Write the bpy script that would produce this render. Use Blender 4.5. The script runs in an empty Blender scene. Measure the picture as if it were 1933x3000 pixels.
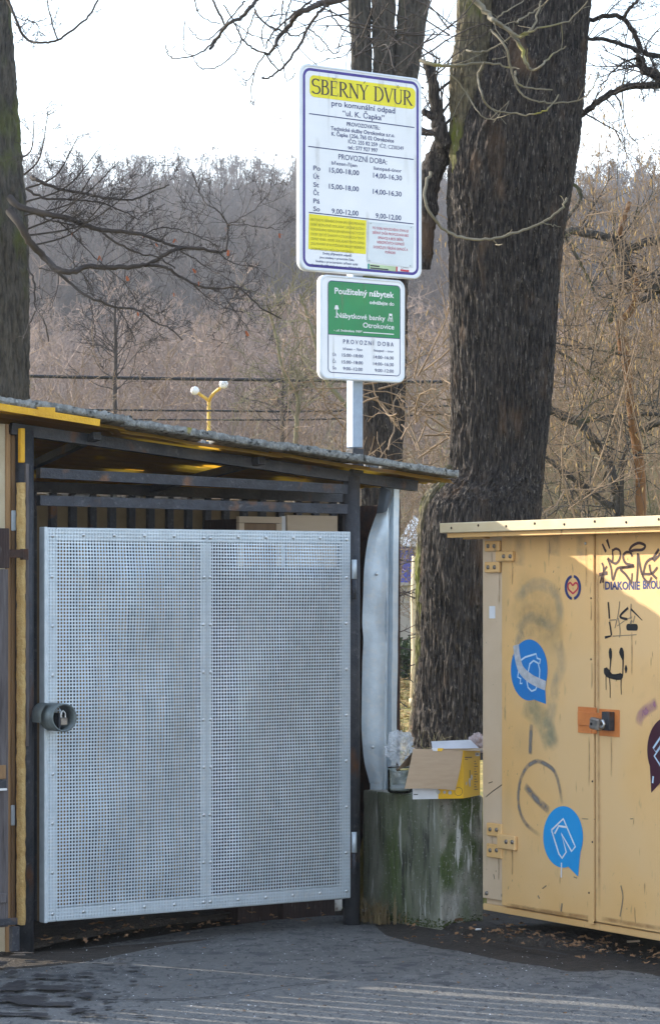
import bpy, math, random
import numpy as np
from mathutils import Vector, noise
R = math.radians
rng = random.Random(11)

# ------------------------------------------------------------------ camera, sky, sun, exposure
sc = bpy.context.scene
col = sc.collection
F = 8000.0                      # focal length in photo pixels (long phone zoom), photo 1933 x 3000
CAMH, HOR, CX = 1.6, 1720.0, 966.5
cam = bpy.data.cameras.new('camera')
cam.sensor_fit = 'HORIZONTAL'; cam.sensor_width = 36.0; cam.lens = 36.0 * F / 1933.0
cam.shift_y = (HOR - 1500.0) / 1933.0
cam.clip_start = 0.1; cam.clip_end = 3000
camo = bpy.data.objects.new('camera', cam); col.objects.link(camo)
camo.location = (0, 0, CAMH); camo.rotation_euler = (R(90), 0, 0)
sc.camera = camo

SUN_H = Vector((-0.88, 0.475, 0)).normalized()      # horizontal direction towards the sun
SUN_E = R(22.0)
sun = bpy.data.lights.new('sun', 'SUN'); sun.energy = 3.1; sun.angle = R(0.53); sun.color = (1.0, 0.90, 0.76)
suno = bpy.data.objects.new('sun', sun); col.objects.link(suno)
to_sun = (SUN_H * math.cos(SUN_E) + Vector((0, 0, math.sin(SUN_E))))
suno.rotation_euler = to_sun.to_track_quat('Z', 'Y').to_euler()
suno.location = to_sun * 60

world = bpy.data.worlds.new('World'); sc.world = world; world.use_nodes = True
wn = world.node_tree; wn.nodes.clear()
def wnode(t, **k):
    n = wn.nodes.new(t)
    for a, b in k.items(): setattr(n, a, b)
    return n
sky = wnode('ShaderNodeTexSky', sky_type='NISHITA', sun_disc=False)
sky.sun_elevation = SUN_E
sky.sun_rotation = math.atan2(SUN_H.x, SUN_H.y)
sky.air_density = 1.2; sky.dust_density = 1.0; sky.ozone_density = 2.2
bg = wnode('ShaderNodeBackground'); bg.inputs['Strength'].default_value = 0.14
wo = wnode('ShaderNodeOutputWorld')
# thin broken cloud over the whole sky, denser towards the horizon as cloud decks are
tc = wnode('ShaderNodeTexCoord')
sep = wnode('ShaderNodeSeparateXYZ')
wn.links.new(tc.outputs['Generated'], sep.inputs[0])
mz = wnode('ShaderNodeMath', operation='MAXIMUM'); mz.inputs[1].default_value = 0.0
wn.links.new(sep.outputs['Z'], mz.inputs[0])
az = wnode('ShaderNodeMath', operation='ADD'); az.inputs[1].default_value = 0.16
wn.links.new(mz.outputs[0], az.inputs[0])
dv = wnode('ShaderNodeVectorMath', operation='DIVIDE')
cmb = wnode('ShaderNodeCombineXYZ')
for i in range(3): wn.links.new(az.outputs[0], cmb.inputs[i])
wn.links.new(tc.outputs['Generated'], dv.inputs[0]); wn.links.new(cmb.outputs[0], dv.inputs[1])
ns = wnode('ShaderNodeTexNoise'); ns.inputs['Scale'].default_value = 1.3; ns.inputs['Detail'].default_value = 6; ns.inputs['Roughness'].default_value = 0.55
wn.links.new(dv.outputs[0], ns.inputs['Vector'])
mr = wnode('ShaderNodeMapRange'); mr.inputs['From Min'].default_value = 0.36; mr.inputs['From Max'].default_value = 0.62
mr.inputs['To Min'].default_value = 0.0; mr.inputs['To Max'].default_value = 0.32
wn.links.new(ns.outputs['Fac'], mr.inputs['Value'])
hzn = wnode('ShaderNodeMapRange', interpolation_type='SMOOTHSTEP'); hzn.inputs['From Min'].default_value = 0.0; hzn.inputs['From Max'].default_value = 0.34
hzn.inputs['To Min'].default_value = 0.85; hzn.inputs['To Max'].default_value = 0.0
wn.links.new(mz.outputs[0], hzn.inputs['Value'])
mxx = wnode('ShaderNodeMath', operation='MAXIMUM'); wn.links.new(mr.outputs[0], mxx.inputs[0]); wn.links.new(hzn.outputs[0], mxx.inputs[1])
mix = wnode('ShaderNodeMix', data_type='RGBA')
wn.links.new(mxx.outputs[0], mix.inputs[0])
wn.links.new(sky.outputs[0], mix.inputs[6])
mix.inputs[7].default_value = (7.6, 7.9, 8.5, 1)
wn.links.new(mix.outputs[2], bg.inputs[0]); wn.links.new(bg.outputs[0], wo.inputs[0])

vs = sc.view_settings
vs.view_transform = 'Standard'; vs.look = 'None'; vs.exposure = 1.6; vs.gamma = 1.0; vs.use_curve_mapping = False
sc.render.engine = 'CYCLES'
sc.cycles.use_denoising = True; sc.cycles.use_light_tree = False
sc.cycles.max_bounces = 6; sc.cycles.diffuse_bounces = 2; sc.cycles.glossy_bounces = 2
sc.cycles.use_adaptive_sampling = True; sc.cycles.adaptive_threshold = 0.02
sc.cycles.transmission_bounces = 6; sc.cycles.transparent_max_bounces = 10; sc.cycles.volume_bounces = 0
sc.cycles.sample_clamp_indirect = 6

# ------------------------------------------------------------------ helpers
def P(x, y, d):
    """the point at distance d that the photograph shows at pixel (x, y): how the place was measured"""
    return Vector(((x - CX) / F * d, d, CAMH - (y - HOR) / F * d))

class MB:
    def __init__(s): s.v = []; s.f = []
    def quad(s, a, b, c, d):
        n = len(s.v); s.v += [tuple(a), tuple(b), tuple(c), tuple(d)]; s.f.append((n, n+1, n+2, n+3)); return s
    def poly(s, pts):
        n = len(s.v); s.v += [tuple(p) for p in pts]; s.f.append(tuple(range(n, n+len(pts)))); return s
    def box(s, x0, x1, y0, y1, z0, z1, bev=0.0):
        n = len(s.v)
        if bev <= 0:
            s.v += [(x0,y0,z0),(x1,y0,z0),(x1,y1,z0),(x0,y1,z0),(x0,y0,z1),(x1,y0,z1),(x1,y1,z1),(x0,y1,z1)]
            for q in ((0,3,2,1),(4,5,6,7),(0,1,5,4),(1,2,6,5),(2,3,7,6),(3,0,4,7)): s.f.append(tuple(n+i for i in q))
            return s
        b = bev
        X = (x0, x1); Y = (y0, y1); Z = (z0, z1); sg = (1, -1)
        idx = {}
        for i in (0,1):
            for j in (0,1):
                for k in (0,1):
                    for ax in range(3):
                        p = [X[i], Y[j], Z[k]]
                        o = [sg[i]*b, sg[j]*b, sg[k]*b]
                        q = [p[m] + (o[m] if m != ax else 0) for m in range(3)]
                        idx[i,j,k,ax] = len(s.v); s.v.append(tuple(q))
        def face(*ks): s.f.append(tuple(idx[k] for k in ks))
        for i in (0,1):
            t = [(i,0,0,0),(i,0,1,0),(i,1,1,0),(i,1,0,0)]; face(*(t if i == 0 else t[::-1]))
            t = [(0,i,0,1),(1,i,0,1),(1,i,1,1),(0,i,1,1)]; face(*(t if i == 0 else t[::-1]))
            t = [(0,0,i,2),(0,1,i,2),(1,1,i,2),(1,0,i,2)]; face(*(t if i == 0 else t[::-1]))
        for i in (0,1):
            for j in (0,1):
                a = (i+j) % 2
                t = [(i,j,0,0),(i,j,1,0),(i,j,1,1),(i,j,0,1)]; face(*(t[::-1] if a == 0 else t))
                t = [(i,0,j,0),(i,1,j,0),(i,1,j,2),(i,0,j,2)]; face(*(t if a == 0 else t[::-1]))
                t = [(0,i,j,1),(1,i,j,1),(1,i,j,2),(0,i,j,2)]; face(*(t[::-1] if a == 0 else t))
        for i in (0,1):
            for j in (0,1):
                for k in (0,1):
                    t = [(i,j,k,0),(i,j,k,1),(i,j,k,2)]; face(*(t if (i+j+k) % 2 == 0 else t[::-1]))
        return s
    def beam(s, a, b, w, h, up=(0,0,1)):
        a = Vector(a); b = Vector(b); t = (b-a).normalized(); u = Vector(up)
        sd = t.cross(u).normalized()*w/2; uu = sd.cross(t).normalized()*h/2
        n = len(s.v)
        for p in (a, b): s.v += [tuple(p-sd-uu), tuple(p+sd-uu), tuple(p+sd+uu), tuple(p-sd+uu)]
        for q in ((0,1,2,3),(7,6,5,4),(4,5,1,0),(5,6,2,1),(6,7,3,2),(7,4,0,3)): s.f.append(tuple(n+i for i in q))
        return s
    def tube(s, pts, rad, n=5, cap=False):
        m = len(pts); base = len(s.v); ref = None
        for i in range(m):
            p = pts[i]
            a = pts[i-1] if i > 0 else p
            b = pts[i+1] if i < m-1 else p
            tx, ty, tz = b[0]-a[0], b[1]-a[1], b[2]-a[2]
            l = math.sqrt(tx*tx+ty*ty+tz*tz) or 1e-9
            tx /= l; ty /= l; tz /= l
            if ref is None: ref = (1.0, 0.0, 0.0) if abs(tx) < 0.7 else (0.0, 0.0, 1.0)
            k = ref[0]*tx+ref[1]*ty+ref[2]*tz
            ux, uy, uz = ref[0]-k*tx, ref[1]-k*ty, ref[2]-k*tz
            l = math.sqrt(ux*ux+uy*uy+uz*uz) or 1e-9
            ux /= l; uy /= l; uz /= l; ref = (ux, uy, uz)
            vx, vy, vz = ty*uz-tz*uy, tz*ux-tx*uz, tx*uy-ty*ux
            r = rad[i] if hasattr(rad, '__len__') else rad
            for c_, s_ in CIRC[n]:
                s.v.append((p[0]+r*(c_*ux+s_*vx), p[1]+r*(c_*uy+s_*vy), p[2]+r*(c_*uz+s_*vz)))
        for i in range(m-1):
            o = base+i*n
            for j in range(n):
                k = (j+1) % n
                s.f.append((o+j, o+k, o+n+k, o+n+j))
        if cap:
            s.f.append(tuple(base+n-1-j for j in range(n))); s.f.append(tuple(base+(m-1)*n+j for j in range(n)))
        return s
    def lathe(s, c, prof, n=16, axis='z'):
        base = len(s.v)
        for (r, h) in prof:
            for j in range(n):
                a = 2*math.pi*j/n
                if axis == 'z': q = (c[0]+r*math.cos(a), c[1]+r*math.sin(a), c[2]+h)
                else: q = (c[0]+r*math.cos(a), c[1]-h, c[2]+r*math.sin(a))
                s.v.append(q)
        for i in range(len(prof)-1):
            for j in range(n):
                k = (j+1) % n
                s.f.append((base+i*n+j, base+i*n+k, base+(i+1)*n+k, base+(i+1)*n+j))
        return s
    def disc(s, c, r, n=16, rx=None):
        s.poly([(c[0]+(rx or r)*math.cos(2*math.pi*j/n), c[1], c[2]+r*math.sin(2*math.pi*j/n)) for j in range(n)]); return s
    def mesh(s, name, mat, smooth=False):
        me = bpy.data.meshes.new(name); me.from_pydata(s.v, [], s.f)
        if mat: me.materials.append(mat)
        if smooth: me.shade_smooth()
        me.update(); return me
    def build(s, name, mat, parent=None, smooth=False):
        o = bpy.data.objects.new(name, s.mesh(name, mat, smooth)); col.objects.link(o)
        if parent: o.parent = parent
        return o
CIRC = {n: [(math.cos(2*math.pi*j/n), math.sin(2*math.pi*j/n)) for j in range(n)] for n in range(3, 65)}

def tag(o, label=None, cat=None, group=None, kind=None):
    if label: o['label'] = label
    if cat: o['category'] = cat
    if group: o['group'] = group
    if kind: o['kind'] = kind
    return o
def empty(name, loc=(0,0,0), rz=0.0):
    o = bpy.data.objects.new(name, None); col.objects.link(o); o.location = loc; o.rotation_euler = (0,0,rz)
    o.empty_display_size = 0.1
    return o
def inst(name, me, parent, loc=(0,0,0), rot=(0,0,0), scale=(1,1,1)):
    o = bpy.data.objects.new(name, me); col.objects.link(o); o.parent = parent
    o.location = loc; o.rotation_euler = rot; o.scale = scale
    return o
def smoothstep(a, b, x):
    t = min(1, max(0, (x-a)/(b-a))); return t*t*(3-2*t)

# ------------------------------------------------------------------ materials (procedural)
def mat(name, c1, c2=None, scale=8.0, rough=0.7, metal=0.0, bump=0.0, bscale=None, stretch=(1,1,1), lo=0.35, hi=0.65, detail=3.5, spec=0.4, coords='Object', extra=()):
    """two-tone noise material; extra: list of (colour, scale, lo, hi, stretch) further stain layers"""
    m = bpy.data.materials.new(name); m.use_nodes = True
    t = m.node_tree; n = t.nodes; L = t.links
    b = n['Principled BSDF']
    b.inputs['Roughness'].default_value = rough; b.inputs['Metallic'].default_value = metal
    b.inputs['Specular IOR Level'].default_value = spec
    tcn = n.new('ShaderNodeTexCoord')
    def noise_fac(sc_, lo_, hi_, st, det=detail, seed=0.0):
        mp = n.new('ShaderNodeMapping'); mp.inputs['Scale'].default_value = st; mp.inputs['Location'].default_value = (seed, seed*1.7, seed*0.6)
        L.new(tcn.outputs[coords], mp.inputs[0])
        nz = n.new('ShaderNodeTexNoise'); nz.inputs['Scale'].default_value = sc_; nz.inputs['Detail'].default_value = det; nz.inputs['Roughness'].default_value = 0.62
        L.new(mp.outputs[0], nz.inputs['Vector'])
        r = n.new('ShaderNodeMapRange'); r.inputs['From Min'].default_value = lo_; r.inputs['From Max'].default_value = hi_
        L.new(nz.outputs['Fac'], r.inputs['Value'])
        return r.outputs[0], nz.outputs['Fac']
    if c2 is None: c2 = tuple(x*0.82 for x in c1)
    fac, raw = noise_fac(scale, lo, hi, stretch)
    mx = n.new('ShaderNodeMix'); mx.data_type = 'RGBA'
    L.new(fac, mx.inputs[0]); mx.inputs[6].default_value = (*c1, 1); mx.inputs[7].default_value = (*c2, 1)
    out = mx.outputs[2]
    for i, e in enumerate(extra):
        cc, s2, l2, h2, st2 = e
        f2, _ = noise_fac(s2, l2, h2, st2, 2.5, seed=3.1*(i+1))
        m2 = n.new('ShaderNodeMix'); m2.data_type = 'RGBA'
        L.new(f2, m2.inputs[0]); L.new(out, m2.inputs[6]); m2.inputs[7].default_value = (*cc, 1); out = m2.outputs[2]
    L.new(out, b.inputs['Base Color'])
    if bump:
        _, rb = noise_fac(bscale or scale*4, 0, 1, stretch, 2.5, 7.7)
        bp = n.new('ShaderNodeBump'); bp.inputs['Strength'].default_value = bump; bp.inputs['Distance'].default_value = 0.02
        L.new(rb, bp.inputs['Height']); L.new(bp.outputs[0], b.inputs['Normal'])
    return m

M = {}
M['galv'] = mat('galvanised_steel', (0.60,0.68,0.74), (0.50,0.58,0.64), 14, 0.42, 0.28, 0.08, 60, extra=[((0.62,0.66,0.68), 40, 0.5, 0.7, (1,1,1)), ((0.44,0.50,0.54), 3, 0.55, 0.8, (1,1,0.4))])
M['galv_frame'] = mat('galvanised_frame', (0.55,0.61,0.65), (0.46,0.52,0.56), 20, 0.45, 0.3, 0.05, 80)
M['post_galv'] = mat('post_galvanised', (0.30,0.37,0.46), (0.25,0.31,0.39), 20, 0.5, 0.25, 0.05, 80)
M['lockpipe'] = mat('lock_pipe_steel', (0.17,0.20,0.20), (0.11,0.13,0.13), 20, 0.5, 0.3, 0.1, 60)
M['zinc_bolt'] = mat('zinc_bolt', (0.75,0.77,0.78), (0.55,0.57,0.58), 60, 0.3, 0.9)
M['darksteel'] = mat('old_dark_steel', (0.030,0.034,0.042), (0.060,0.060,0.065), 9, 0.62, 0.25, 0.25, 60, extra=[((0.12,0.055,0.025), 7, 0.60, 0.74, (1,1,0.6)), ((0.10,0.10,0.105), 25, 0.62, 0.75, (1,1,1))])
M['greysteel'] = mat('weathered_steel_and_rib_shade', (0.050,0.054,0.066), (0.032,0.034,0.041), 14, 0.6, 0.3, 0.25, 70, extra=[((0.17,0.09,0.05), 9, 0.60, 0.74, (1,1,1)), ((0.10,0.10,0.105), 45, 0.60, 0.72, (1,1,1))])
M['rust'] = mat('rusty_steel', (0.075,0.035,0.022), (0.035,0.022,0.018), 25, 0.85, 0.1, 0.3, 90)
M['signback'] = mat('sign_aluminium', (0.62,0.65,0.68), (0.55,0.58,0.61), 12, 0.35, 0.5)
M['signrim'] = mat('sign_edge', (0.70,0.73,0.77), (0.62,0.66,0.70), 10, 0.35, 0.15)
M['signwhite'] = mat('sign_white_film', (0.80,0.81,0.83), (0.74,0.755,0.78), 3, 0.32, 0.0, extra=[((0.62,0.63,0.62), 9, 0.66, 0.85, (1,1,0.25))])
M['signwhite2'] = mat('small_sign_white_film', (0.82,0.83,0.84), (0.76,0.77,0.79), 3, 0.32)
M['purple'] = mat('purple_print', (0.055,0.035,0.26), (0.045,0.03,0.22), 10, 0.4)
M['navy'] = mat('navy_print', (0.030,0.045,0.16), (0.026,0.04,0.14), 10, 0.45)
M['yellowprint'] = mat('yellow_print', (0.80,0.70,0.015), (0.74,0.64,0.01), 6, 0.4)
M['ink'] = mat('dark_ink', (0.035,0.022,0.045), None, 10, 0.5)
M['olive_ink'] = mat('faded_ink', (0.30,0.27,0.03), None, 10, 0.5)
M['pink_ink'] = mat('pink_ink', (0.55,0.10,0.16), None, 10, 0.5)
M['paper'] = mat('laminated_paper', (0.66,0.70,0.72), (0.60,0.65,0.68), 7, 0.25, 0, 0.1, 20)
M['palegreen'] = mat('pale_green_sticker', (0.50,0.64,0.38), None, 10, 0.4)
M['teal'] = mat('teal_print', (0.02,0.30,0.28), None, 10, 0.4)
M['red'] = mat('red_print', (0.55,0.03,0.06), None, 10, 0.4)
M['green'] = mat('green_print', (0.012,0.24,0.075), (0.015,0.20,0.065), 5, 0.35, extra=[((0.04,0.26,0.05), 3, 0.55, 0.8, (1,1,1))])
M['white_ink'] = mat('white_print', (0.82,0.83,0.84), None, 10, 0.4)
M['concrete'] = mat('mossy_concrete', (0.34,0.33,0.29), (0.21,0.21,0.17), 7, 0.92, 0, 0.6, 45, (1,1,0.55), 0.38, 0.62,
    extra=[((0.065,0.095,0.03), 4.5, 0.49, 0.62, (1,1,0.55)), ((0.08,0.082,0.068), 15, 0.58, 0.72, (1,1,0.22)), ((0.52,0.52,0.48), 24, 0.635, 0.68, (1,1,0.10)), ((0.36,0.36,0.33), 80, 0.60, 0.70, (1,1,0.8)), ((0.04,0.042,0.036), 95, 0.64, 0.70, (1,1,0.9))])
M['concrete_green_shade'] = mat('green_stained_shaded_concrete', (0.22,0.22,0.17), (0.11,0.12,0.075), 8, 0.94, 0, 0.6, 45, (1,1,0.28), 0.38, 0.62,
    extra=[((0.070,0.095,0.032), 3.5, 0.49, 0.66, (1,1,0.5)), ((0.040,0.042,0.032), 20, 0.55, 0.68, (1,1,0.16)), ((0.38,0.38,0.33), 30, 0.62, 0.68, (1,1,0.09)), ((0.26,0.26,0.22), 80, 0.61, 0.70, (1,1,0.8))])
M['moss'] = mat('moss', (0.035,0.055,0.012), (0.07,0.085,0.02), 40, 0.95, 0, 0.4, 120)
M['yellowpaint'] = mat('container_cream_paint', (0.80,0.485,0.19), (0.74,0.44,0.165), 3.0, 0.40, 0, 0.12, 6,
    extra=[((0.47,0.32,0.15), 2.2, 0.58, 0.80, (1,1,0.4)), ((0.44,0.28,0.12), 26, 0.64, 0.76, (1,1,0.35)), ((0.20,0.13,0.07), 60, 0.69, 0.73, (1,1,0.5)), ((0.76,0.49,0.225), 1.1, 0.45, 0.6, (1,1,1)), ((0.36,0.20,0.08), 34, 0.70, 0.74, (1,1,0.15))])
M['yellowpale'] = mat('container_pale_paint', (0.70,0.53,0.36), (0.64,0.47,0.30), 3.0, 0.42, 0, 0.03, 40,
    extra=[((0.50,0.36,0.2), 9, 0.64, 0.8, (1,1,0.35)), ((0.16,0.10,0.06), 50, 0.70, 0.725, (1,1,0.6))])
M['lidpaint'] = mat('container_lid_paint', (0.64,0.52,0.33), (0.60,0.47,0.27), 5.0, 0.42, 0, 0.02, 40, extra=[((0.30,0.30,0.34), 5, 0.68, 0.80, (1,1,1))])
M['orange'] = mat('orange_primer', (0.66,0.22,0.055), (0.56,0.17,0.04), 12, 0.6, 0, 0.1, 60)
M['brass'] = mat('padlock_metal', (0.30,0.27,0.24), (0.20,0.18,0.16), 40, 0.4, 0.8)
M['black'] = mat('black_marker_and_hollows', (0.012,0.011,0.012), None, 10, 0.6)
M['brown_marker'] = mat('brown_marker', (0.06,0.022,0.018), (0.045,0.018,0.016), 30, 0.5)
M['greymarker'] = mat('worn_marker', (0.20,0.15,0.10), (0.30,0.22,0.13), 50, 0.6)
M['blue_sticker'] = mat('blue_sticker', (0.012,0.20,0.55), (0.012,0.18,0.50), 6, 0.3)
M['cyan_sticker'] = mat('bright_blue_sticker', (0.012,0.32,0.70), (0.012,0.29,0.66), 6, 0.3)
M['maroon'] = mat('maroon_sticker', (0.055,0.008,0.022), None, 6, 0.3)
M['skyline'] = mat('pale_blue_print', (0.55,0.72,0.85), None, 6, 0.4)
M['cardboard'] = mat('cardboard', (0.44,0.325,0.215), (0.40,0.29,0.19), 12, 0.85, 0, 0.06, 90, (1,1,6))
M['boxyellow'] = mat('yellow_carton_print', (0.80,0.47,0.008), (0.76,0.43,0.006), 6, 0.4)
M['boxwhite'] = mat('white_carton_print', (0.72,0.73,0.76), None, 6, 0.4)
M['grey'] = mat('grey_print', (0.40,0.40,0.41), (0.55,0.55,0.56), 40, 0.5)
M['darkgrey'] = mat('dark_plastic', (0.03,0.03,0.033), None, 10, 0.5)
M['wood_old'] = mat('old_grey_wood', (0.13,0.115,0.115), (0.075,0.062,0.060), 12, 0.9, 0, 0.4, 40, (3,3,0.25), extra=[((0.035,0.028,0.028), 18, 0.60, 0.70, (3,3,0.15))])
M['wood_dark'] = mat('dark_stained_wood', (0.045,0.026,0.022), (0.03,0.018,0.016), 12, 0.8, 0, 0.4, 40, (3,3,0.25), extra=[((0.18,0.16,0.15), 30, 0.66, 0.72, (3,3,0.3))])
M['wood_brown'] = mat('brown_board', (0.34,0.20,0.09), (0.20,0.115,0.055), 8, 0.8, 0, 0.25, 40, (3,3,0.2), extra=[((0.10,0.06,0.04), 5, 0.58, 0.75, (1,1,0.4))])
M['foam'] = mat('yellowed_foam', (0.52,0.36,0.15), (0.42,0.26,0.09), 14, 0.95, 0, 0.6, 50)
M['creampanel'] = mat('cream_panel', (0.50,0.43,0.30), (0.44,0.36,0.24), 9, 0.8, 0, 0.2, 70)
M['roofcrust'] = mat('mossy_roofing', (0.31,0.315,0.30), (0.13,0.135,0.13), 26, 0.95, 0, 0.6, 90, extra=[((0.34,0.35,0.33), 45, 0.58, 0.70, (1,1,1)), ((0.03,0.032,0.03), 30, 0.58, 0.68, (1,1,1)), ((0.30,0.24,0.02), 6, 0.70, 0.76, (1,1,1))])
M['ochre'] = mat('ochre_cladding', (0.21,0.15,0.075), (0.15,0.105,0.052), 6, 0.7, 0, 0.1, 40)
M['fibreboard'] = mat('pale_fibreboard', (0.58,0.46,0.33), (0.53,0.41,0.29), 3, 0.6, 0, 0.02, 50, (1,1,6))
M['veneer'] = mat('brown_veneer', (0.22,0.13,0.06), (0.17,0.095,0.045), 5, 0.5, 0, 0.02, 50, (6,1,1))
M['whitemetal'] = mat('chipped_white_enamel', (0.72,0.70,0.66), (0.62,0.58,0.52), 12, 0.5, 0, 0.05, 50, extra=[((0.13,0.06,0.03), 12, 0.62, 0.70, (1,1,1))])
M['asphalt'] = mat('asphalt', (0.150,0.148,0.142), (0.112,0.111,0.108), 2.2, 0.9, 0, 0.8, 60,
    extra=[((0.085,0.086,0.087), 24, 0.54, 0.64, (1,0.35,1)), ((0.18,0.178,0.17), 28, 0.58, 0.68, (1,0.35,1)), ((0.15,0.15,0.145), 90, 0.56, 0.66, (1,0.3,1)), ((0.13,0.128,0.122), 0.9, 0.50, 0.66, (1,1,1)), ((0.045,0.046,0.05), 45, 0.60, 0.68, (1,0.3,1)), ((0.070,0.072,0.075), 7, 0.55, 0.66, (1,1,1)), ((0.32,0.31,0.28), 75, 0.71, 0.73, (1,0.25,1))])
M['asphalt_old'] = mat('older_asphalt', (0.162,0.159,0.151), (0.124,0.123,0.119), 3.0, 0.9, 0, 0.8, 55,
    extra=[((0.095,0.095,0.095), 22, 0.54, 0.64, (1,0.35,1)), ((0.20,0.195,0.185), 26, 0.58, 0.68, (1,0.35,1)), ((0.165,0.16,0.15), 80, 0.56, 0.66, (1,0.3,1)), ((0.050,0.050,0.052), 45, 0.60, 0.68, (1,0.3,1)), ((0.14,0.138,0.13), 6, 0.55, 0.66, (1,1,1)), ((0.34,0.33,0.30), 75, 0.71, 0.73, (1,0.25,1))])
M['tar'] = mat('dark_stain', (0.020,0.018,0.019), (0.034,0.032,0.034), 18, 0.75, 0, 0.3, 60)
M['soil'] = mat('dark_soil', (0.030,0.024,0.019), (0.052,0.042,0.033), 20, 0.95, 0, 0.8, 60, extra=[((0.09,0.065,0.04), 45, 0.64, 0.72, (1,1,1))])
M['lawn'] = mat('leafy_lawn', (0.12,0.14,0.028), (0.33,0.24,0.06), 1.6, 0.95, 0, 0.6, 20, extra=[((0.45,0.32,0.10), 5, 0.50, 0.62, (1,1,1)), ((0.05,0.08,0.015), 2.4, 0.6, 0.7, (1,1,1))])
M['forestfloor'] = mat('leaf_litter_floor', (0.105,0.080,0.062), (0.065,0.052,0.044), 0.25, 0.95, 0, 0.4, 2, extra=[((0.15,0.105,0.08), 1.2, 0.55, 0.7, (1,1,1))])
M['bark'] = mat('dark_bark', (0.052,0.042,0.036), (0.010,0.0085,0.008), 62, 0.95, 0, 1.0, 95, (1,1,0.17), 0.42, 0.58, extra=[((0.15,0.13,0.112), 80, 0.61, 0.67, (1,1,0.15)), ((0.10,0.062,0.038), 4, 0.56, 0.72, (1,1,0.5))])
M['bark_moss'] = mat('mossy_bark', (0.15,0.125,0.075), (0.045,0.038,0.028), 40, 0.95, 0, 0.7, 80, (1,1,0.35), extra=[((0.11,0.12,0.022), 5, 0.52, 0.66, (1,1,0.6)), ((0.20,0.18,0.12), 40, 0.60, 0.70, (1,1,0.3))])
M['bark_oak'] = mat('oak_bark', (0.095,0.085,0.070), (0.030,0.027,0.024), 36, 0.95, 0, 0.9, 90, (1,1,0.2), extra=[((0.075,0.088,0.02), 2.5, 0.56, 0.68, (1,1,0.5))])
M['twig_dark'] = mat('dark_twig', (0.060,0.048,0.042), (0.035,0.028,0.026), 6, 0.85)
M['twig_grey'] = mat('grey_twig', (0.20,0.175,0.125), (0.13,0.115,0.08), 5, 0.8, extra=[((0.20,0.18,0.04), 3, 0.58, 0.68, (1,1,1))])
M['twig_tan'] = mat('tan_twig', (0.30,0.21,0.13), (0.18,0.125,0.08), 3, 0.8)
M['twig_olive'] = mat('olive_twig', (0.21,0.185,0.10), (0.13,0.115,0.062), 3, 0.8)
M['twig_pink'] = mat('reddish_twig', (0.32,0.235,0.185), (0.21,0.155,0.125), 0.6, 0.85)
M['twig_hill'] = mat('hill_wood', (0.120,0.098,0.086), (0.075,0.062,0.056), 0.05, 0.9)
M['twig_hill2'] = mat('hill_wood_brown', (0.15,0.115,0.095), (0.10,0.078,0.068), 0.05, 0.9)
M['catkin'] = mat('catkin', (0.42,0.29,0.12), (0.33,0.21,0.08), 8, 0.85)
M['peeled'] = mat('peeled_orange_wood', (0.22,0.10,0.030), (0.13,0.062,0.022), 9, 0.75, 0, 0.4, 60, (1,1,0.3), extra=[((0.36,0.22,0.09), 22, 0.66, 0.74, (1,1,0.3)), ((0.10,0.055,0.025), 9, 0.62, 0.72, (1,1,0.4))])
M['leaf'] = mat('dry_leaf', (0.27,0.15,0.07), (0.17,0.09,0.045), 14, 0.85)
M['leaf_red'] = mat('rusty_oak_leaf', (0.40,0.12,0.045), (0.28,0.075,0.03), 14, 0.8)
M['cable'] = mat('black_cable', (0.012,0.012,0.013), None, 5, 0.6)
M['lampyellow'] = mat('yellow_lamp_paint', (0.62,0.38,0.04), (0.55,0.32,0.03), 5, 0.5)
M['lampwhite'] = mat('white_lamp_glass', (0.80,0.80,0.78), None, 5, 0.3)
M['blue'] = mat('blue_paint', (0.016,0.05,0.46), (0.014,0.045,0.40), 5, 0.45)
M['whitepaint'] = mat('white_paint', (0.78,0.78,0.78), None, 5, 0.5)
M['carglass'] = mat('car_glass', (0.01,0.012,0.02), None, 5, 0.08)
M['tyre'] = mat('tyre_rubber', (0.02,0.02,0.02), None, 5, 0.9)
M['palepost'] = mat('pale_post', (0.60,0.50,0.34), (0.52,0.42,0.27), 12, 0.85, 0, 0.2, 40)
M['palewall'] = mat('pale_render', (0.50,0.49,0.47), (0.44,0.43,0.41), 3, 0.9)
M['hedge'] = mat('evergreen_leaf', (0.028,0.060,0.018), (0.05,0.085,0.025), 4, 0.7)
M['grassblade'] = mat('grass_blade', (0.10,0.11,0.035), (0.22,0.17,0.07), 4, 0.85)
M['drygrass'] = mat('dry_grass', (0.22,0.16,0.075), (0.12,0.09,0.045), 4, 0.9)
M['padlock'] = M['brass']

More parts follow.
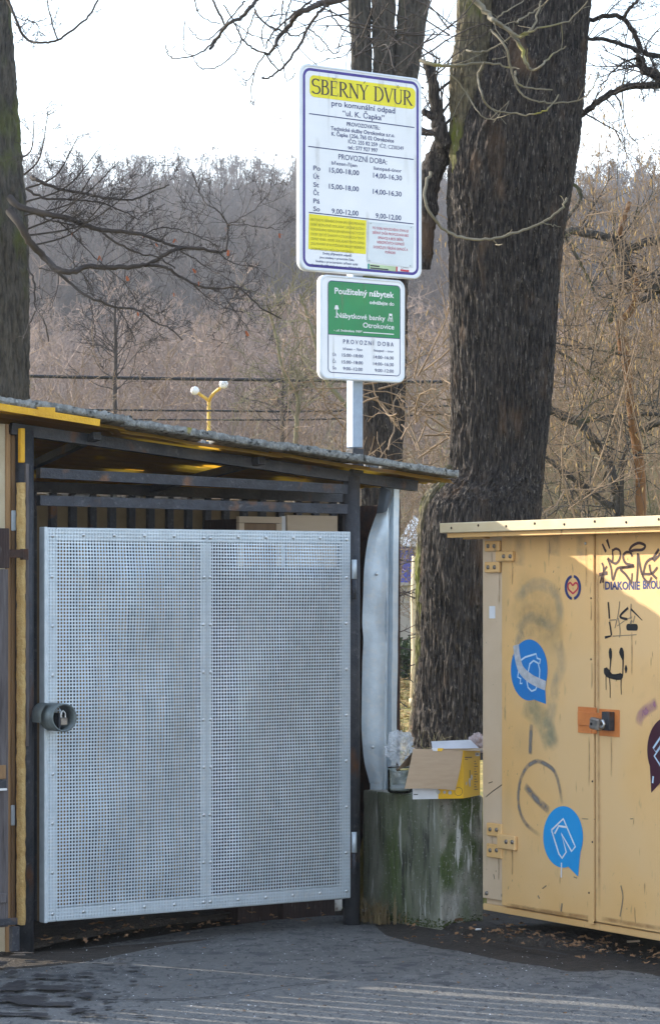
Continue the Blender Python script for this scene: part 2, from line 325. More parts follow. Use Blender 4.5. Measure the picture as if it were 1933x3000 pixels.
# translucent yellow corrugated sheet (glass fibre): lets sunlight through where the crust has gone
def translucent(name, c, ct, fac, rough=0.6):
    m = bpy.data.materials.new(name); m.use_nodes = True; t = m.node_tree; n = t.nodes; L = t.links
    b = n['Principled BSDF']; b.inputs['Base Color'].default_value = (*c, 1); b.inputs['Roughness'].default_value = rough
    tr = n.new('ShaderNodeBsdfTranslucent'); tr.inputs[0].default_value = (*ct, 1)
    mx = n.new('ShaderNodeMixShader'); mx.inputs[0].default_value = fac
    tcn = n.new('ShaderNodeTexCoord'); nz = n.new('ShaderNodeTexNoise'); nz.inputs['Scale'].default_value = 18; L.new(tcn.outputs['Object'], nz.inputs['Vector'])
    mm = n.new('ShaderNodeMix'); mm.data_type = 'RGBA'; mm.inputs[6].default_value = (*c, 1); mm.inputs[7].default_value = (*[x*0.5 for x in c], 1)
    L.new(nz.outputs['Fac'], mm.inputs[0]); L.new(mm.outputs[2], b.inputs['Base Color'])
    L.new(b.outputs[0], mx.inputs[1]); L.new(tr.outputs[0], mx.inputs[2]); L.new(mx.outputs[0], n['Material Output'].inputs[0])
    return m
M['roofsheet'] = translucent('yellow_fibreglass', (0.16,0.085,0.02), (0.90,0.50,0.04), 0.40)
def clear(name, tint, alpha, rough=0.12):
    m = bpy.data.materials.new(name); m.use_nodes = True; t = m.node_tree; n = t.nodes; L = t.links
    b = n['Principled BSDF']; b.inputs['Base Color'].default_value = (*tint, 1); b.inputs['Roughness'].default_value = rough
    b.inputs['Specular IOR Level'].default_value = 0.6
    tr = n.new('ShaderNodeBsdfTransparent'); tr.inputs[0].default_value = (0.93,0.95,0.96,1)
    mx = n.new('ShaderNodeMixShader')
    tcn = n.new('ShaderNodeTexCoord'); nz = n.new('ShaderNodeTexNoise'); nz.inputs['Scale'].default_value = 30; L.new(tcn.outputs['Object'], nz.inputs['Vector'])
    r = n.new('ShaderNodeMapRange'); r.inputs['To Min'].default_value = alpha*0.5; r.inputs['To Max'].default_value = min(1, alpha*1.5); L.new(nz.outputs['Fac'], r.inputs['Value'])
    L.new(r.outputs[0], mx.inputs[0]); L.new(tr.outputs[0], mx.inputs[1]); L.new(b.outputs[0], mx.inputs[2]); L.new(mx.outputs[0], n['Material Output'].inputs[0])
    return m
M['plastic'] = clear('clear_plastic_bag', (0.80,0.82,0.84), 0.38, 0.2)
M['plastic_pink'] = clear('pinkish_plastic_bag', (0.85,0.70,0.70), 0.55, 0.25)
def glassmat():
    m = bpy.data.materials.new('jar_glass'); m.use_nodes = True
    b = m.node_tree.nodes['Principled BSDF']; b.inputs['Base Color'].default_value = (0.86,0.90,0.88,1); b.inputs['Roughness'].default_value = 0.03
    b.inputs['Transmission Weight'].default_value = 1.0; b.inputs['IOR'].default_value = 1.45
    return m
M['glass'] = glassmat()
def spray(name, c, alpha):
    """sprayed paint: density falls off to the edge through the 'dens' attribute of the stroke"""
    m = bpy.data.materials.new(name); m.use_nodes = True; t = m.node_tree; n = t.nodes; L = t.links
    b = n['Principled BSDF']; b.inputs['Base Color'].default_value = (*c, 1); b.inputs['Roughness'].default_value = 0.55
    at = n.new('ShaderNodeAttribute'); at.attribute_name = 'dens'
    tcn = n.new('ShaderNodeTexCoord'); nz = n.new('ShaderNodeTexNoise'); nz.inputs['Scale'].default_value = 22; nz.inputs['Detail'].default_value = 6; L.new(tcn.outputs['Object'], nz.inputs['Vector'])
    r = n.new('ShaderNodeMapRange'); r.inputs['From Min'].default_value = 0.25; r.inputs['From Max'].default_value = 0.75; r.inputs['To Min'].default_value = alpha*0.4; r.inputs['To Max'].default_value = alpha*1.5; L.new(nz.outputs['Fac'], r.inputs['Value'])
    mu = n.new('ShaderNodeMath'); mu.operation = 'MULTIPLY'; L.new(at.outputs['Fac'], mu.inputs[0]); L.new(r.outputs[0], mu.inputs[1]); mu.use_clamp = True
    tr = n.new('ShaderNodeBsdfTransparent'); mx = n.new('ShaderNodeMixShader')
    L.new(mu.outputs[0], mx.inputs[0]); L.new(tr.outputs[0], mx.inputs[1]); L.new(b.outputs[0], mx.inputs[2]); L.new(mx.outputs[0], n['Material Output'].inputs[0])
    return m
M['spray_green'] = spray('faded_green_spray', (0.30,0.33,0.20), 0.38)
M['spray_blue'] = spray('faded_blue_spray', (0.34,0.38,0.32), 0.26)
M['spray_grey'] = spray('grey_spray', (0.20,0.19,0.18), 0.75)
M['spray_olive'] = spray('olive_haze_spray', (0.38,0.31,0.15), 0.17)
M['spray_purple'] = spray('faded_purple_spray', (0.36,0.16,0.26), 0.55)
M['rust_run'] = spray('rust_run', (0.30,0.14,0.05), 0.36)
M['grime_run'] = spray('grime_run', (0.36,0.30,0.22), 0.22)
M['spray_black'] = spray('black_spray', (0.012,0.011,0.012), 1.6)
# ------------------------------------------------------------------ upright planes of the place
class Frame:
    def __init__(s, ox, oy, ang):
        s.o = (ox, oy); s.a = R(ang); s.u = (math.cos(s.a), math.sin(s.a)); s.w = (-math.sin(s.a), math.cos(s.a))
    def at(s, px, py, off=0.0):
        k = (px-CX)/F
        ox = s.o[0]+off*s.w[0]; oy = s.o[1]+off*s.w[1]
        t = (k*oy-ox)/(s.u[0]-k*s.u[1]); d = oy+t*s.u[1]
        return Vector((t, off, CAMH-(py-HOR)/F*d))
    def empty(s, name, t=0.0, off=0.0, z=0.0):
        return empty(name, (s.o[0]+t*s.u[0]+off*s.w[0], s.o[1]+t*s.u[1]+off*s.w[1], z), s.a)
    def loc(s, X, Y):
        dx, dy = X-s.o[0], Y-s.o[1]
        return dx*s.u[0]+dy*s.u[1], dx*s.w[0]+dy*s.w[1]
    def world(s, t, off, z):
        return Vector((s.o[0]+t*s.u[0]+off*s.w[0], s.o[1]+t*s.u[1]+off*s.w[1], z))
GF = Frame(-1.25, 12.0, 35.0)          # shelter front / gate
CF = Frame(0.709, 12.7, -58.6)         # container front

# ------------------------------------------------------------------ ground and hill
def hill_z(X, Y):
    t = smoothstep(75, 360, Y)
    base = 41.0*(0.62*max(0, min(1, (Y-75)/285)) + 0.38*t)
    if Y > 360: base -= min(6, (Y-360)*0.03)
    base += 2.2*noise.noise(Vector((X*0.02, Y*0.02, 0.3)))*smoothstep(90, 160, Y)
    return base
def ground_z(X, Y):
    lx, ly = GF.loc(X, Y)
    if lx > 2.38: z = 0.5*smoothstep(0.25, 0.75, ly)
    else: z = 0.5*smoothstep(1.1, 1.7, ly)
    z -= 0.05*smoothstep(-0.1, 0.5, ly) * (1-smoothstep(0.9, 1.1, ly)) * (1 if lx < 2.3 else 0)
    return z + hill_z(X, Y)
def grid(name, xs, ys, zf, m, kind='structure', jitter=0.0):
    v = [(x, y, zf(x, y)) for y in ys for x in xs]; nx = len(xs)
    f = [(j*nx+i, j*nx+i+1, (j+1)*nx+i+1, (j+1)*nx+i) for j in range(len(ys)-1) for i in range(nx-1)]
    me = bpy.data.meshes.new(name); me.from_pydata(v, [], f); me.materials.append(m); me.shade_smooth(); me.update()
    o = bpy.data.objects.new(name, me); col.objects.link(o); o['kind'] = kind
    return o
xs = sorted(set([-700,-450,-300,-200,-150,-110,-80,-60,-45,-35,-28,-22,-17,-13,-10,-8,-6] + [round(-5+0.1*i, 3) for i in range(101)] + [6,8,10,13,17,22,28,35,45,60,80,110,150,200,300,450,700]))
ys = sorted(set([-300,-150,-60,-20,0,5,8] + [round(10+0.12*i, 3) for i in range(60)] + [18,19,20,22,24,27,30,34,38,44,50,58,66,75,84,94,105,120,135,150,170,190,210,235,260,290,320,345,360,380,420,500,700,1200]))
ground = grid('ground', xs, ys, lambda x, y: ground_z(x, y) - 0.012, M['lawn'])
ground['label'] = 'leaf strewn grass behind the yard'
hxs = [-300+20*i for i in range(31)]
hill = grid('hill', hxs, [62+8*i for i in range(60)], lambda x, y: ground_z(x, y) + 0.02, M['forestfloor'])
hill['label'] = 'wooded hillside rising behind the yard'

# bare earth under and around the yard's edge
mb = MB(); exs = [-8+0.25*i for i in range(65)]
for x0_, x1_ in zip(exs, exs[1:]):
    def far(X): return 12.0+0.70*(X+1.25)+(1.2 if X < 0.2 else 0.30)
    for k in range(24):
        def pt(X, kk):
            Y = 4+(far(X)-4)*kk/24; return (X, Y, min(0.0, ground_z(X, Y))-0.006+0.004*noise.noise(Vector((X*6, Y*6, 0))))
        mb.quad(pt(x0_, k), pt(x1_, k), pt(x1_, k+1), pt(x0_, k+1))
o = mb.build('earth', M['soil']); o['kind'] = 'structure'; o['label'] = 'bare dark earth along the edge of the yard'

# the yard: older asphalt in front, a newer patch before the gate with a ragged joint
def yard_edge(X):           # far edge of the asphalt in Y
    lx = (X+1.25)/0.819
    return 12.0 + 0.574*lx
av, af = [], []
nxs = [-6+0.2*i for i in range(76)]
def edge_y(X):
    # follows the shelter front, then turns along the block and the container
    pts = [(-6, 8.9), (-1.6, 11.90), (-1.27, 12.08), (-1.12, 12.24), (-0.85, 12.62), (-0.617, 12.92), (-0.3, 13.25), (0.0, 13.42), (0.17, 13.40), (0.36, 12.98), (0.46, 12.74), (0.70, 12.45), (0.86, 12.22), (1.02, 12.02), (1.10, 11.97), (1.18, 12.0), (1.4, 11.72), (3.2, 9.5), (10, 2.0)]
    for (a, b) in zip(pts, pts[1:]):
        if a[0] <= X <= b[0]:
            t = (X-a[0])/(b[0]-a[0]); return a[1]+(b[1]-a[1])*t + 0.025*noise.noise(Vector((X*7, 1.3, 0)))+0.012*noise.noise(Vector((X*23, 4.3, 0)))
    return 2.0
fx = [-6+0.05*i for i in range(321)]
for X in fx:
    e = edge_y(X); 
    for k in range(12):
        Y = -20 + (e+20)*(k/11)**0.35
        av.append((X, Y, 0.006*noise.noise(Vector((X*1.3, Y*1.3, 0))) + (0.004 if k < 11 else -0.02)))
for i in range(len(fx)-1):
    for k in range(11):
        af.append((i*12+k, (i+1)*12+k, (i+1)*12+k+1, i*12+k+1))
me = bpy.data.meshes.new('asphalt_yard'); me.from_pydata(av, [], af); me.materials.append(M['asphalt']); me.shade_smooth()
yard = bpy.data.objects.new('asphalt_yard', me); col.objects.link(yard); yard['kind'] = 'structure'; yard['label'] = 'grey asphalt yard in front of the gate'
# older asphalt sheet nearer the camera (joint visible in the lower middle)
mb = MB()
jp = [P(x, y, 1.6*F/(y-HOR)) for x, y in ((-200,2990),(60,2962),(330,2945),(520,2938),(700,2925),(830,2905),(940,2888),(1040,2884),(1250,2890),(1500,2912),(1750,2935),(2000,2962),(2300,2990))]
def catmull(pts, n):
    out = []
    for i in range(len(pts)-1):
        p0 = pts[max(0, i-1)]; p1 = pts[i]; p2 = pts[i+1]; p3 = pts[min(len(pts)-1, i+2)]
        for k in range(n):
            t = k/n; t2 = t*t; t3 = t2*t
            out.append(tuple(0.5*((2*b)+(-a+c)*t+(2*a-5*b+4*c-d)*t2+(-a+3*b-3*c+d)*t3) for a, b, c, d in zip(p0, p1, p2, p3)))
    out.append(tuple(pts[-1])); return out
jl = catmull(jp, 12)
jl = [(p[0], p[1]+0.02*noise.noise(Vector((p[0]*9, 0, 2))), 0) for p in jl]
for a, b in zip(jl, jl[1:]):
    n0 = 0.006*noise.noise(Vector((a[0]*1.3, a[1]*1.3, 0)))+0.011; n1 = 0.006*noise.noise(Vector((b[0]*1.3, b[1]*1.3, 0)))+0.011
    mb.quad((a[0], 4, 0.014), (b[0], 4, 0.014), (b[0], b[1], n1), (a[0], a[1], n0))
    mb.quad((a[0], a[1], n0), (b[0], b[1], n1), (b[0], b[1]+0.008, -0.01), (a[0], a[1]+0.008, -0.01))
o = mb.build('asphalt_road', M['asphalt_old']); o['kind'] = 'structure'; o['label'] = 'older pale asphalt in the foreground'

# tar-dark stains on the asphalt at lower left: ragged patches with a shape of their own
def blob(cx, cy, rx, ry, n, seed, rough=0.45):
    out = []
    for i in range(n):
        a = 2*math.pi*i/n
        k = 1+rough*noise.noise(Vector((math.cos(a)*1.7, math.sin(a)*1.7, seed)))+rough*0.6*noise.noise(Vector((math.cos(a)*5, math.sin(a)*5, seed+9)))
        out.append((cx+rx*k*math.cos(a), cy+ry*k*math.sin(a)))
    return out
def gpt(px, py): 
    d = 1.6*F/(py-HOR); return ((px-CX)/F*d, d)
def stain(px, py, wx, wy, seed):
    x, y = gpt(px, py); d = y
    rx = wx/F*d; ry = wy*d*d/(1.6*F)
    z = 0.006*noise.noise(Vector((x*1.3, y*1.3, 0)))+0.0165
    return [(a, b, z+0.004) for a, b in blob(x, y, rx, ry, 30, seed)]
r2 = random.Random(5)
mb = MB()
for (px, py, wx, wy) in ((30,2905,60,10),(110,2880,45,8),(170,2915,80,11),(60,2945,90,10),(160,2960,90,9),(255,2930,40,6),(25,2860,35,8),(10,2835,30,7),(100,2985,70,6),(240,2975,40,5),(300,2945,45,4),(0,2985,50,7),(215,2895,25,4),(150,2845,18,3),(330,2920,20,3),(60,2810,40,3),(250,2880,22,3)):
    for k in range(2):
        mb.poly(stain(px+r2.uniform(-22,22), py+r2.uniform(-7,7), wx*r2.uniform(0.4,0.8), wy*r2.uniform(0.5,0.9), r2.uniform(0,90)))
for i in range(46):
    px = r2.uniform(0,430)**1.0; py = r2.uniform(2825,2998)
    mb.poly(stain(px, py, r2.uniform(5,22), r2.uniform(1.5,4), r2.uniform(0,90)))
o = mb.build('tar_stain', M['tar']); o['kind'] = 'stuff'; tag(o, 'ragged dark oil stains on the asphalt at lower left', 'stain')
# cracks in the asphalt
def crack(pts, w, seed):
    mbc = MB(); g = [gpt(*p) for p in pts]
    l = catmull([(a, b, 0.0) for a, b in g], 10)
    for i, (a, b) in enumerate(zip(l, l[1:])):
        j0 = 0.02*noise.noise(Vector((i*0.45, seed, 0))); j1 = 0.02*noise.noise(Vector(((i+1)*0.45, seed, 0)))
        w0 = w*(0.5+abs(noise.noise(Vector((i*0.3, seed, 4)))))
        z = 0.017+0.006*noise.noise(Vector((a[0]*1.3, a[1]*1.3, 0)))
        mbc.quad((a[0], a[1]+j0-w0, z), (b[0], b[1]+j1-w0, z), (b[0], b[1]+j1+w0, z), (a[0], a[1]+j0+w0, z))
    o = mbc.build('asphalt_crack', M['tar']); o['kind'] = 'stuff'
    return o
tag(crack([(0,2968),(250,2945),(520,2940),(700,2925),(790,2910),(860,2900),(960,2888)], 0.012, 1.2), 'long dark crack where two asphalt layers meet', 'crack')
tag(crack([(1440,2770),(1520,2785),(1600,2797),(1660,2810)], 0.030, 5.2), 'short wide dark crack before the yellow container', 'crack')

# soil strip along the shelter, block and container
def soil_patch(name, outline, h, label, seed):
    from mathutils.geometry import tessellate_polygon
    cx = sum(p[0] for p in outline)/len(outline); cy = sum(p[1] for p in outline)/len(outline)
    v = []; f = []; n = len(outline); rings = 9
    for r in range(rings):
        k = 1-r/(rings-0.0)
        for (x, y) in outline:
            X = cx+(x-cx)*k; Y = cy+(y-cy)*k
            z = 0.012 + h*(1-k)**0.5*(0.7+0.6*noise.noise(Vector((X*5, Y*5, seed)))) + 0.012*noise.noise(Vector((X*30, Y*30, seed)))
            if r == 0: z = -0.012
            v.append((X, Y, z))
    for r in range(rings-1):
        for i in range(n):
            j = (i+1) % n
            f.append((r*n+i, r*n+j, (r+1)*n+j, (r+1)*n+i))
    f.append(tuple((rings-1)*n+i for i in range(n)))
    me = bpy.data.meshes.new(name); me.from_pydata(v, [], f); me.materials.append(M['soil']); me.shade_smooth()
    o = bpy.data.objects.new(name, me); col.objects.link(o); o['kind'] = 'stuff'; tag(o, label, 'soil')
    return o
def dense(pts, n, wob, seed):
    c = catmull([(a, b, 0) for a, b in pts]+[(*pts[0], 0)], n)[:-1]
    return [(x+wob*noise.noise(Vector((x*8, y*8, seed))), y+wob*noise.noise(Vector((x*8, y*8, seed+5)))) for x, y, _ in c]
so = dense([gpt(1290,2722), gpt(1380,2742), gpt(1470,2756), gpt(1570,2773), gpt(1650,2784), gpt(1730,2784), (1.25,11.95), (1.35,12.4), (1.1,12.9), (0.60,12.95)], 8, 0.05, 3)
soil1 = soil_patch('soil', so, 0.03, 'dark soil strip at the foot of the yellow container', 2.0)
so = dense([GF.world(-0.25,0.02,0)[:2], GF.world(0.2,0.25,0)[:2], GF.world(0.6,0.45,0)[:2], GF.world(1.2,0.58,0)[:2], GF.world(1.70,0.58,0)[:2], GF.world(1.72,0.82,0)[:2], GF.world(0.8,0.82,0)[:2], GF.world(-0.10,0.82,0)[:2]], 8, 0.04, 8)
soil2 = soil_patch('soil', so, 0.015, 'dark soil floor under the perforated gate', 7.0)

# ------------------------------------------------------------------ shelter (steel frame, crusted roof, cladding)
sh = GF.empty('shelter'); tag(sh, 'low open shelter with dark steel frame and crusted yellow sheet roof', 'shelter')
BACK = 1.0
def zroof(lx, ly): k = ly/BACK; return (2.326-0.097*lx)*(1-k)+(2.120-0.01*lx)*k
pl = -0.077; pr = 1.686
for t, nm in ((pl, 'post'), (pr, 'post')):
    zt = zroof(t, 0.06)-0.03
    m_ = MB(); m_.tube([(t, 0.05, -0.03), (t, 0.05, zt)], 0.041, 16, True); m_.build(nm, M['darksteel'], sh, True)
for t in (-0.05, 2.30):
    m_ = MB(); m_.box(t-0.03, t+0.03, BACK-0.07, BACK-0.01, -0.05, zroof(t, BACK)-0.03); m_.build('post', M['darksteel'], sh)
# front beam under the roof, solid; a black plate paints the shade in its open left end
a = GF.at(28,1238,0.05); b = GF.at(1216,1418,0.05)
m_ = MB(); m_.beam((a.x,0.05,zroof(a.x,0.05)-0.035), (b.x,0.05,zroof(b.x,0.05)-0.035), 0.045, 0.05); fb = m_.build('front_beam', M['darksteel'], sh)
m_ = MB(); m_.box(a.x-0.003, a.x-0.0005, 0.035, 0.065, zroof(a.x,0.05)-0.052, zroof(a.x,0.05)-0.018); m_.build('hollow_shade', M['black'], fb)
for x, y in ((277,1252),(758,1327)):         # purlin ends poking out over the beam
    c = GF.at(x, y, 0.0)
    m_ = MB(); m_.beam((c.x,-0.025,zroof(c.x,-0.025)-0.034), (c.x,BACK,zroof(c.x,BACK)-0.034), 0.04, 0.034); pu = m_.build('purlin', M['darksteel'], sh)
    m_ = MB(); m_.box(c.x-0.013, c.x+0.013, -0.0275, -0.0255, zroof(c.x,0)-0.047, zroof(c.x,0)-0.023); m_.build('hollow_shade', M['black'], pu)  # black plate paints the dark inside of the purlin tube
m_ = MB(); m_.beam((-0.3,BACK-0.04,zroof(-0.3,BACK)-0.035), (2.34,BACK-0.04,zroof(2.34,BACK)-0.035), 0.045, 0.05); m_.build('rear_beam', M['darksteel'], sh)
# two grey cross rails over the gate
for (x0,y0,x1,y1,h) in ((112,1385,1028,1434,0.045),(112,1466,1028,1492,0.045)):
    a = GF.at(x0,y0,0.05); b = GF.at(x1,y1,0.05)
    m_ = MB(); m_.beam((a.x,0.05,a.z), (b.x,0.05,b.z), 0.04, h); m_.build('cross_rail', M['greysteel'], sh)
# roof sheets: corrugated yellow glass fibre, overlapping, carrying a thick grey crust
sheets = [(-1.05,-0.12,0.0), (-0.16,0.36,0.006), (0.33,1.20,-0.004), (1.15,GF.at(1333,1395,-0.1).x,0.003)]
for si, (x0, x1, lift) in enumerate(sheets):
    v, f = [], []; nx_, ny_ = 24, 100
    for j in range(ny_+1):
        ly = -0.10 + (BACK+0.22)*j/ny_
        for i in range(nx_+1):
            lx = x0+(x1-x0)*i/nx_
            wav = 0.011*math.sin(2*math.pi*ly/0.076)
            z = zroof(lx, ly)+lift+wav+0.006*noise.noise(Vector((lx*3, ly*3, si)))
            if ly < 0: z -= 0.010*smoothstep(0, -0.1, ly)*(1+noise.noise(Vector((lx*5, 0, si))))
            v.append((lx, ly-0.01*noise.noise(Vector((lx*6, 1, si*3))), z))
    for j in range(ny_):
        for i in range(nx_):
            f.append((j*(nx_+1)+i, j*(nx_+1)+i+1, (j+1)*(nx_+1)+i+1, (j+1)*(nx_+1)+i))
    me = bpy.data.meshes.new('roof_sheet'); me.from_pydata(v, [], f); me.materials.append(M['roofsheet']); me.shade_smooth()
    so_ = bpy.data.objects.new('roof_sheet', me); col.objects.link(so_); so_.parent = sh
    # crust of moss and lichen: thick, pitted, broken away in places
    v, f = [], []; nx_, ny_ = 110, 56; r3 = random.Random(si)
    cx0 = x0+(0.015 if si else 0); cx1 = x1+0.012
    def top(lx, ly): return zroof(lx, ly)+lift+0.044+0.008*noise.noise(Vector((lx*16, ly*16, 3)))+0.006*noise.noise(Vector((lx*45, ly*45, 3)))
    def bot(lx, ly): return zroof(lx, ly)+lift+0.0135+0.003*noise.noise(Vector((lx*20, ly*20, 8)))
    def xy(i, j):
        lx = cx0+(cx1-cx0)*i/nx_; ly = -0.112+(BACK+0.24)*j/ny_
        if j == 0: ly += 0.012*noise.noise(Vector((lx*22, 0, 5)))+0.006*noise.noise(Vector((lx*60, 0, 5)))
        if i == nx_: lx += 0.015*noise.noise(Vector((0, ly*14, 5)))
        return lx, ly
    keep = {}
    for j in range(ny_):
        for i in range(nx_):
            lx, ly = xy(i+0.5, j+0.5)
            n1 = noise.noise(Vector((lx*3.2, ly*12, 11)))
            keep[i, j] = not (n1 > 0.30 and j > 1 and lx > 0.5) and not (n1 > 0.55)
    for j in range(ny_+1):
        for i in range(nx_+1):
            lx, ly = xy(i, j); v.append((lx, ly, top(lx, ly)))
    nb = len(v)
    for j in range(ny_+1):
        for i in range(nx_+1):
            lx, ly = xy(i, j); v.append((lx, ly, bot(lx, ly)))
    W_ = nx_+1
    for (i, j), k in keep.items():
        if not k: continue
        q = (j*W_+i, j*W_+i+1, (j+1)*W_+i+1, (j+1)*W_+i)
        f.append(q); f.append(tuple(nb+x for x in q[::-1]))
        for (di, dj, e) in ((0,-1,(0,1)),(1,0,(1,2)),(0,1,(2,3)),(-1,0,(3,0))):
            if not keep.get((i+di, j+dj), False):
                a_, b_ = q[e[0]], q[e[1]]; f.append((a_, nb+a_, nb+b_, b_))
    me = bpy.data.meshes.new('moss_crust'); me.from_pydata(v, [], f); me.materials.append(M['roofcrust']); me.shade_smooth()
    mc = bpy.data.objects.new('moss_crust', me); col.objects.link(mc); mc.parent = so_
# yellow turned-down lip of the leftmost visible sheets
a = GF.at(-160,1160,-0.115); b = GF.at(290,1231,-0.115)
m_ = MB(); m_.beam((a.x,-0.118,zroof(a.x,-0.11)-0.005), (b.x,-0.118,zroof(b.x,-0.11)-0.003), 0.012, 0.030)
M['yellowlip'] = mat('chipped_yellow_paint', (0.72,0.40,0.02), (0.60,0.31,0.015), 12, 0.6, 0, 0.3, 60, extra=[((0.25,0.12,0.02), 16, 0.62, 0.72, (1,1,1))])
m_.build('roof_lip', M['yellowlip'], sh)
a = GF.at(110,1166,-0.12); b = GF.at(160,1175,-0.12)
m_ = MB(); m_.box(a.x, b.x, -0.125, -0.10, zroof(a.x,-0.11)-0.012, zroof(a.x,-0.11)+0.022); m_.build('lip_bracket', M['yellowlip'], sh)
# rear cladding: ochre boards; ribs between are coloured dark to paint in their shadow
x = -0.05
while x < 2.30:
    zt_ = zroof(x, BACK)-0.055-0.012*abs(math.sin(x*9))
    m_ = MB(); m_.box(x, x+0.070, BACK, BACK+0.012, -0.05, zt_, 0.002); m_.build('cladding_board', M['ochre'], sh)
    m_ = MB(); m_.box(x+0.071, x+0.109, BACK-0.022, BACK+0.012, -0.05, zt_+0.006, 0.003); m_.build('shaded_rib', M['greysteel'], sh)
    x += 0.11
# side walls
m_ = MB(); m_.box(-0.10,-0.085,0.12,BACK,-0.05,zroof(0,1)-0.06); m_.build('side_wall', M['ochre'], sh)
m_ = MB(); m_.box(2.345,2.36,0.68,BACK,-0.05,zroof(2.3,0.8)-0.08); m_.build('side_wall', M['rust'], sh)
# ragged pale foil stuffed between rear wall and roof
m_ = MB(); px_ = None
r3 = random.Random(3)
pts = []
for i in range(90):
    lx = -0.05+1.5*i/89; pts.append((lx, zroof(lx,BACK)-0.085+0.03*r3.random(), zroof(lx,BACK)-0.03+0.02*r3.random(), BACK-0.012-0.02*r3.random()))
for a, b in zip(pts, pts[1:]): m_.quad((a[0],a[3],a[1]),(b[0],b[3],b[1]),(b[0],b[3]+0.01,b[2]),(a[0],a[3]+0.01,a[2]))
m_.build('torn_foil', M['plastic'], sh)

# old cupboard doors leaning inside
cb = GF.empty('cupboard'); tag(cb, 'old wooden cupboard with pale side standing inside the shelter', 'cupboard')
a = GF.at(697,1513,0.50); b = GF.at(812,1513,0.50); c = GF.at(978,1515,0.50)
m_ = MB(); m_.box(a.x, b.x, 0.50, 0.80, -0.03, a.z-0.012); m_.build('carcass', M['wood_dark'], cb)
m_ = MB(); m_.box(b.x+0.005, c.x-0.02, 0.46, 0.80, -0.03, 1.698, 0.003); m_.build('dark_filler_box', M['wood_dark'], cb)  # added dark box: props the pale board, keeps the gate holes dark
m_ = MB(); m_.box(a.x+0.021, b.x-0.021, 0.480, 0.494, 1.70, a.z-0.033); m_.build('door_panel', M['veneer'], cb)
m_ = MB(); m_.box(a.x-0.01, b.x+0.01, 0.475, 0.498, a.z-0.03, a.z); m_.box(a.x-0.01, a.x+0.02, 0.475, 0.498, 1.70, a.z-0.032); m_.box(b.x-0.02, b.x+0.01, 0.475, 0.498, 1.70, a.z-0.032); m_.build('door_frame', M['fibreboard'], cb)
bd = MB(); bd.box(b.x+0.04, c.x, 0.47, 0.492, 1.70, c.z+0.005); o = bd.build('board', M['fibreboard']); o.location = GF.world(0,0,0); o.rotation_euler = (0,0,GF.a)
tag(o, 'pale fibreboard sheet leaning beside the cupboard inside the shelter', 'board')
st = MB(); st.box(b.x+0.013, b.x+0.036, 0.48, 0.50, 1.70, c.z+0.0); o = st.build('white_strip', M['whitepaint']); o.location = GF.world(0,0,0); o.rotation_euler = (0,0,GF.a)
tag(o, 'narrow white batten between cupboard and fibreboard sheet', 'batten')

# ------------------------------------------------------------------ perforated gate
gt = GF.empty('perforated_gate'); tag(gt, 'galvanised steel gate with two perforated panels', 'gate')
tl = GF.at(133,1545); br = GF.at(1029,2632)
gx0, gx1, gz0, gz1 = tl.x, br.x, 0.123, 1.863
gm = GF.at(606,1700).x
PITCH = 0.0152
def perforated(name, x0, x1, z0, z1):
    nx_ = max(1, round((x1-x0)/PITCH)); nz_ = max(1, round((z1-z0)/PITCH)); sx = (x1-x0)/nx_; sz = (z1-z0)/nz_
    hx = sx*0.335; hz = sz*0.335; v = []; f = []
    W_ = nx_+1
    for j in range(nz_+1):
        for i in range(W_): v.append((x0+i*sx, 0, z0+j*sz))
    for j in range(nz_):
        for i in range(nx_):
            cx, cz = x0+(i+0.5)*sx, z0+(j+0.5)*sz
            b = len(v)
            for (qx, qz) in ((-1,-0.55),(-0.55,-1),(0.55,-1),(1,-0.55),(1,0.55),(0.55,1),(-0.55,1),(-1,0.55)): v.append((cx+qx*hx, 0, cz+qz*hz))
            A, B, C, D = j*W_+i, j*W_+i+1, (j+1)*W_+i+1, (j+1)*W_+i
            f += [(A,B,b+2,b+1),(B,C,b+4,b+3),(C,D,b+6,b+5),(D,A,b,b+7),(A,b+1,b),(B,b+3,b+2),(C,b+5,b+4),(D,b+7,b+6)]
            w = len(v)
            for k in range(8): q = v[b+k]; v.append((q[0], 0.0022, q[2]))
            for k in range(8): f.append((b+k, b+(k+1) % 8, w+(k+1) % 8, w+k))
    def bow(p):
        wx = max(0, min(1, (min(p[0]-x0, x1-p[0])-0.06)/0.15)); wz = max(0, min(1, (min(p[2]-z0, z1-p[2])-0.06)/0.15))
        return (p[0], p[1]-0.016*wx*wz*(0.5+noise.noise(Vector((p[0]*3.1, 0, p[2]*2.6)))), p[2])
    v = [bow(p) for p in v]
    me = bpy.data.meshes.new(name); me.from_pydata(v, [], f); me.materials.append(M['galv']); me.update()
    o = bpy.data.objects.new(name, me); col.objects.link(o); o.parent = gt
    return o
perforated('perforated_panel', gx0+0.012, gm-0.002, gz0+0.008, gz1-0.006)
perforated('perforated_panel', gm+0.002, gx1-0.006, gz0+0.008, gz1-0.006)
for (x0, x1, z0, z1, nm) in ((gx0,gx0+0.058,gz0,gz1,'stile'),(gx1-0.058,gx1,gz0,gz1,'stile'),(gm-0.03,gm+0.03,gz0+0.061,gz1-0.061,'middle_stile'),(gx0+0.059,gx1-0.059,gz0,gz0+0.06,'bottom_rail'),(gx0+0.059,gx1-0.059,gz1-0.06,gz1,'top_rail')):
    m_ = MB(); m_.box(x0, x1, 0.005, 0.045, z0, z1, 0.003); m_.build(nm, M['galv_frame'], gt)
m_ = MB(); m_.box(gx0-0.006, gx0+0.011, -0.004, 0.046, gz0-0.002, gz1+0.002, 0.003); m_.build('edge_angle', M['galv_frame'], gt)
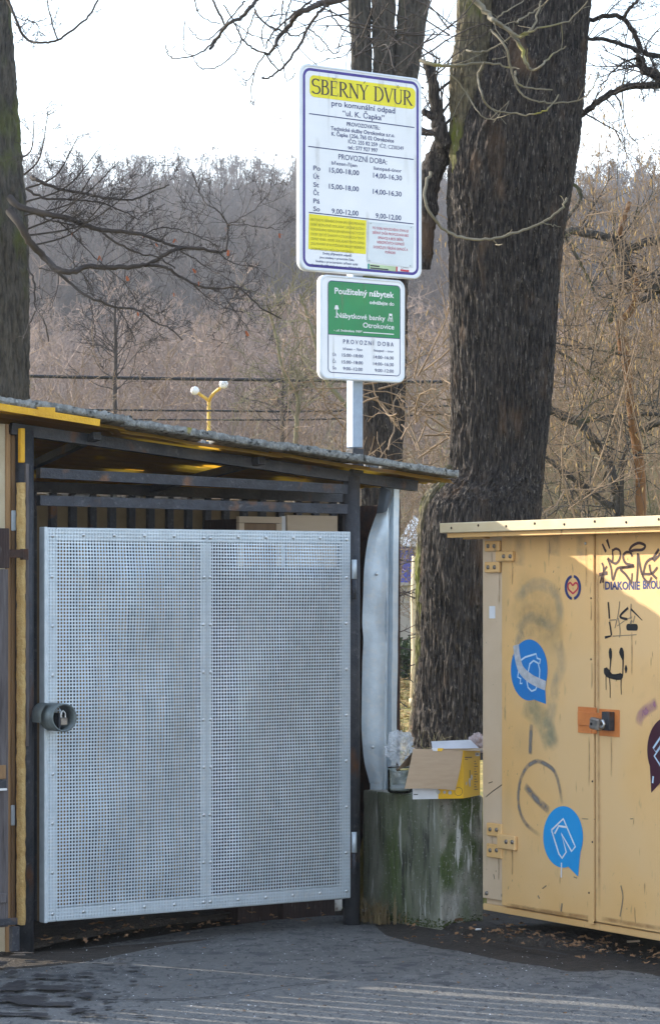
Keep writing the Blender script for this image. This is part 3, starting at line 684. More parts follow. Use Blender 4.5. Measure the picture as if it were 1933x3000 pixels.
bolt = MB(); bolt.lathe((0,0,0), [(0.0085,-0.0005),(0.0085,0.002),(0.006,0.0048),(0.0001,0.006)], 8, 'y'); boltme = bolt.mesh('bolt', M['zinc_bolt'], True)
for xs_ in ((gx0+0.035, gm-0.018), (gm+0.018, gx1-0.028)):
    n = 6
    for i in range(n):
        x = xs_[0]+(xs_[1]-xs_[0])*i/(n-1)
        inst('bolt', boltme, gt, (x, -0.0005, gz1-0.032-0.006*(i in (0,n-1))), (0,0,0))
        inst('bolt', boltme, gt, (x, -0.0005, gz0+0.036), (0,0,0))
    for x in xs_:
        for k in range(1, 8): inst('bolt', boltme, gt, (x+rng.uniform(-0.003,0.003), -0.0005, gz0+(gz1-gz0)*k/8))
# hinges on the right
for y0, y1 in ((1640,1755),(2438,2560)):
    a = GF.at(1043,y0); b = GF.at(1043,y1)
    m_ = MB(); m_.tube([(gx1+0.012,-0.006,b.z),(gx1+0.012,-0.006,(a.z+b.z)/2-0.002)], 0.011, 12, True); hg = m_.build('hinge', M['greysteel'], gt, True)
    m_ = MB(); m_.tube([(gx1+0.012,-0.006,(a.z+b.z)/2+0.002),(gx1+0.012,-0.006,a.z)], 0.0125, 12, True); m_.build('knuckle', M['galv_frame'], hg, True)
    m_ = MB(); m_.box(gx1-0.004, gx1+0.010, 0.004, 0.02, b.z+0.02, a.z-0.02); m_.build('leaf', M['rust'], hg)
# pipe collar guarding the padlock
lk = GF.at(147,2100); 
m_ = MB(); cyl = [(0.060,0.0),(0.060,0.11)]
m_.lathe((lk.x,-0.012,lk.z), [(0.062,0.0),(0.062,0.115),(0.055,0.115),(0.055,0.0),(0.062,0.0)], 32, 'y')
gd = m_.build('lock_guard', M['lockpipe'], gt, True)
m_ = MB()
for k in range(9):      # half pipe shell reaching back to the post
    a0 = math.pi*(0.5+k/8*0.62)
    m_.v += [(lk.x-0.035+0.05*math.cos(a0), -0.07, lk.z+0.062*math.sin(a0)), (lk.x-0.035+0.05*math.cos(a0), 0.02, lk.z+0.062*math.sin(a0))]
for k in range(8): m_.f.append((2*k,2*k+1,2*k+3,2*k+2))
m_.build('half_pipe', M['lockpipe'], gd, True)
m_ = MB(); m_.box(lk.x-0.018, lk.x-0.010, -0.11, -0.02, lk.z-0.050, lk.z+0.02); m_.build('lock_plate', M['darksteel'], gd)
pk = GF.empty('padlock', lk.x, 0, lk.z); tag(pk, 'small padlock inside the pipe collar of the perforated gate', 'padlock')
m_ = MB(); m_.box(-0.008,0.030,-0.105,-0.085,-0.035,0.0,0.004); m_.build('body', M['brass'], pk)
m_ = MB(); m_.tube([(0.0,-0.095,-0.001),(0.0,-0.095,0.018),(0.011,-0.095,0.030),(0.022,-0.095,0.018),(0.022,-0.095,-0.001)], 0.0035, 8); m_.build('shackle', M['zinc_bolt'], pk, True)

# ------------------------------------------------------------------ wall pillar and slatted yard gate at the left
wl = GF.empty('wall_pillar'); tag(wl, 'narrow wall end of cream panel and brown boards at the left', 'wall')
zt = zroof(-0.2,0)-0.03
def strip(name, px0, px1, off0, off1, z0, z1, m, parent=wl):
    a = GF.at(px0,1700,off0).x; b = GF.at(px1,1700,off0).x
    m_ = MB(); m_.box(a, b, off0, off1, z0, z1, 0.003); return m_.build(name, M[m], parent)
strip('cream_panel', -40, 17, 0.06, 0.16, 0.0, zt, 'creampanel')
strip('rusty_angle', 18, 32, 0.05, 0.15, 0.0, zt, 'orange' if False else 'wood_brown')
strip('brown_board', 33, 62, 0.065, 0.10, 0.0, zt-0.02, 'wood_brown')
# foam edge: lumpy yellowed strip
a = GF.at(61,1700,0.0); b = GF.at(75,1700,0.0)
v, f = [], []; nh = 160
for j in range(nh+1):
    z = 0.12+(GF.at(66,1400,0).z-0.02-0.12)*j/nh
    for i, (x, y) in enumerate(((a.x,0.04),(a.x,0.0),(b.x,0.0),(b.x,0.04))):
        v.append((x+0.004*noise.noise(Vector((i*3, 0, z*22))), y+0.006*noise.noise(Vector((i*5, 2, z*30))), z))
for j in range(nh):
    for i in range(3): f.append((j*4+i, j*4+i+1, (j+1)*4+i+1, (j+1)*4+i))
me = bpy.data.meshes.new('foam_edge'); me.from_pydata(v, [], f); me.materials.append(M['foam']); me.shade_smooth()
o = bpy.data.objects.new('foam_edge', me); col.objects.link(o); o.parent = wl
a2 = GF.at(66,1355,-0.002)
m_ = MB(); m_.box(a.x+0.001, b.x-0.001, 0.001, 0.03, a2.z, zt-0.02, 0.003); m_.build('yellow_edge', M['yellowlip'], wl)
strip('thin_batten', 76, 86, 0.002, 0.03, 0.90, GF.at(80,1358).z, 'wood_old')
strip('metal_tab', 34, 48, 0.055, 0.062, GF.at(40,1555,0.05).z, GF.at(40,1495,0.05).z, 'galv_frame')
strip('metal_tab', 33, 45, 0.055, 0.062, GF.at(40,2420,0.05).z, GF.at(40,2360,0.05).z, 'galv_frame')

yg = GF.empty('slatted_gate'); tag(yg, 'weathered grey plank gate cut off at the left edge', 'gate')
xr = GF.at(17,2000,-0.06).x
px = xr; k = 0; r4 = random.Random(8)
plk = []
while px > xr-2.6 and k < 24:
    w = r4.uniform(0.09,0.125); ztop = 1.62+r4.uniform(-0.03,0.03)
    if k == 0:
        zs = GF.at(10,1665,-0.06).z
        m_ = MB(); m_.box(px-w, px, -0.085, -0.06, 0.13, zs-0.004, 0.003); m_.build('plank', M['wood_old'], yg)
        m_ = MB(); m_.box(px-w-0.005, px+0.004, -0.088, -0.057, zs, GF.at(10,1548,-0.06).z, 0.003); m_.build('post_cap', M['wood_dark'], yg)
    else:
        m_ = MB(); m_.box(px-w, px, -0.085, -0.06, 0.13, ztop, 0.003); m_.build('plank', M['wood_old'], yg)
    px -= w+(0.10 if k == 0 else r4.uniform(0.022,0.050)); k += 1
m_ = MB(); m_.box(px+0.1, xr-0.004, -0.054, -0.030, 0.13, 0.68, 0.003); m_.build('added_sun_board', M['wood_old'], yg)  # unseen board added to keep low sun off the ground near the gate
for z in (0.70, 1.38):
    m_ = MB(); m_.box(px+0.1, xr-0.004, -0.055, -0.015, z, z+0.08, 0.003); m_.build('rail', M['wood_old'], yg)
# strap, latch, hinge pieces at the gate's edge
def hw(name, px0, px1, py0, py1, off0, off1, m, parent=yg):
    a = GF.at(px0,py1,off0); b = GF.at(px1,py0,off0)
    m_ = MB(); m_.box(a.x, b.x, off0, off1, a.z, b.z, 0.002); return m_.build(name, M[m], parent)
hw('strap', 20, 70, 1610, 1634, -0.062, -0.05, 'rust')
hw('strap_end', 66, 84, 1608, 1640, -0.055, -0.03, 'rust')
hw('hinge_plate', -30, 18, 2242, 2285, -0.098, -0.088, 'wood_brown')
lt = hw('latch', -30, 20, 2286, 2318, -0.105, -0.089, 'darksteel')
hw('latch_edge', -30, 21, 2310, 2319, -0.108, -0.1055, 'whitepaint', lt)
hw('foot_hinge', -20, 52, 2690, 2716, -0.10, -0.089, 'greysteel')
hw('foot_post', 36, 58, 2716, 2790, -0.06, -0.03, 'greysteel')
hw('foot_block', -30, 22, 2618, 2650, -0.10, -0.089, 'wood_old')

# ------------------------------------------------------------------ bent galvanised sheet beside the right post
sv = GF.empty('metal_sheet'); tag(sv, 'tall bent galvanised sheet with curled top beside the gate post', 'metal sheet')
rows = [ # y, left x, fold x, inner x, right x   (photo measurements)
    (1424,1124,1136,1142,1159),(1450,1120,1134,1142,1159),(1490,1113,1126,1141,1159),(1530,1098,1122,1140,1158),(1570,1085,1120,1140,1158),
    (1620,1077,1119,1139,1157),(1680,1071,1119,1139,1157),(1750,1069,1118,1138,1156),(1830,1066,1117,1138,1156),(1880,1069,1117,1137,1155),(1950,1066,1116,1136,1155),
    (2030,1065,1115,1135,1153),(2110,1064,1114,1135,1152),(2180,1067,1113,1134,1151),(2240,1073,1112,1133,1150),(2290,1086,1111,1132,1149),(2330,1090,1110,1131,1148),(2600,1090,1110,1131,1148)]
rr = catmull([r + (0,) for r in rows], 6)
v, f = [], []
for r_ in rr:
    y, xl, xf, xi, xr_ = r_[:5]
    cols = []
    for k in range(7):
        x = xl+(xf-xl)*k/6; cols.append((x, 0.215-0.05*math.sin(k/6*math.pi*0.5)*(1+0.25*noise.noise(Vector((0,0,y*0.008))))+0.004*noise.noise(Vector((k*0.8, 3, y*0.010)))))
    cols += [(xf+2, 0.160), (xi, 0.195), (xi+1.5, 0.170), (xr_, 0.172), (xr_+0.5, 0.20)]
    for x, off in cols:
        p = GF.at(x, y, 0.20); v.append((p.x, off, p.z))
nc = 12
for j in range(len(rr)-1):
    for i in range(nc-1): f.append((j*nc+i, j*nc+i+1, (j+1)*nc+i+1, (j+1)*nc+i))
me = bpy.data.meshes.new('sheet'); me.from_pydata(v, [], f); me.materials.append(M['galv']); me.shade_smooth(); me.set_sharp_from_angle(angle=R(22))
o = bpy.data.objects.new('sheet', me); col.objects.link(o); o.parent = sv
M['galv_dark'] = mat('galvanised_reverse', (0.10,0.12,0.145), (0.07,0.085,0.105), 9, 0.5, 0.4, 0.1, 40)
p1, p2, p3, p4 = GF.at(1126,1424,0.12), GF.at(1158,1452,0.10), GF.at(1137,1496,0.13), GF.at(1108,1505,0.15)
m_ = MB(); n = 8
for j in range(n+1):
    t = j/n
    A = Vector((p1.x,0.15,p1.z)).lerp(Vector((p4.x,0.165,p4.z)), t); B = Vector((p2.x,0.12,p2.z)).lerp(Vector((p3.x,0.14,p3.z)), t)
    for k in range(5):
        q = A.lerp(B, k/4); q.y -= 0.03*math.sin(k/4*math.pi); m_.v.append(tuple(q))
for j in range(n):
    for k in range(4): m_.f.append((j*5+k, j*5+k+1, (j+1)*5+k+1, (j+1)*5+k))
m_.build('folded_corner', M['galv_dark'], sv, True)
for x, y in ((1104,1682),(1092,2190)):
    p = GF.at(x,y,0.16); inst('rivet', boltme, sv, (p.x, 0.163, p.z), (0,0,0))
m_ = MB(); p = GF.at(1164,1450,0.21); q = GF.at(1172,1450,0.21)
m_.box(p.x, q.x, 0.21, 0.245, 0.3, GF.at(1164,1462,0.21).z); o = m_.build('angle_post', M['rust']); o.location = GF.world(0,0,0); o.rotation_euler = (0,0,GF.a)
tag(o, 'thin rusty angle post right of the bent galvanised sheet', 'post')
# ------------------------------------------------------------------ lettering and strokes on flat faces
_txt_cache = {}
def text_mesh(s, bold=0.0, spacing=1.0):
    key = (s, bold, spacing)
    if key in _txt_cache: return _txt_cache[key]
    cu = bpy.data.curves.new('t', 'FONT'); cu.body = s; cu.size = 1.0; cu.offset = bold; cu.resolution_u = 3; cu.space_character = spacing
    o = bpy.data.objects.new('t', cu); col.objects.link(o)
    dg = bpy.context.evaluated_depsgraph_get(); dg.update()
    me = bpy.data.meshes.new_from_object(o.evaluated_get(dg))
    n = len(me.vertices); co = np.empty(n*3); me.vertices.foreach_get('co', co); co = co.reshape(-1, 3)
    faces = [tuple(p.vertices) for p in me.polygons]
    bpy.data.objects.remove(o); bpy.data.curves.remove(cu); bpy.data.meshes.remove(me)
    _txt_cache[key] = (co, faces); return co, faces
def lettering(s, x0, x1, zbase, cap, y, m, parent, bold=0.012, name='lettering', spacing=1.0, slope=0.0):
    """text fitted between x0 and x1 on the plane y, its baseline at zbase, capitals cap high"""
    co, faces = text_mesh(s, bold, spacing)
    a, b = co[:,0].min(), co[:,0].max()
    k = (x1-x0)/(b-a)
    v = [(x0+(p[0]-a)*k, y, zbase+p[1]*cap/0.727+slope*(p[0]-a)*k) for p in co]
    mb = MB(); mb.v = v; mb.f = [tuple(f) for f in faces]
    return mb.build(name, m, parent)
def ribbon(mb, pts, w, y, closed=False):
    """flat stroke in the xz plane; w: half width, number or list"""
    n = len(pts); b = len(mb.v)
    for i in range(n):
        p = pts[i]
        a = pts[i-1] if (i > 0 or closed) else p
        c = pts[(i+1) % n] if (i < n-1 or closed) else p
        dx, dz = c[0]-a[0], c[1]-a[1]; l = math.hypot(dx, dz) or 1e-9
        nx_, nz_ = -dz/l, dx/l
        ww = w[i] if hasattr(w, '__len__') else w
        mb.v += [(p[0]+nx_*ww, y, p[1]+nz_*ww), (p[0]-nx_*ww, y, p[1]-nz_*ww)]
    for i in range(n if closed else n-1):
        j = (i+1) % n
        mb.f.append((b+2*i, b+2*i+1, b+2*j+1, b+2*j))
def smooth2(pts, n=6):
    return [p[:2] for p in catmull([(*q, 0) for q in pts], n)]
def rrect(x0, x1, z0, z1, r, n=6):
    out = []
    for (cx, cz, a0) in ((x1-r, z1-r, 0), (x0+r, z1-r, 90), (x0+r, z0+r, 180), (x1-r, z0+r, 270)):
        for k in range(n+1):
            a = R(a0+90*k/n); out.append((cx+r*math.cos(a), cz+r*math.sin(a)))
    return out

# ------------------------------------------------------------------ sign post and the two boards
SX, SOFF = GF.at(1039,1300,0.05).x, 0.05
sp = GF.empty('sign_post', SX, SOFF, 0); tag(sp, 'square galvanised post carrying both information boards above the shelter roof', 'post')
zb = zroof(SX, 0.05)
m_ = MB(); m_.box(-0.029,0.029,-0.029,0.029, zb+0.105, GF.at(1039,210).z, 0.004); m_.build('shaft', M['post_galv'], sp)
m_ = MB(); m_.box(-0.032,0.032,-0.032,0.032, zb-0.02, zb+0.102, 0.004); m_.build('base_sleeve', M['darksteel'], sp)

def board(name, lab, tlx, tly, trx, brx, bry, off, rad, wid=None, hgt=None):
    a = GF.at(tlx, tly, off); c = GF.at(brx, bry, off)
    e = GF.empty(name, a.x, off, 0); tag(e, lab, 'sign', 'information boards')
    W_ = c.x-a.x; z1 = a.z; z0 = c.z
    # dished aluminium blank with raised rolled edge
    out = rrect(0, W_, z0, z1, rad, 8); inn = rrect(0.012, W_-0.012, z0+0.012, z1-0.012, rad-0.008, 8)
    mb = MB(); n = len(out)
    for ring, y in ((out, 0.030), (out, 0.004), ([((p[0]+q[0])/2, (p[1]+q[1])/2) for p, q in zip(out, inn)], -0.001), (inn, 0.004)):
        mb.v += [(p[0], y, p[1]) for p in ring]
    for k in range(3):
        for i in range(n):
            j = (i+1) % n; mb.f.append((k*n+i, (k+1)*n+i, (k+1)*n+j, k*n+j))
    mb.f.append(tuple(range(n)))
    mb.build('rim', M['signrim'], e, True)
    mb = MB(); mb.poly([(p[0], 0.0038, p[1]) for p in inn][::-1]); mb.build('face', M['signwhite'] if 'large' in lab else M['signwhite2'], e)
    for z in (z0+0.22*(z1-z0), z1-0.22*(z1-z0)):
        m_ = MB(); m_.box(SX-a.x-0.06, SX-a.x+0.06, 0.031, SOFF-off-0.031, z-0.015, z+0.015); m_.build('bracket', M['galv_frame'], e)
    return e, W_, z0, z1
OFFS = -0.045
sg, SW, sz0, sz1 = board('information_board', 'large white board headed with dark letters on a yellow band', 879, 182, 1237, 1236, 818, OFFS, 0.045)
def sm(x, y):       # from the enlarged photo crop of the board to its own face
    u = (x-62)/1305.0; yt = 60+178*u; yb = 2285+100*u
    v = (y-yt)/(yb-yt); return (u*SW, sz1-v*(sz1-sz0))
YS = 0.0030
def quadpatch(pts, y, m, parent, name='print_patch', f=sm):
    mb = MB(); mb.poly([(f(*p)[0], y, f(*p)[1]) for p in pts][::-1]); return mb.build(name, m, parent)
def stext(s, x0, x1, yb, cap, m, bold=0.012, y=None, f=sm, parent=None, spacing=1.0):
    a = f(x0, yb); b = f(x1, yb); c = f((x0+x1)/2, yb); c2 = f((x0+x1)/2, yb-cap)
    return lettering(s, a[0], b[0], c[1], c2[1]-c[1], YS if y is None else y, m, parent or sg, bold, 'lettering', spacing)
# purple border
mb = MB(); bx = rrect(0.0245, SW-0.0245, sz0+0.024, sz1-0.024, 0.035, 8); ribbon(mb, bx, 0.0066, YS, True); mb.build('border', M['purple'], sg)
# yellow rounded header
ya = sm(166,200); yc = sm(1298,530); 
mb = MB(); mb.poly([(p[0], YS, p[1]) for p in rrect(sm(166,270)[0], sm(1298,400)[0], sm(730,455+38)[1], sm(730,262)[1], 0.026, 8)][::-1]); mb.build('header_band', M['yellowprint'], sg)
# serif heading, drawn letter by letter
def arc(cx, cz, rx, rz, a0, a1, n=16):
    return [(cx+rx*math.cos(R(a0+(a1-a0)*k/n)), cz+rz*math.sin(R(a0+(a1-a0)*k/n))) for k in range(n+1)]
TH, TN, SF = 0.062, 0.024, 0.020
def vary(pts, thin=TN, thick=TH):
    w = []
    for i in range(len(pts)):
        a = pts[max(0,i-1)]; b = pts[min(len(pts)-1,i+1)]; dx, dz = b[0]-a[0], b[1]-a[1]; l = math.hypot(dx, dz) or 1
        w.append(thin+(thick-thin)*abs(dz/l)**1.3)
    return w
def glyph(ch):
    S_ = []
    def st(p, w): S_.append((p, w))
    def serif(x, z, h=0.10): S_.append(([(x-h, z), (x+h, z)], SF))
    def stem(x, w=TH, z0=0, z1=1): st([(x, z0), (x, z1)], w)
    if ch == 'S':
        p = arc(0.30,0.74,0.24,0.24,35,250,16)+arc(0.30,0.27,0.27,0.26,70,-145,18); st(p, vary(p, 0.03, 0.06)); st([(0.50,0.86),(0.52,0.98)], 0.02); st([(0.06,0.17),(0.04,0.04)], 0.02); return S_, 0.62
    if ch == 'B':
        stem(0.13); p = [(0.13,0.98)]+arc(0.26,0.76,0.20,0.215,90,-90)+[(0.13,0.545)]; st(p, vary(p)); p = [(0.13,0.545)]+arc(0.28,0.28,0.25,0.265,90,-90)+[(0.13,0.02)]; st(p, vary(p)); serif(0.08,0.02,0.08); serif(0.08,0.98,0.08); return S_, 0.62
    if ch == 'E':
        stem(0.13); st([(0.02,0.98),(0.50,0.98)], SF); st([(0.50,0.98),(0.52,0.82)], [0.02,0.012]); st([(0.13,0.56),(0.40,0.56)], SF); st([(0.40,0.64),(0.40,0.48)], 0.014); st([(0.02,0.02),(0.54,0.02)], SF); st([(0.54,0.02),(0.57,0.20)], [0.02,0.012]); return S_, 0.62
    if ch == 'R':
        stem(0.13); p = [(0.13,0.98)]+arc(0.27,0.745,0.22,0.235,90,-90)+[(0.13,0.51)]; st(p, vary(p)); st([(0.26,0.51),(0.60,0.02)], [0.045,0.06]); serif(0.12,0.02); serif(0.08,0.98,0.08); serif(0.62,0.02,0.08); return S_, 0.70
    if ch == 'N':
        stem(0.11, 0.03); stem(0.60, 0.03); st([(0.10,0.97),(0.61,0.03)], 0.06); serif(0.11,0.02); serif(0.08,0.98,0.09); serif(0.60,0.98,0.10); return S_, 0.72
    if ch == 'Y':
        st([(0.08,0.98),(0.32,0.50)], 0.058); st([(0.56,0.98),(0.33,0.50)], 0.028); stem(0.325, TH, 0, 0.52); serif(0.325,0.02); serif(0.09,0.98); serif(0.57,0.98,0.09); return S_, 0.64
    if ch == 'D':
        stem(0.13); p = [(0.13,0.98)]+arc(0.26,0.50,0.37,0.48,90,-90,20)+[(0.13,0.02)]; st(p, vary(p)); serif(0.08,0.02,0.08); serif(0.08,0.98,0.08); return S_, 0.70
    if ch == 'V':
        st([(0.09,0.98),(0.34,0.02)], 0.06); st([(0.60,0.98),(0.35,0.02)], 0.028); serif(0.10,0.98,0.11); serif(0.60,0.98,0.09); return S_, 0.66
    if ch == 'U':
        stem(0.13, TH, 0.3, 1); stem(0.56, 0.028, 0.3, 1); p = arc(0.345,0.30,0.215,0.29,180,360); st(p, vary(p, 0.028, 0.05)); serif(0.13,0.98); serif(0.56,0.98,0.09); return S_, 0.70
    return S_, 0.42
mb = MB(); adv = 0.0; gl = []
for ch, ac in (('S',''),('B',''),('E','caron'),('R',''),('N',''),('Y','acute'),(' ',''),('D',''),('V',''),('U','ring'),('R','')):
    s_, w = glyph(ch) if ch != ' ' else ([], 0.38)
    s_ = list(s_)
    if ac == 'caron': s_.append(([(0.18,1.22),(0.29,1.10),(0.40,1.22)], 0.022))
    if ac == 'acute': s_.append(([(0.30,1.08),(0.40,1.24)], [0.016,0.032]))
    if ac == 'ring': s_.append((arc(0.345,1.17,0.07,0.08,0,360,14), 0.017))
    for p, ww in s_: gl.append(([(a+adv, b) for a, b in p], ww))
    adv += w
h0 = sm(185,385); h1 = sm(1268,520); hz = sm(726,455)[1]; hc = sm(726,455-158)[1]-hz; kx = (h1[0]-h0[0])/adv
for p, ww in gl:
    q = [(h0[0]+a*kx, hz+b*hc) for a, b in p]
    kk = (kx+hc)/2
    ribbon(mb, q, [w*kk for w in ww] if hasattr(ww, '__len__') else ww*kk, 0.0022)
mb.build('heading', M['ink'], sg)
N_ = M['navy']
stext('pro komunální odpad', 395, 1075, 563, 60, N_, 0.014)
stext('“ul. K. Čapka”', 512, 960, 655, 60, N_, 0.014)
for (a, b) in (((160,606),(1287,757)),((150,958),(1278,1099)),((157,1668),(1278,1789))):
    mb = MB(); ribbon(mb, [sm(*a), sm(*b)], 0.0024, YS); mb.build('rule', M['navy'], sg)
stext('PROVOZOVATEL:', 555, 910, 757, 42, N_, 0.020)
stext('Technické služby Otrokovice s.r.o.', 388, 1072, 821, 42, N_, 0.020)
stext('K. Čapka 1256, 765 02 Otrokovice', 395, 1062, 880, 42, N_, 0.020)
stext('IČO: 255 82 259', 572, 884, 941, 42, N_, 0.016)
stext('IČZ: CZ00349', 908, 1168, 985, 42, N_, 0.004)
stext('tel.: 577 927 997', 568, 887, 1004, 42, N_, 0.020)
stext('PROVOZNÍ DOBA:', 468, 987, 1124, 60, N_, 0.008)
stext('březen-říjen', 395, 665, 1166, 38, N_, 0.012); stext('listopad-únor', 843, 1146, 1223, 38, N_, 0.012)
for s_, yb, x1 in (('Po',1217,278),('Út',1306,265),('St',1395,262),('Čt',1482,263),('Pá',1570,270),('So',1655,272)): stext(s_, 204, x1, yb, 52, N_, 0.016)
for x0, x1, yb, s_ in ((370,687,1252,'15,00-18,00'),(838,1150,1308,'14,00-16,30'),(368,684,1426,'15,00-18,00'),(835,1147,1481,'14,00-16,30'),(397,680,1689,'9,00-12,00'),(865,1142,1738,'9,00-12,00')): stext(s_, x0, x1, yb, 54, N_, 0.016)
yb_ = quadpatch([(158,1682),(765,1752),(760,2115),(152,2060)], YS, M['yellowprint'], sg, 'yellow_panel')
for i, s_ in enumerate(('DO TOHOTO SBĚRNÉHO DVORA SMÍ V JEHO PROVOZNÍ','DOBĚ BEZPLATNĚ ODKLÁDAT URČENÉ SLOŽKY','KOMUNÁLNÍHO ODPADU JEN NEPODNIKAJÍCÍ FYZICKÉ','OSOBY, JEJICHŽ ČINNOSTÍ V OTROKOVICÍCH TENTO','ODPAD VZNIKL. OSOBY ODKLÁDAJÍCÍ TENTO ODPAD','JSOU POVINNY SE NA POŽÁDÁNÍ OBSLUHY SBĚRNÉHO','DVORA PROKÁZAT PRŮKAZEM TOTOŽNOSTI')):
    stext(s_, 178, 742 if i < 6 else 625, 1782+51*i, 28, M['olive_ink'], 0.0, 0.0022, parent=yb_)
for x0, x1, yb, s_ in ((303,607,2130,'Druhy přijímaných odpadů'),(270,636,2174,'jsou uvedeny v provozním řádu.'),(228,672,2218,'Souhlas s provozováním zařízení vydal'),(187,710,2262,'Krajský úřad Zlínského kraje, tel.: 577 043 382')): stext(s_, x0, x1, yb, 25, N_, 0.016)
nt = quadpatch([(780,1765),(1282,1812),(1272,2262),(772,2200)], 0.0016, M['paper'], sg, 'laminated_notice')
for x0, x1, yb, s_ in ((830,1220,1862,'PO DOBU NOUZOVÉHO STAVU JE'),(827,1222,1912,'SBĚRNÝ DVŮR PROVOZOVÁN BEZ'),(887,1163,1962,'SPRÁVCE A BEZE SBĚRU'),(877,1172,2010,'NEBEZPEČNÝCH ODPADŮ'),(838,1212,2065,'DODRŽUJTE TŘÍDĚNÍ ODPADŮ A'),(965,1080,2110,'POŘÁDEK')):
    stext(s_, x0, x1, yb, 28, M['pink_ink'], 0.010, 0.0008, parent=nt)
for i, (x, y) in enumerate(((810,1778),(1250,1825),(792,2180),(1242,2235))):
    p = sm(x, y); inst('screw', boltme, sg, (p[0], 0.0008, p[1]), (0,0,0), (0.55,0.6,0.55))
gs = quadpatch([(779,2215),(1102,2248),(1100,2302),(778,2272)], YS, M['palegreen'], sg, 'green_strip')
quadpatch([(779,2215),(796,2217),(795,2275),(778,2272)], 0.0022, M['teal'], gs); quadpatch([(1085,2246),(1102,2248),(1100,2302),(1084,2300)], 0.0022, M['red'], gs)
mb = MB(); ribbon(mb, [sm(805,2236), sm(905,2246)], 0.0030, 0.0022); ribbon(mb, [sm(805,2262), sm(1000,2280)], 0.0030, 0.0022); mb.build('fine_print', M['ink'], gs)
mb = MB(); ribbon(mb, [sm(1133,2284), sm(1226,2294)], 0.0048, 0.0022); mb.build('red_bar', M['red'], sg)
mb = MB(); c_ = sm(1152,2256); ribbon(mb, arc(c_[0], c_[1], 0.006, 0.005, 0, 360, 12), 0.0012, 0.0022); ribbon(mb, [sm(1170,2256), sm(1222,2262)], 0.0016, 0.0022); mb.build('small_logo', M['grey'], sg)

s2, W2, b0, b1 = board('information_board', 'smaller green and white board mounted below the large one', 939, 802, 1187, 1187, 1122, OFFS, 0.040)
def sm2(x, y):
    u = (x-160)/1020.0; yt = 100+88*u; yb = 1360+58*u
    v = (y-yt)/(yb-yt); return (u*W2, b1-v*(b1-b0))
x0, z1_ = sm2(254,182); x1, _ = sm2(1120,250); zg = sm2(680,853)[1]; zb_ = sm2(680,1307)[1]; zt_ = sm2(680,214)[1]
pts = [p for p in rrect(x0, x1, zb_, zt_, 0.02, 8)]
up = [p for p in pts if p[1] > zg]
up = [(x1, zg)] + [p for p in pts if p[1] > zg and True] + [(x0, zg)]
mb = MB(); mb.poly([(p[0], YS, p[1]) for p in up][::-1]); gp = mb.build('green_panel', M['green'], s2)
mb = MB(); ribbon(mb, pts, 0.0018, 0.0024, True); ribbon(mb, [(x0, zg), (x1, zg)], 0.0015, 0.0024); mb.build('border', M['teal'] if False else M['navy'], s2)
Wi = M['white_ink']
def s2t(s_, a, b, yb, cap, m, bold=0.010, y=0.0018, spacing=1.0): stext(s_, a, b, yb, cap, m, bold, y, sm2, s2, spacing)
s2t('Použitelný nábytek', 328, 1045, 364, 74, Wi, 0.022); s2t('odvážejte do', 747, 1045, 474, 44, Wi, 0.020)
s2t('Nábytkové banky', 352, 937, 645, 62, Wi, 0.012); s2t('Otrokovice', 668, 1045, 758, 62, Wi, 0.012)
s2t('- „ul. Svobodova 1909”', 320, 662, 798, 28, Wi, 0.018)
mb = MB(); ribbon(mb, [sm2(670,803), sm2(1042,830)], 0.0022, 0.0018); mb.build('rule', Wi, s2)
mb = MB(); mb.poly([(q[0], 0.0018, q[1]) for q in (sm2(338,475), sm2(366,477), sm2(380,528), sm2(324,524))][::-1]); ribbon(mb, [sm2(352,526), sm2(352,618)], 0.0022, 0.0018); ribbon(mb, [sm2(334,618), sm2(372,622)], 0.0022, 0.0018); mb.build('lamp_icon', Wi, s2)
mb = MB(); mb.poly([(q[0], 0.0018, q[1]) for q in (sm2(984,580), sm2(1022,584), sm2(1022,612), sm2(984,606))][::-1])
for a, b in (((986,606),(982,630)),((1020,612),(1022,636)),((980,632),(1024,636)),((980,632),(968,672)),((994,634),(990,676)),((1010,634),(1010,680)),((1022,636),(1028,680))): ribbon(mb, [sm2(*a), sm2(*b)], 0.0017, 0.0018)
mb.build('chair_icon', Wi, s2)
s2t('PROVOZNÍ DOBA', 432, 1040, 958, 54, N_, 0.004, spacing=1.5)
s2t('březen – říjen', 430, 660, 1020, 30, N_, 0.004); s2t('listopad – únor', 800, 1040, 1042, 30, N_, 0.004)
for a, b, yb, t_ in ((305,348,1088,'Út'),(305,345,1170,'Čt'),(305,348,1248,'So'),(418,668,1102,'15:00–18:00'),(416,666,1184,'15:00–18:00'),(430,662,1263,'9:00–12:00'),(795,1040,1126,'14:00–16:30'),(793,1040,1208,'14:00–16:30'),(812,1040,1286,'9:00–12:00')): s2t(t_, a, b, yb, 40, N_, 0.004)

r6 = random.Random(14)
def grime(e, W__, z0_, z1_, n):
    for i in range(n):
        x = r6.uniform(0.03, W__-0.03); L_ = r6.uniform(0.10,0.35); zt_ = z1_-0.015 if i % 3 else r6.uniform(z0_+0.2, z1_-0.1)
        mb = MB(); dn = []; w_ = r6.uniform(0.004,0.016)
        for k in range(9):
            for q in range(5):
                s_ = -1+q/2; mb.v.append((x+s_*w_+0.004*noise.noise(Vector((k*0.6, i, 0))), 0.0006, zt_-L_*k/8)); dn.append((1-s_*s_)*(1-k/8)*min(1, k/1.5))
        for k in range(8):
            for q in range(4): mb.f.append((k*5+q, k*5+q+1, k*5+q+6, k*5+q+5))
        o = mb.build('grime_run', M['grime_run'], e); o.data.attributes.new('dens', 'FLOAT', 'POINT').data.foreach_set('value', dn)
grime(sg, SW, sz0, sz1, 11); grime(s2, W2, b0, b1, 5)

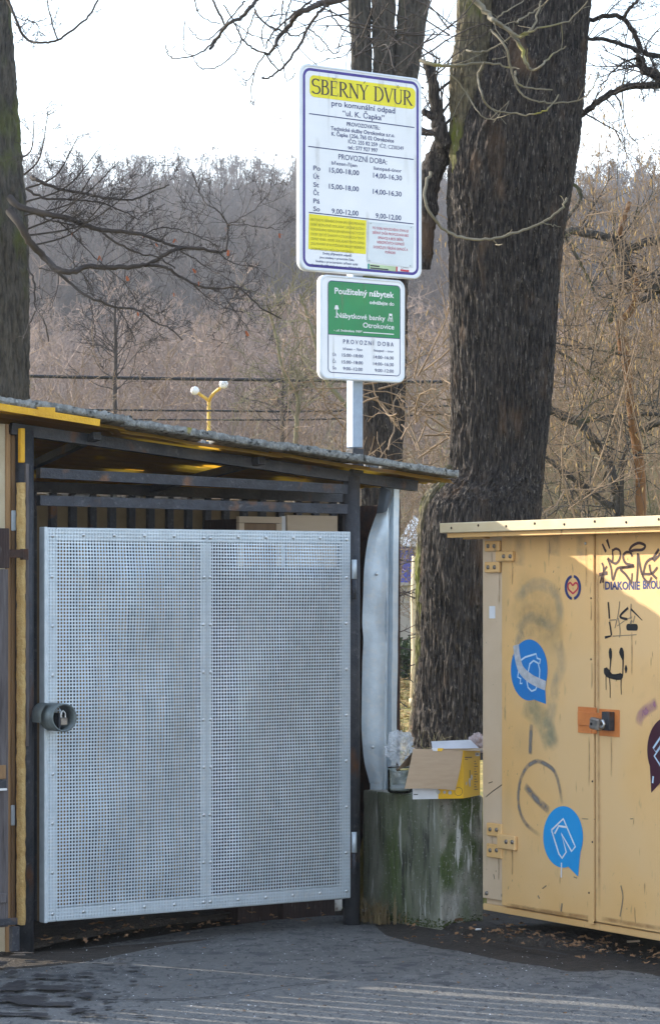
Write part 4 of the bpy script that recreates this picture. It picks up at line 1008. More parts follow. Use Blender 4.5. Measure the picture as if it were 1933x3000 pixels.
# ------------------------------------------------------------------ concrete block
blk = GF.empty('concrete_block', 1.886, -0.381, 0); tag(blk, 'mossy streaked concrete block carrying the yellow box', 'concrete block')
BW, BD, BH = 0.262, 0.62, 0.615
def rounded_block(w, d, h, r, n, amp, seed):
    v, f, idx = [], [], {}
    def P_(a): return max(-1, min(1, a))
    nx_, ny_, nz_ = 26, 44, 44
    def add(x, y, z):
        k = (round(x,5), round(y,5), round(z,5))
        if k in idx: return idx[k]
        q = Vector((min(max(x, r), w-r), min(max(y, r), d-r), min(max(z, -1), h-r)))
        dv_ = Vector((x, y, z))-q; l = dv_.length
        p = q+dv_.normalized()*r if l > 1e-6 else Vector((x, y, z))
        nn = dv_.normalized() if l > 1e-6 else Vector((0,0,0))
        e = amp*noise.noise(Vector((p.x*9, p.y*9, p.z*5))+Vector((seed,0,0)))+amp*0.6*noise.noise(Vector((p.x*34, p.y*34, p.z*20)))
        e -= amp*1.2*max(0, noise.noise(Vector((p.x*55, p.y*55, p.z*55)))-0.35)*2
        p = p+nn*e
        idx[k] = len(v); v.append(tuple(p)); return idx[k]
    def face(o, a, b, na, nb):
        for i in range(na):
            for j in range(nb):
                q = [o+a*(i/na)+b*(j/nb), o+a*((i+1)/na)+b*(j/nb), o+a*((i+1)/na)+b*((j+1)/nb), o+a*(i/na)+b*((j+1)/nb)]
                f.append(tuple(add(*p) for p in q))
    V = Vector
    face(V((0,0,0)), V((w,0,0)), V((0,0,h)), nx_, nz_); face(V((w,d,0)), V((-w,0,0)), V((0,0,h)), nx_, nz_)
    face(V((0,d,0)), V((0,-d,0)), V((0,0,h)), ny_, nz_); face(V((w,0,0)), V((0,d,0)), V((0,0,h)), ny_, nz_)
    face(V((0,0,h)), V((w,0,0)), V((0,d,0)), nx_, ny_)
    return v, f
v, f = rounded_block(BW, BD, BH, 0.011, 8, 0.005, 2.0)
v = [(x, y, z if z > 0.001 else -0.03) for x, y, z in v]
me = bpy.data.meshes.new('block'); me.from_pydata(v, [], f); me.materials.append(M['concrete']); me.materials.append(M['concrete_green_shade']); me.shade_smooth()
for p_ in me.polygons:       # left and back: green staining, with face shade painted in to show the corner
    if p_.normal.x < -0.6 or p_.normal.y > 0.6: p_.material_index = 1
o = bpy.data.objects.new('block', me); col.objects.link(o); o.parent = blk
# moss cushions along its foot: lumpy tufts hugging the faces
r5 = random.Random(4)
mb = MB()
for i in range(420):
    s_ = r5.random()
    if s_ < 0.6: x, y = -0.002, r5.uniform(0,0.6)
    else: x, y = r5.uniform(0,BW), -0.002
    rr_ = r5.uniform(0.002,0.006); z = abs(r5.gauss(0,0.022))
    mb.lathe((x, y, z), [(0.0001,-rr_*0.6),(rr_*0.8,-rr_*0.3),(rr_,0.1*rr_),(rr_*0.6,rr_*0.6),(0.0001,rr_*0.8)], 6)
o = mb.build('moss', M['moss'], blk, True); o['kind'] = 'stuff'

# ------------------------------------------------------------------ carton on the block
cbx = GF.empty('cardboard_box'); tag(cbx, 'open yellow and white carton with brown flap standing on the concrete block', 'box')
ZB = BH+0.0015
fl = GF.at(1210,2332,-0.22); 
BC = Frame(*(GF.world(1.886+0.235, -0.381+0.03, 0)[:2]), 20.0)
# box frame: its right front corner at pixel 1357, front running left
dd = (CAMH-ZB)*F/(2340-HOR)
cxy = P(1357,2340,dd)
BC = Frame(cxy.x, cxy.y, 14.0)
cbx.location = (cxy.x, cxy.y, ZB); cbx.rotation_euler = (0,0,BC.a)
bl = BC.at(1209,2336).x; bw = -bl; bh = 0.222; bdp = 0.14
SD = Frame(cxy.x, cxy.y, 14+52)          # right side runs back to the right
srx = SD.at(1406,2334).x
sdx = (SD.u[0]*BC.u[0]+SD.u[1]*BC.u[1])*srx; sdy = (SD.u[0]*BC.w[0]+SD.u[1]*BC.w[1])*srx
def boxpanel(p0, p1, z0, z1, m, name, parent, th=0.004):
    a = Vector((p0[0], p0[1], 0)); b = Vector((p1[0], p1[1], 0)); d_ = (b-a).normalized(); nrm = Vector((-d_.y, d_.x, 0))*th
    mb = MB(); q = [a, b, b+nrm, a+nrm]; n = len(mb.v)
    mb.v += [(p.x, p.y, z0) for p in q]+[(p.x, p.y, z1) for p in q]
    for k in ((0,1,5,4),(1,2,6,5),(2,3,7,6),(3,0,4,7),(4,5,6,7),(3,2,1,0)): mb.f.append(k)
    return mb.build(name, M[m], parent)
split = -bw*0.50
boxpanel((-bw,0),(split,0),0,bh,'boxwhite','front_panel',cbx); fy = boxpanel((split+0.0002,0),(0,0),0,bh,'boxyellow','front_panel',cbx)
sidep = boxpanel((0.0003,0.0003),(sdx,sdy),0,bh,'boxyellow','side_panel',cbx)
boxpanel((sdx-bw, sdy),(sdx-0.005, sdy),0,bh,'cardboard','back_panel',cbx)
boxpanel((sdx-bw, sdy),(-bw, 0.004),0,bh,'cardboard','side_panel',cbx)
mb = MB(); mb.poly([(-bw+0.004,0.004,0.003),(-0.003,0.004,0.003),(sdx-0.004,sdy-0.002,0.003),(sdx-bw+0.004,sdy-0.002,0.003)]); mb.build('floor', M['cardboard'], cbx)
# big brown flap folded out over the front, slightly curved
def bpx(x, y, off): p = BC.at(x, y, off); return (p.x, off, p.z-ZB)
T0, T1, B0, B1 = bpx(1210,2194,-0.004), bpx(1356,2201,-0.004), bpx(1185,2312,-0.055), bpx(1333,2316,-0.055)
mb = MB(); nu, nv = 10, 8
for side in (0, 1):
    for j in range(nv+1):
        for i in range(nu+1):
            a = Vector(T0).lerp(Vector(T1), i/nu); b = Vector(B0).lerp(Vector(B1), i/nu); p = a.lerp(b, j/nv)
            p.y -= 0.012*math.sin(j/nv*math.pi)*(0.6+0.4*i/nu) + (0 if side == 0 else -0.004); p.z += 0.004*math.sin(i/nu*math.pi)*(j/nv)
            mb.v.append(tuple(p))
W_ = nu+1; nn = W_*(nv+1)
for j in range(nv):
    for i in range(nu):
        q = (j*W_+i, (j+1)*W_+i, (j+1)*W_+i+1, j*W_+i+1); mb.f.append(q); mb.f.append(tuple(nn+x for x in q[::-1]))
for i in range(nu): mb.f.append((nv*W_+i, nn+nv*W_+i, nn+nv*W_+i+1, nv*W_+i+1)); mb.f.append((i+1, nn+i+1, nn+i, i))
for j in range(nv): mb.f.append((j*W_+nu, (j+1)*W_+nu, nn+(j+1)*W_+nu, nn+j*W_+nu)); mb.f.append(((j+1)*W_, j*W_, nn+j*W_, nn+(j+1)*W_))
flp = mb.build('flap', M['cardboard'], cbx)
# inner tab: white and yellow print
q = [bpx(1264,2192,-0.010), bpx(1300,2193,-0.010), bpx(1293,2202,-0.012), bpx(1268,2201,-0.012)]
mb = MB(); mb.poly([q[0],q[3],((q[3][0]+q[2][0])/2,q[2][1],(q[3][2]+q[2][2])/2),((q[0][0]+q[1][0])/2,q[0][1],(q[0][2]+q[1][2])/2)]); mb.build('tab', M['whitepaint'], cbx)
mb = MB(); mb.poly([((q[0][0]+q[1][0])/2,q[0][1],(q[0][2]+q[1][2])/2),((q[3][0]+q[2][0])/2,q[2][1],(q[3][2]+q[2][2])/2),q[2],q[1]]); mb.build('tab', M['boxyellow'], cbx)
# left and back flaps
mb = MB(); mb.quad((-bw,0.0,bh),(sdx-bw,sdy,bh),(sdx-bw-0.07,sdy-0.02,bh-0.062),(-bw-0.085,-0.02,bh-0.085)); mb.build('flap', M['cardboard'], cbx)
mb = MB(); mb.quad((sdx-bw+0.01,sdy,bh),(sdx-0.006,sdy,bh),(sdx-0.02,sdy+0.09,bh+0.035),(sdx-bw+0.03,sdy+0.09,bh+0.03)); mb.build('flap', M['boxwhite'], cbx)
mb = MB(); mb.quad((0.004,0.002,bh),(sdx,sdy,bh),(sdx+0.07,sdy-0.03,bh+0.012),(0.075,-0.025,bh+0.0)); mb.build('flap', M['cardboard'], cbx)
# print on the carton
def bp_(x, y): p = BC.at(x, y, -0.0015); return (p.x, p.z-ZB)
mb = MB()
for (x, y, r) in ((1283,2321,0.010),(1302,2322,0.007),(1318,2323,0.009)): p = bp_(x, y); mb.disc((p[0], -0.001, p[1]), r, 12)
mb.build('picture', M['grey'], fy)
mb = MB(); p = bp_(1343,2320); ribbon(mb, arc(p[0], p[1], 0.019, 0.019, 0, 360, 20), 0.0012, -0.001); mb.build('seal_print', M['wood_brown'], fy)
mb = MB(); p = bp_(1224,2328); mb.box(p[0]-0.02, p[0]+0.0, -0.0015, -0.0005, p[1]-0.003, p[1]+0.001); mb.build('fine_print', M['darkgrey'], fy)
def sp_(x, y): p = SD.at(x, y, -0.001); return (BC.u[0]*SD.u[0]+BC.u[1]*SD.u[1])*p.x, (BC.w[0]*SD.u[0]+BC.w[1]*SD.u[1])*p.x, p.z-ZB
dside = Vector((sdx, sdy, 0)).normalized(); nside = Vector((dside.y, -dside.x, 0))
def sidequad(x0, y0, x1, y1, m, name='print_patch'):
    mb = MB(); c = [Vector(sp_(*q))+nside*0.0012 for q in ((x0,y1),(x1,y1),(x1,y0),(x0,y0))]; mb.poly([tuple(p) for p in c]); mb.build(name, M[m], sidep)
sidequad(1361,2218,1382,2222,'wood_brown'); sidequad(1361,2225,1370,2227,'wood_brown')
for k in range(12): sidequad(1389,2230+k*7.5,1389+(4+3*((k*7)%3)),2232.5+k*7.5,'wood_brown')
sidequad(1392,2206,1404,2216,'whitepaint'); sidequad(1394,2208,1402,2213,'darkgrey')
mb = MB()
for (x, y, r) in ((1375,2290,0.016),(1381,2278,0.013),(1366,2296,0.009),(1376,2300,0.010)):
    p = Vector(sp_(x, y))+nside*0.0014; mb.poly([tuple(p+dside*r*math.cos(2*math.pi*k/14)*0.8+Vector((0,0,r*math.sin(2*math.pi*k/14)))) for k in range(14)])
mb.build('picture', M['grey'], sidep)
sidequad(1375,2257,1377,2280,'darkgrey')

# ------------------------------------------------------------------ glass jar and plastic bags
jd = 13.02
jc = P(1172,2312,jd); jar = empty('glass_jar', (jc.x, jc.y, ZB+0.001)); tag(jar, 'clear glass jar on the concrete block left of the carton', 'jar')
jr = 0.060; jh = 0.125
mb = MB(); mb.lathe((0,0,0), [(0.0001,0.0),(jr-0.01,0.0),(jr,0.008),(jr,jh-0.02),(jr-0.004,jh-0.008),(jr+0.002,jh),(jr-0.003,jh+0.002),(jr-0.0045,jh-0.006),(jr-0.004,0.016),(jr-0.014,0.011),(0.0001,0.011)], 32); mb.build('glass', M['glass'], jar, True)
mb = MB(); mb.lathe((0,0,0), [(0.0001,0.0125),(jr-0.016,0.0125),(jr-0.008,0.020),(jr-0.012,0.026),(0.0001,0.024)], 24); mb.build('white_residue', M['whitepaint'], jar, True)
def crumple(name, lab, c, rx, ry, rz, m, seed, n=26, amp=0.55):
    v, f = [], []
    for j in range(n+1):
        th = math.pi*j/n
        for i in range(n*2):
            a = math.pi*i/n
            dirv = Vector((math.sin(th)*math.cos(a), math.sin(th)*math.sin(a), math.cos(th)))
            k = 1+amp*(noise.noise(dirv*2.1+Vector((seed,0,0)))+0.7*abs(noise.noise(dirv*5.3+Vector((0,seed,0))))-0.5*abs(noise.noise(dirv*10+Vector((0,0,seed)))))
            v.append((dirv.x*rx*k, dirv.y*ry*k, dirv.z*rz*k))
    W_ = n*2
    for j in range(n):
        for i in range(W_): f.append((j*W_+i, j*W_+(i+1) % W_, (j+1)*W_+(i+1) % W_, (j+1)*W_+i))
    me = bpy.data.meshes.new(name); me.from_pydata(v, [], f); me.materials.append(M[m])
    zmin = min(p[2] for p in v)
    o = bpy.data.objects.new(name, me); col.objects.link(o); o.location = c; tag(o, lab, 'plastic bag')
    return o
crumple('plastic_bag', 'crumpled clear plastic bag stuffed over the glass jar', P(1172,2192,13.02), 0.062, 0.06, 0.066, 'plastic', 2.3)
crumple('plastic_bag', 'crumpled pinkish plastic bag sticking out of the carton', P(1396,2180,13.02), 0.040, 0.045, 0.042, 'plastic_pink', 6.1)

# ------------------------------------------------------------------ clothes container
ct = CF.empty('clothes_container'); tag(ct, 'cream yellow metal clothes container with graffiti and round stickers', 'container')
cz0 = 0.098; czt = CF.at(1400,1585).z; CWD = 1.77; CDP = 1.05
fz = CF.at(1480,1565).z
m_ = MB(); m_.box(0, CWD, 0.022, CDP, cz0, fz+0.03, 0.004); m_.build('body', M['yellowpale'], ct)
x_d0 = CF.at(1475,2000).x; x_d1 = CF.at(1749,2000).x
m_ = MB(); m_.box(0, x_d0-0.004, 0.0, 0.021, cz0+0.055, fz, 0.003); m_.build('corner_post', M['yellowpale'], ct)
dz0 = CF.at(1480,2655).z; dz1 = fz+0.004
m_ = MB(); m_.box(0.0, CWD, 0.002, 0.021, cz0-0.001, dz0-0.006, 0.003); m_.build('bottom_rail', M['yellowpaint'], ct)
m_ = MB(); m_.box(x_d0, x_d1-0.006, -0.012, 0.020, dz0, dz1, 0.004); dl = m_.build('door', M['yellowpaint'], ct)
m_ = MB(); m_.box(x_d1-0.045, x_d1-0.0055, -0.016, -0.0125, dz0-0.012, dz1-0.01, 0.001); m_.build('cover_strip', M['yellowpaint'], dl)
m_ = MB(); m_.box(x_d1+0.004, CWD-0.10, -0.012, 0.020, dz0, dz1, 0.004); dr = m_.build('door', M['yellowpaint'], ct)
m_ = MB(); m_.box(x_d1-0.005, x_d1+0.003, 0.004, 0.0205, dz0, dz1); m_.build('seam', M['rust'], ct)
# lid with lipped edge overhanging the front, wooden block beneath its left end
lo = -0.15
a = CF.at(1287,1562,lo); lz0, lz1 = CF.at(1700,1541,lo).z, CF.at(1700,1508,lo).z
l1 = CF.at(1400,1545,lo)
lz0 = a.z; lz1 = CF.at(1287,1533,lo).z
lx0 = a.x
lid = MB(); lid.box(lx0, CWD+0.06, lo, lo+0.018, lz0, lz1, 0.003); lid.build('lid_edge', M['lidpaint'], ct)
lid = MB(); lid.box(lx0, CWD+0.06, lo+0.0185, CDP+0.08, lz1-0.018, lz1-0.002, 0.002); lid.build('lid', M['lidpaint'], ct)
lid = MB(); lid.box(lx0+0.0, lx0+0.018, lo+0.0185, CDP+0.08, lz0, lz1-0.0185, 0.002); lid.build('lid_edge', M['lidpaint'], ct)
m_ = MB(); m_.box(lx0+0.03, CWD, lo+0.022, lo+0.06, lz0-0.022, lz0+0.0, 0.002); m_.build('lid_batten', M['yellowpaint'], ct)
b_ = CF.at(1355,1575,-0.03)
m_ = MB(); m_.box(b_.x, 0.06, -0.03, 0.0, lz0-0.028, lz0-0.002, 0.002); m_.build('lid_support', M['yellowpaint'], ct)
sc_ = MB(); sc_.lathe((0,0,0), [(0.006,-0.0005),(0.006,0.0015),(0.003,0.003),(0.0001,0.0035)], 8, 'y'); screwme = sc_.mesh('screw', M['rust'], True)
for k in range(9):
    x = lx0+0.10+k*0.22; inst('screw', screwme, ct, (x, lo-0.0005, lz0+0.022+0.008*((k*3) % 2)))
# hinges: interlocking plates with round bolts
bb = MB(); bb.lathe((0,0,0), [(0.0105,-0.0005),(0.0105,0.002),(0.0085,0.006),(0.0001,0.008)], 10, 'y'); hboltme = bb.mesh('hinge_bolt', M['brass'], True)
def hplate(px0, px1, py0, py1, bolts, th=0.010):
    y_ = -0.0005 if px1 < 1480 else -0.0125
    p = CF.at(px0, py1, y_); q = CF.at(px1, py0, y_)
    m_ = MB(); m_.box(p.x, q.x, y_-th-0.008, y_, p.z, q.z, 0.004); h_ = m_.build('hinge', M['yellowpaint'], ct)
    for bx_, by_ in bolts:
        b_ = CF.at(bx_, by_, y_-th); inst('hinge_bolt', hboltme, h_, (b_.x, y_-th-0.008, b_.z))
hplate(1427,1470,1584,1616,((1434,1600),(1452,1600)))
hplate(1459,1509,1615,1645,((1480,1630),(1499,1630)))
hplate(1427,1470,1646,1678,((1434,1662),(1453,1662)))
hplate(1433,1477,2416,2448,((1440,2431),(1459,2432)))
hplate(1464,1516,2451,2486,((1487,2467),(1505,2468)))
hplate(1433,1477,2477,2511,((1440,2492),(1459,2492)))
for x, y in ((1426,2618),(1474,2624)): p = CF.at(x, y, -0.001); inst('hinge_bolt', hboltme, ct, (p.x, -0.0015, p.z))
for x, y in ((1715,1592),(1731,1753),(1731,1932),(1735,2290),(1735,2468),(1725,2617)): p = CF.at(x, y, -0.0165); inst('screw', screwme if y != 1592 else boltme, dl, (p.x, -0.0165, p.z), (0,0,0), (0.8,0.8,0.8))
# hasp and padlock on orange primer plates
y_ = -0.0165
def cpl(px0, px1, py0, py1, y0, y1, m, name, parent):
    p = CF.at(px0, py1, y0); q = CF.at(px1, py0, y0); m_ = MB(); m_.box(p.x, q.x, y0, y1, p.z, q.z, 0.001); return m_.build(name, M[m], parent)
cpl(1692,1747,2074,2147,-0.0190,-0.0168,'orange','hasp_plate',dl); cpl(1754,1814,2081,2156,-0.0150,-0.0125,'orange','hasp_plate',dr)
hs = cpl(1691,1762,2090,2124,-0.0260,-0.0192,'orange','hasp',dl)
cpl(1762,1784,2087,2140,-0.045,-0.0155,'darksteel','lock_box',dr)
plk_ = CF.empty('padlock', CF.at(1752,2122,-0.06).x, -0.06, CF.at(1752,2122,-0.06).z); tag(plk_, 'heavy grey padlock hanging on the orange hasp of the container', 'padlock')
m_ = MB(); m_.box(-0.042,0.024,-0.02,0.012,-0.026,0.024,0.006); pb_ = m_.build('body', M['brass'], plk_); pb_.rotation_euler = (0, R(8), 0)
m_ = MB(); m_.tube([(0.018,-0.004,0.012),(0.040,-0.004,0.016),(0.048,-0.004,0.002),(0.040,-0.004,-0.012),(0.018,-0.004,-0.010)], 0.006, 10, True); m_.build('shackle', M['zinc_bolt'], plk_, True)
m_ = MB(); m_.lathe((-0.024,-0.0205,0.0), [(0.007,-0.0005),(0.007,0.001),(0.0001,0.0012)], 10, 'y'); m_.build('keyhole', M['black'], plk_)
m_ = MB(); m_.tube([(-0.035,-0.012,-0.026),(-0.036,-0.012,-0.040)], 0.004, 8, True); m_.build('key_stub', M['orange'], plk_)
# oval slot
p = CF.at(1849,1838,-0.0128); q = CF.at(1868,1838,-0.0128)
m_ = MB(); m_.poly([(a, -0.0129, b) for a, b in rrect(CF.at(1834,1838,-0.013).x, CF.at(1868,1838,-0.013).x, CF.at(1850,1848,-0.013).z, CF.at(1850,1828,-0.013).z, 0.013, 6)][::-1]); m_.build('slot', M['black'], dr)
# ---- prints, stickers and graffiti, all flat on the doors
def c5(x, y): return (1250+x/2.255, 1480+y/2.255)
def c6(x, y): return (1000+x/1.65, 2050+y/1.65)
def c4(x, y): return (1650+x/2.986, 1550+y/2.986)
def cp(q, y): p = CF.at(q[0], q[1], y); return (p.x, p.z)
def paint(name, strokes, m, parent, y, conv, n=6):
    mb = MB()
    for pts, w in strokes:
        l = [cp(conv(*p), y) for p in pts]; l = smooth2(l, n) if len(l) > 2 else l
        if isinstance(w, tuple):
            ws = [w[0]+(w[1]-w[0])*i/(len(l)-1) for i in range(len(l))]
        else: ws = w
        ribbon(mb, l, ws, y)
    return mb.build(name, M[m], parent)
def sprayed(name, strokes, m, parent, y, conv, n=8):
    mb = MB(); dens = []
    for pts, w in strokes:
        l = [cp(conv(*p), y) for p in pts]; l = smooth2(l, n) if len(l) > 2 else l
        nn = len(l); K = 7; b = len(mb.v)
        for i in range(nn):
            a = l[max(0,i-1)]; c = l[min(nn-1,i+1)]; dx, dz = c[0]-a[0], c[1]-a[1]; ll = math.hypot(dx, dz) or 1e-9
            e = min(1, min(i, nn-1-i)/(0.15*nn)+0.05)
            for k in range(K):
                s_ = -1+2*k/(K-1); mb.v.append((l[i][0]-dz/ll*w*s_, y, l[i][1]+dx/ll*w*s_)); dens.append((1-s_*s_)*e)
        for i in range(nn-1):
            for k in range(K-1): mb.f.append((b+i*K+k, b+i*K+k+1, b+(i+1)*K+k+1, b+(i+1)*K+k))
    o = mb.build(name, M[m], parent); at = o.data.attributes.new('dens', 'FLOAT', 'POINT'); at.data.foreach_set('value', dens)
    return o
YD = -0.0128
sprayed('faded_spray', [([(590,640),(650,560),(740,520),(840,570),(880,680),(880,790)], 0.035), ([(590,840),(680,745),(800,790),(850,830)], 0.032), ([(600,960),(605,880),(640,840)], 0.03), ([(865,900),(895,1050),(850,1180),(845,1300)], 0.040), ([(840,1280),(810,1450),(850,1620)], 0.045), ([(740,1400),(790,1620)], 0.03)], 'spray_blue', dl, YD, c5)
sprayed('faded_spray', [([(560,600),(740,680),(900,640)], 0.16), ([(600,800),(760,820),(900,800)], 0.13), ([(840,980),(990,930)], 0.08), ([(690,1280),(700,1450)], 0.10), ([(850,1250),(830,1560)], 0.08)], 'spray_olive', dl, YD-0.0003, c5)
sprayed('faded_spray', [([(640,1300),(760,1420),(830,1600)], 0.07), ([(820,1150),(830,1400)], 0.05)], 'spray_green', dl, YD-0.0006, c5)
for st_ in ([([(918,118),(914,190),(912,268)], 0.017)], [([(1066,510),(1055,430),(1030,350),(985,312),(940,300),(890,335),(858,420),(858,520),(890,600),(962,660)], 0.013)], [([(885,415),(940,480),(1005,540)], 0.022)], [([(1068,990),(1064,1030)], 0.008)]):
    sprayed('grey_spray', st_, 'spray_grey', dl, YD-0.0009, c6)
sprayed('faded_spray', [([(655,1720),(680,1630),(760,1560),(820,1520)], 0.030), ([(700,1480),(690,1430)], 0.022), ([(770,1310),(845,1400)], 0.030), ([(680,1250),(740,1180)], 0.02), ([(760,1720),(845,1660)], 0.03)], 'spray_purple', dr, YD, c4)
ident = lambda x, y: (x, y)
for st_, pr_, yy_ in (([(1749,1560),(1751,1900),(1753,2300),(1755,2670)], dl, -0.0169), ([(1480,2652),(1600,2672),(1740,2692)], dl, YD), ([(1760,2692),(1850,2708),(1990,2730)], dr, YD)):
    sprayed('rust_run', [(st_, 0.012)], 'rust_run', pr_, yy_, ident)
for x, y0_, l_ in ((1440,1616,60),(1462,1678,90),(1500,1645,70),(1441,2448,50),(1500,2486,80),(1460,2511,70),(1716,1600,120),(1731,1760,60),(1733,1940,80),(1725,2155,150),(1790,2158,120),(1850,1850,130)):
    pr_ = ct if x < 1475 else dl if x < 1750 else dr
    sprayed('rust_run', [([(x,y0_),(x+1,y0_+l_/2),(x,y0_+l_)], 0.007)], 'rust_run', pr_, -0.0007 if pr_ is ct else (-0.0169 if 1710 < x < 1750 else YD), ident)
for x, y0_, l_, w_ in ((1520,1570,90,0.05),(1620,1560,70,0.06),(1700,1565,80,0.04)):
    sprayed('grime_run', [([(x,y0_),(x+2,y0_+l_/2),(x,y0_+l_)], w_)], 'grime_run', dl, YD-0.0002, ident)
paint('scratch', [([(1646,2648),(1643,2672)], 0.005), ([(1575,2625),(1580,2634)], 0.004), ([(1590,2604),(1600,2596)], 0.0025), ([(1520,2300),(1524,2316)], 0.002), ([(1680,2570),(1690,2574)], 0.0025)], 'greymarker', dl, YD-0.0004, ident)
# round stickers with a speech-bubble tail
def bubble(name, m, c, rx, ry, tail, conv, parent, y, icons, mi, lw):
    pts = []
    for k in range(48):
        a = 2*math.pi*k/48; pts.append((c[0]+rx*math.cos(a), c[1]-ry*math.sin(a)))
    ta = [i for i, p in enumerate(pts)]
    out = []
    for i, p in enumerate(pts):
        a = 360*i/48
        if (tail[2] < a < tail[3]): 
            if not out or out[-1] != (tail[0], tail[1]): out.append((tail[0], tail[1]))
            continue
        out.append(p)
    mb = MB(); mb.poly([(cp(conv(*p), y)[0], y, cp(conv(*p), y)[1]) for p in out]); s_ = mb.build(name, M[m], parent)
    mb = MB()
    for path in icons: ribbon(mb, [cp(conv(*p), y-0.0005) for p in path], lw, y-0.0005)
    mb.build('icon', M[mi], s_)
    return s_
s1 = bubble('round_sticker', 'blue_sticker', (676,1090), 121, 202, (787,1315,285,325), c5, dl, YD-0.0012,
    [[(630,1178),(616,1180),(620,1148),(600,1136),(606,1100),(615,1030),(650,1005),(722,983),(728,1012),(750,1020),(744,1050)], [(664,1128),(680,1050),(705,1028),(735,1045),(746,1090),(742,1160),(718,1220),(692,1230),(668,1205),(658,1150)]], 'skyline', 0.0042)
s1['label'] = 'blue round sticker with a pale garment outline'
paint('grey_smear', [([(588,925),(600,1010),(625,1090),(690,1150),(785,1195)], 0.022)], 'grey', dl, YD-0.0020, c5)
s3 = bubble('round_sticker', 'cyan_sticker', (1071,665), 96, 149, (1143,857,285,325), c6, dl, YD-0.0012,
    [[(1015,632),(1072,577),(1120,690),(1130,712),(1112,735),(1062,648),(1086,738),(1066,768),(1050,745),(1015,632)], [(1030,650),(1050,612),(1088,618)], [(1063,790),(1062,862)]], 'white_ink', 0.0046)
s3['label'] = 'bright blue round sticker with white trousers outline'
bubble('round_sticker', 'maroon', (905,1935), 172, 285, (768,2310,215,255), c4, dr, YD-0.0012,
    [[(905,1740),(785,1920),(812,1957),(905,1820)], [(905,1830),(795,1988),(905,2160)], [(786,2165),(780,2225)]], 'skyline', 0.0050)['label'] = 'maroon round sticker cut by the right edge'
# heart emblem
mb = MB(); y = YD-0.0008
paint('emblem_heart', [([(965,585),(935,555),(933,525),(948,513),(964,530),(980,513),(996,525),(994,555),(965,585)], 0.0042)], 'red', dl, y, c5, 4)
eo = MB()
for sgn, aa in ((1, (100,262)), (-1, (280,442))):
    for rr_ in (1.0, 0.78):
        ribbon(eo, [cp(c5(964+50*rr_**0.6*math.cos(R(a)), 544-78*rr_**0.4*math.sin(R(a))), y) for a in [aa[0]+(aa[1]-aa[0])*k/18 for k in range(19)]], [0.0035+0.0015*math.sin(math.pi*k/18) for k in range(19)], y)
eo.build('emblem_ring', M['navy'], dl)
# container lettering
def ctext(s, qx0, qx1, qy, capx, m, bold, parent, y):
    a = CF.at(qx0, qy, y); b = CF.at(qx1, qy, y)
    lettering(s, a.x, b.x, a.z, capx, y, m, parent, bold)
ctext('DIAKONIE', 1772, 1874, 1727, 0.035, M['navy'], 0.03, dr, YD-0.0003)
a = CF.at(1883,1725,YD); lettering('BROUMOV', a.x, a.x+0.225, CF.at(1883,1725,YD).z, 0.036, YD-0.0003, M['navy'], dr, 0.03)
# marker tag
tagst = [([(340,130),(372,200)], (0.005,0.007)), ([(380,92),(405,170)], (0.008,0.004)),
    ([(428,175),(430,260),(422,300)], 0.0045), ([(428,190),(460,172),(495,195),(490,260),(450,302),(385,255)], 0.0055), ([(385,255),(415,340),(432,445),(470,345),(560,335),(615,325)], 0.0055),
    ([(600,240),(585,205),(545,205),(520,240),(545,300),(615,322),(500,345),(545,400),(595,475)], 0.006), ([(575,190),(600,150),(660,122),(715,145),(690,180),(620,185),(580,200)], 0.0062),
    ([(640,470),(648,340),(650,215),(665,300),(690,400),(720,300),(770,258),(800,280)], 0.0058), ([(775,265),(835,175)], (0.005,0.007)), ([(800,265),(850,215)], (0.006,0.005)),
    ([(750,310),(765,380),(815,435)], 0.0058), ([(820,335),(770,390),(690,400),(740,470),(770,420)], 0.0055),
    ([(312,400),(382,384)], 0.008), ([(335,295),(350,345),(345,470)], 0.005), ([(378,325),(345,385),(322,475)], 0.005), ([(595,460),(600,385)], 0.004)]
paint('graffiti_tag', tagst, 'brown_marker', dr, YD-0.0009, c4, 5)
paint('scribble', [([(392,640),(398,720),(402,785)], 0.0050), ([(402,810),(412,870),(420,930)], 0.0050), ([(420,935),(362,950)], (0.0025,0.006)), ([(565,690),(495,765),(560,790)], 0.0055), ([(590,700),(640,750),(690,800)], (0.005,0.0015))], 'black', dr, YD-0.0009, c4)
paint('scribble', [([(492,635),(480,740),(450,870)], 0.0028), ([(480,780),(495,880),(492,950)], 0.0028), ([(400,798),(460,795)], 0.0022), ([(592,655),(588,740),(590,790)], 0.0035), ([(470,850),(540,800),(600,770)], 0.0018), ([(600,800),(585,830)], 0.006), ([(625,760),(610,820)], 0.003), ([(430,938),(640,925)], 0.0018)], 'greymarker', dr, YD-0.0006, c4)
def drop(pts, w): return (pts, w)
smf = [([(408,1045),(412,1080),(412,1130)], 0.0), ]
mb = MB(); y = YD-0.0009
def sstroke(pts, ws):
    l = [cp(c4(*p), y) for p in pts]; l2 = smooth2(l, 6)
    ww = [ws[min(len(ws)-1, int(i/6))]*(1-(i % 6)/6)+ws[min(len(ws)-1, int(i/6)+1)]*((i % 6)/6) for i in range(len(l2))]
    ribbon(mb, l2, ww, y)
sstroke([(410,1042),(410,1075),(412,1120),(413,1150),(408,1220),(402,1290),(408,1380),(408,1478)], [0.004,0.012,0.010,0.005,0.003,0.003,0.0025,0.002])
sstroke([(508,1038),(508,1075),(516,1115),(521,1150),(520,1220),(517,1290)], [0.006,0.017,0.012,0.005,0.0035,0.0035])
sstroke([(368,1215),(375,1245),(395,1270),(425,1290),(465,1295),(500,1290),(518,1285)], [0.010,0.019,0.017,0.011,0.013,0.015,0.006])
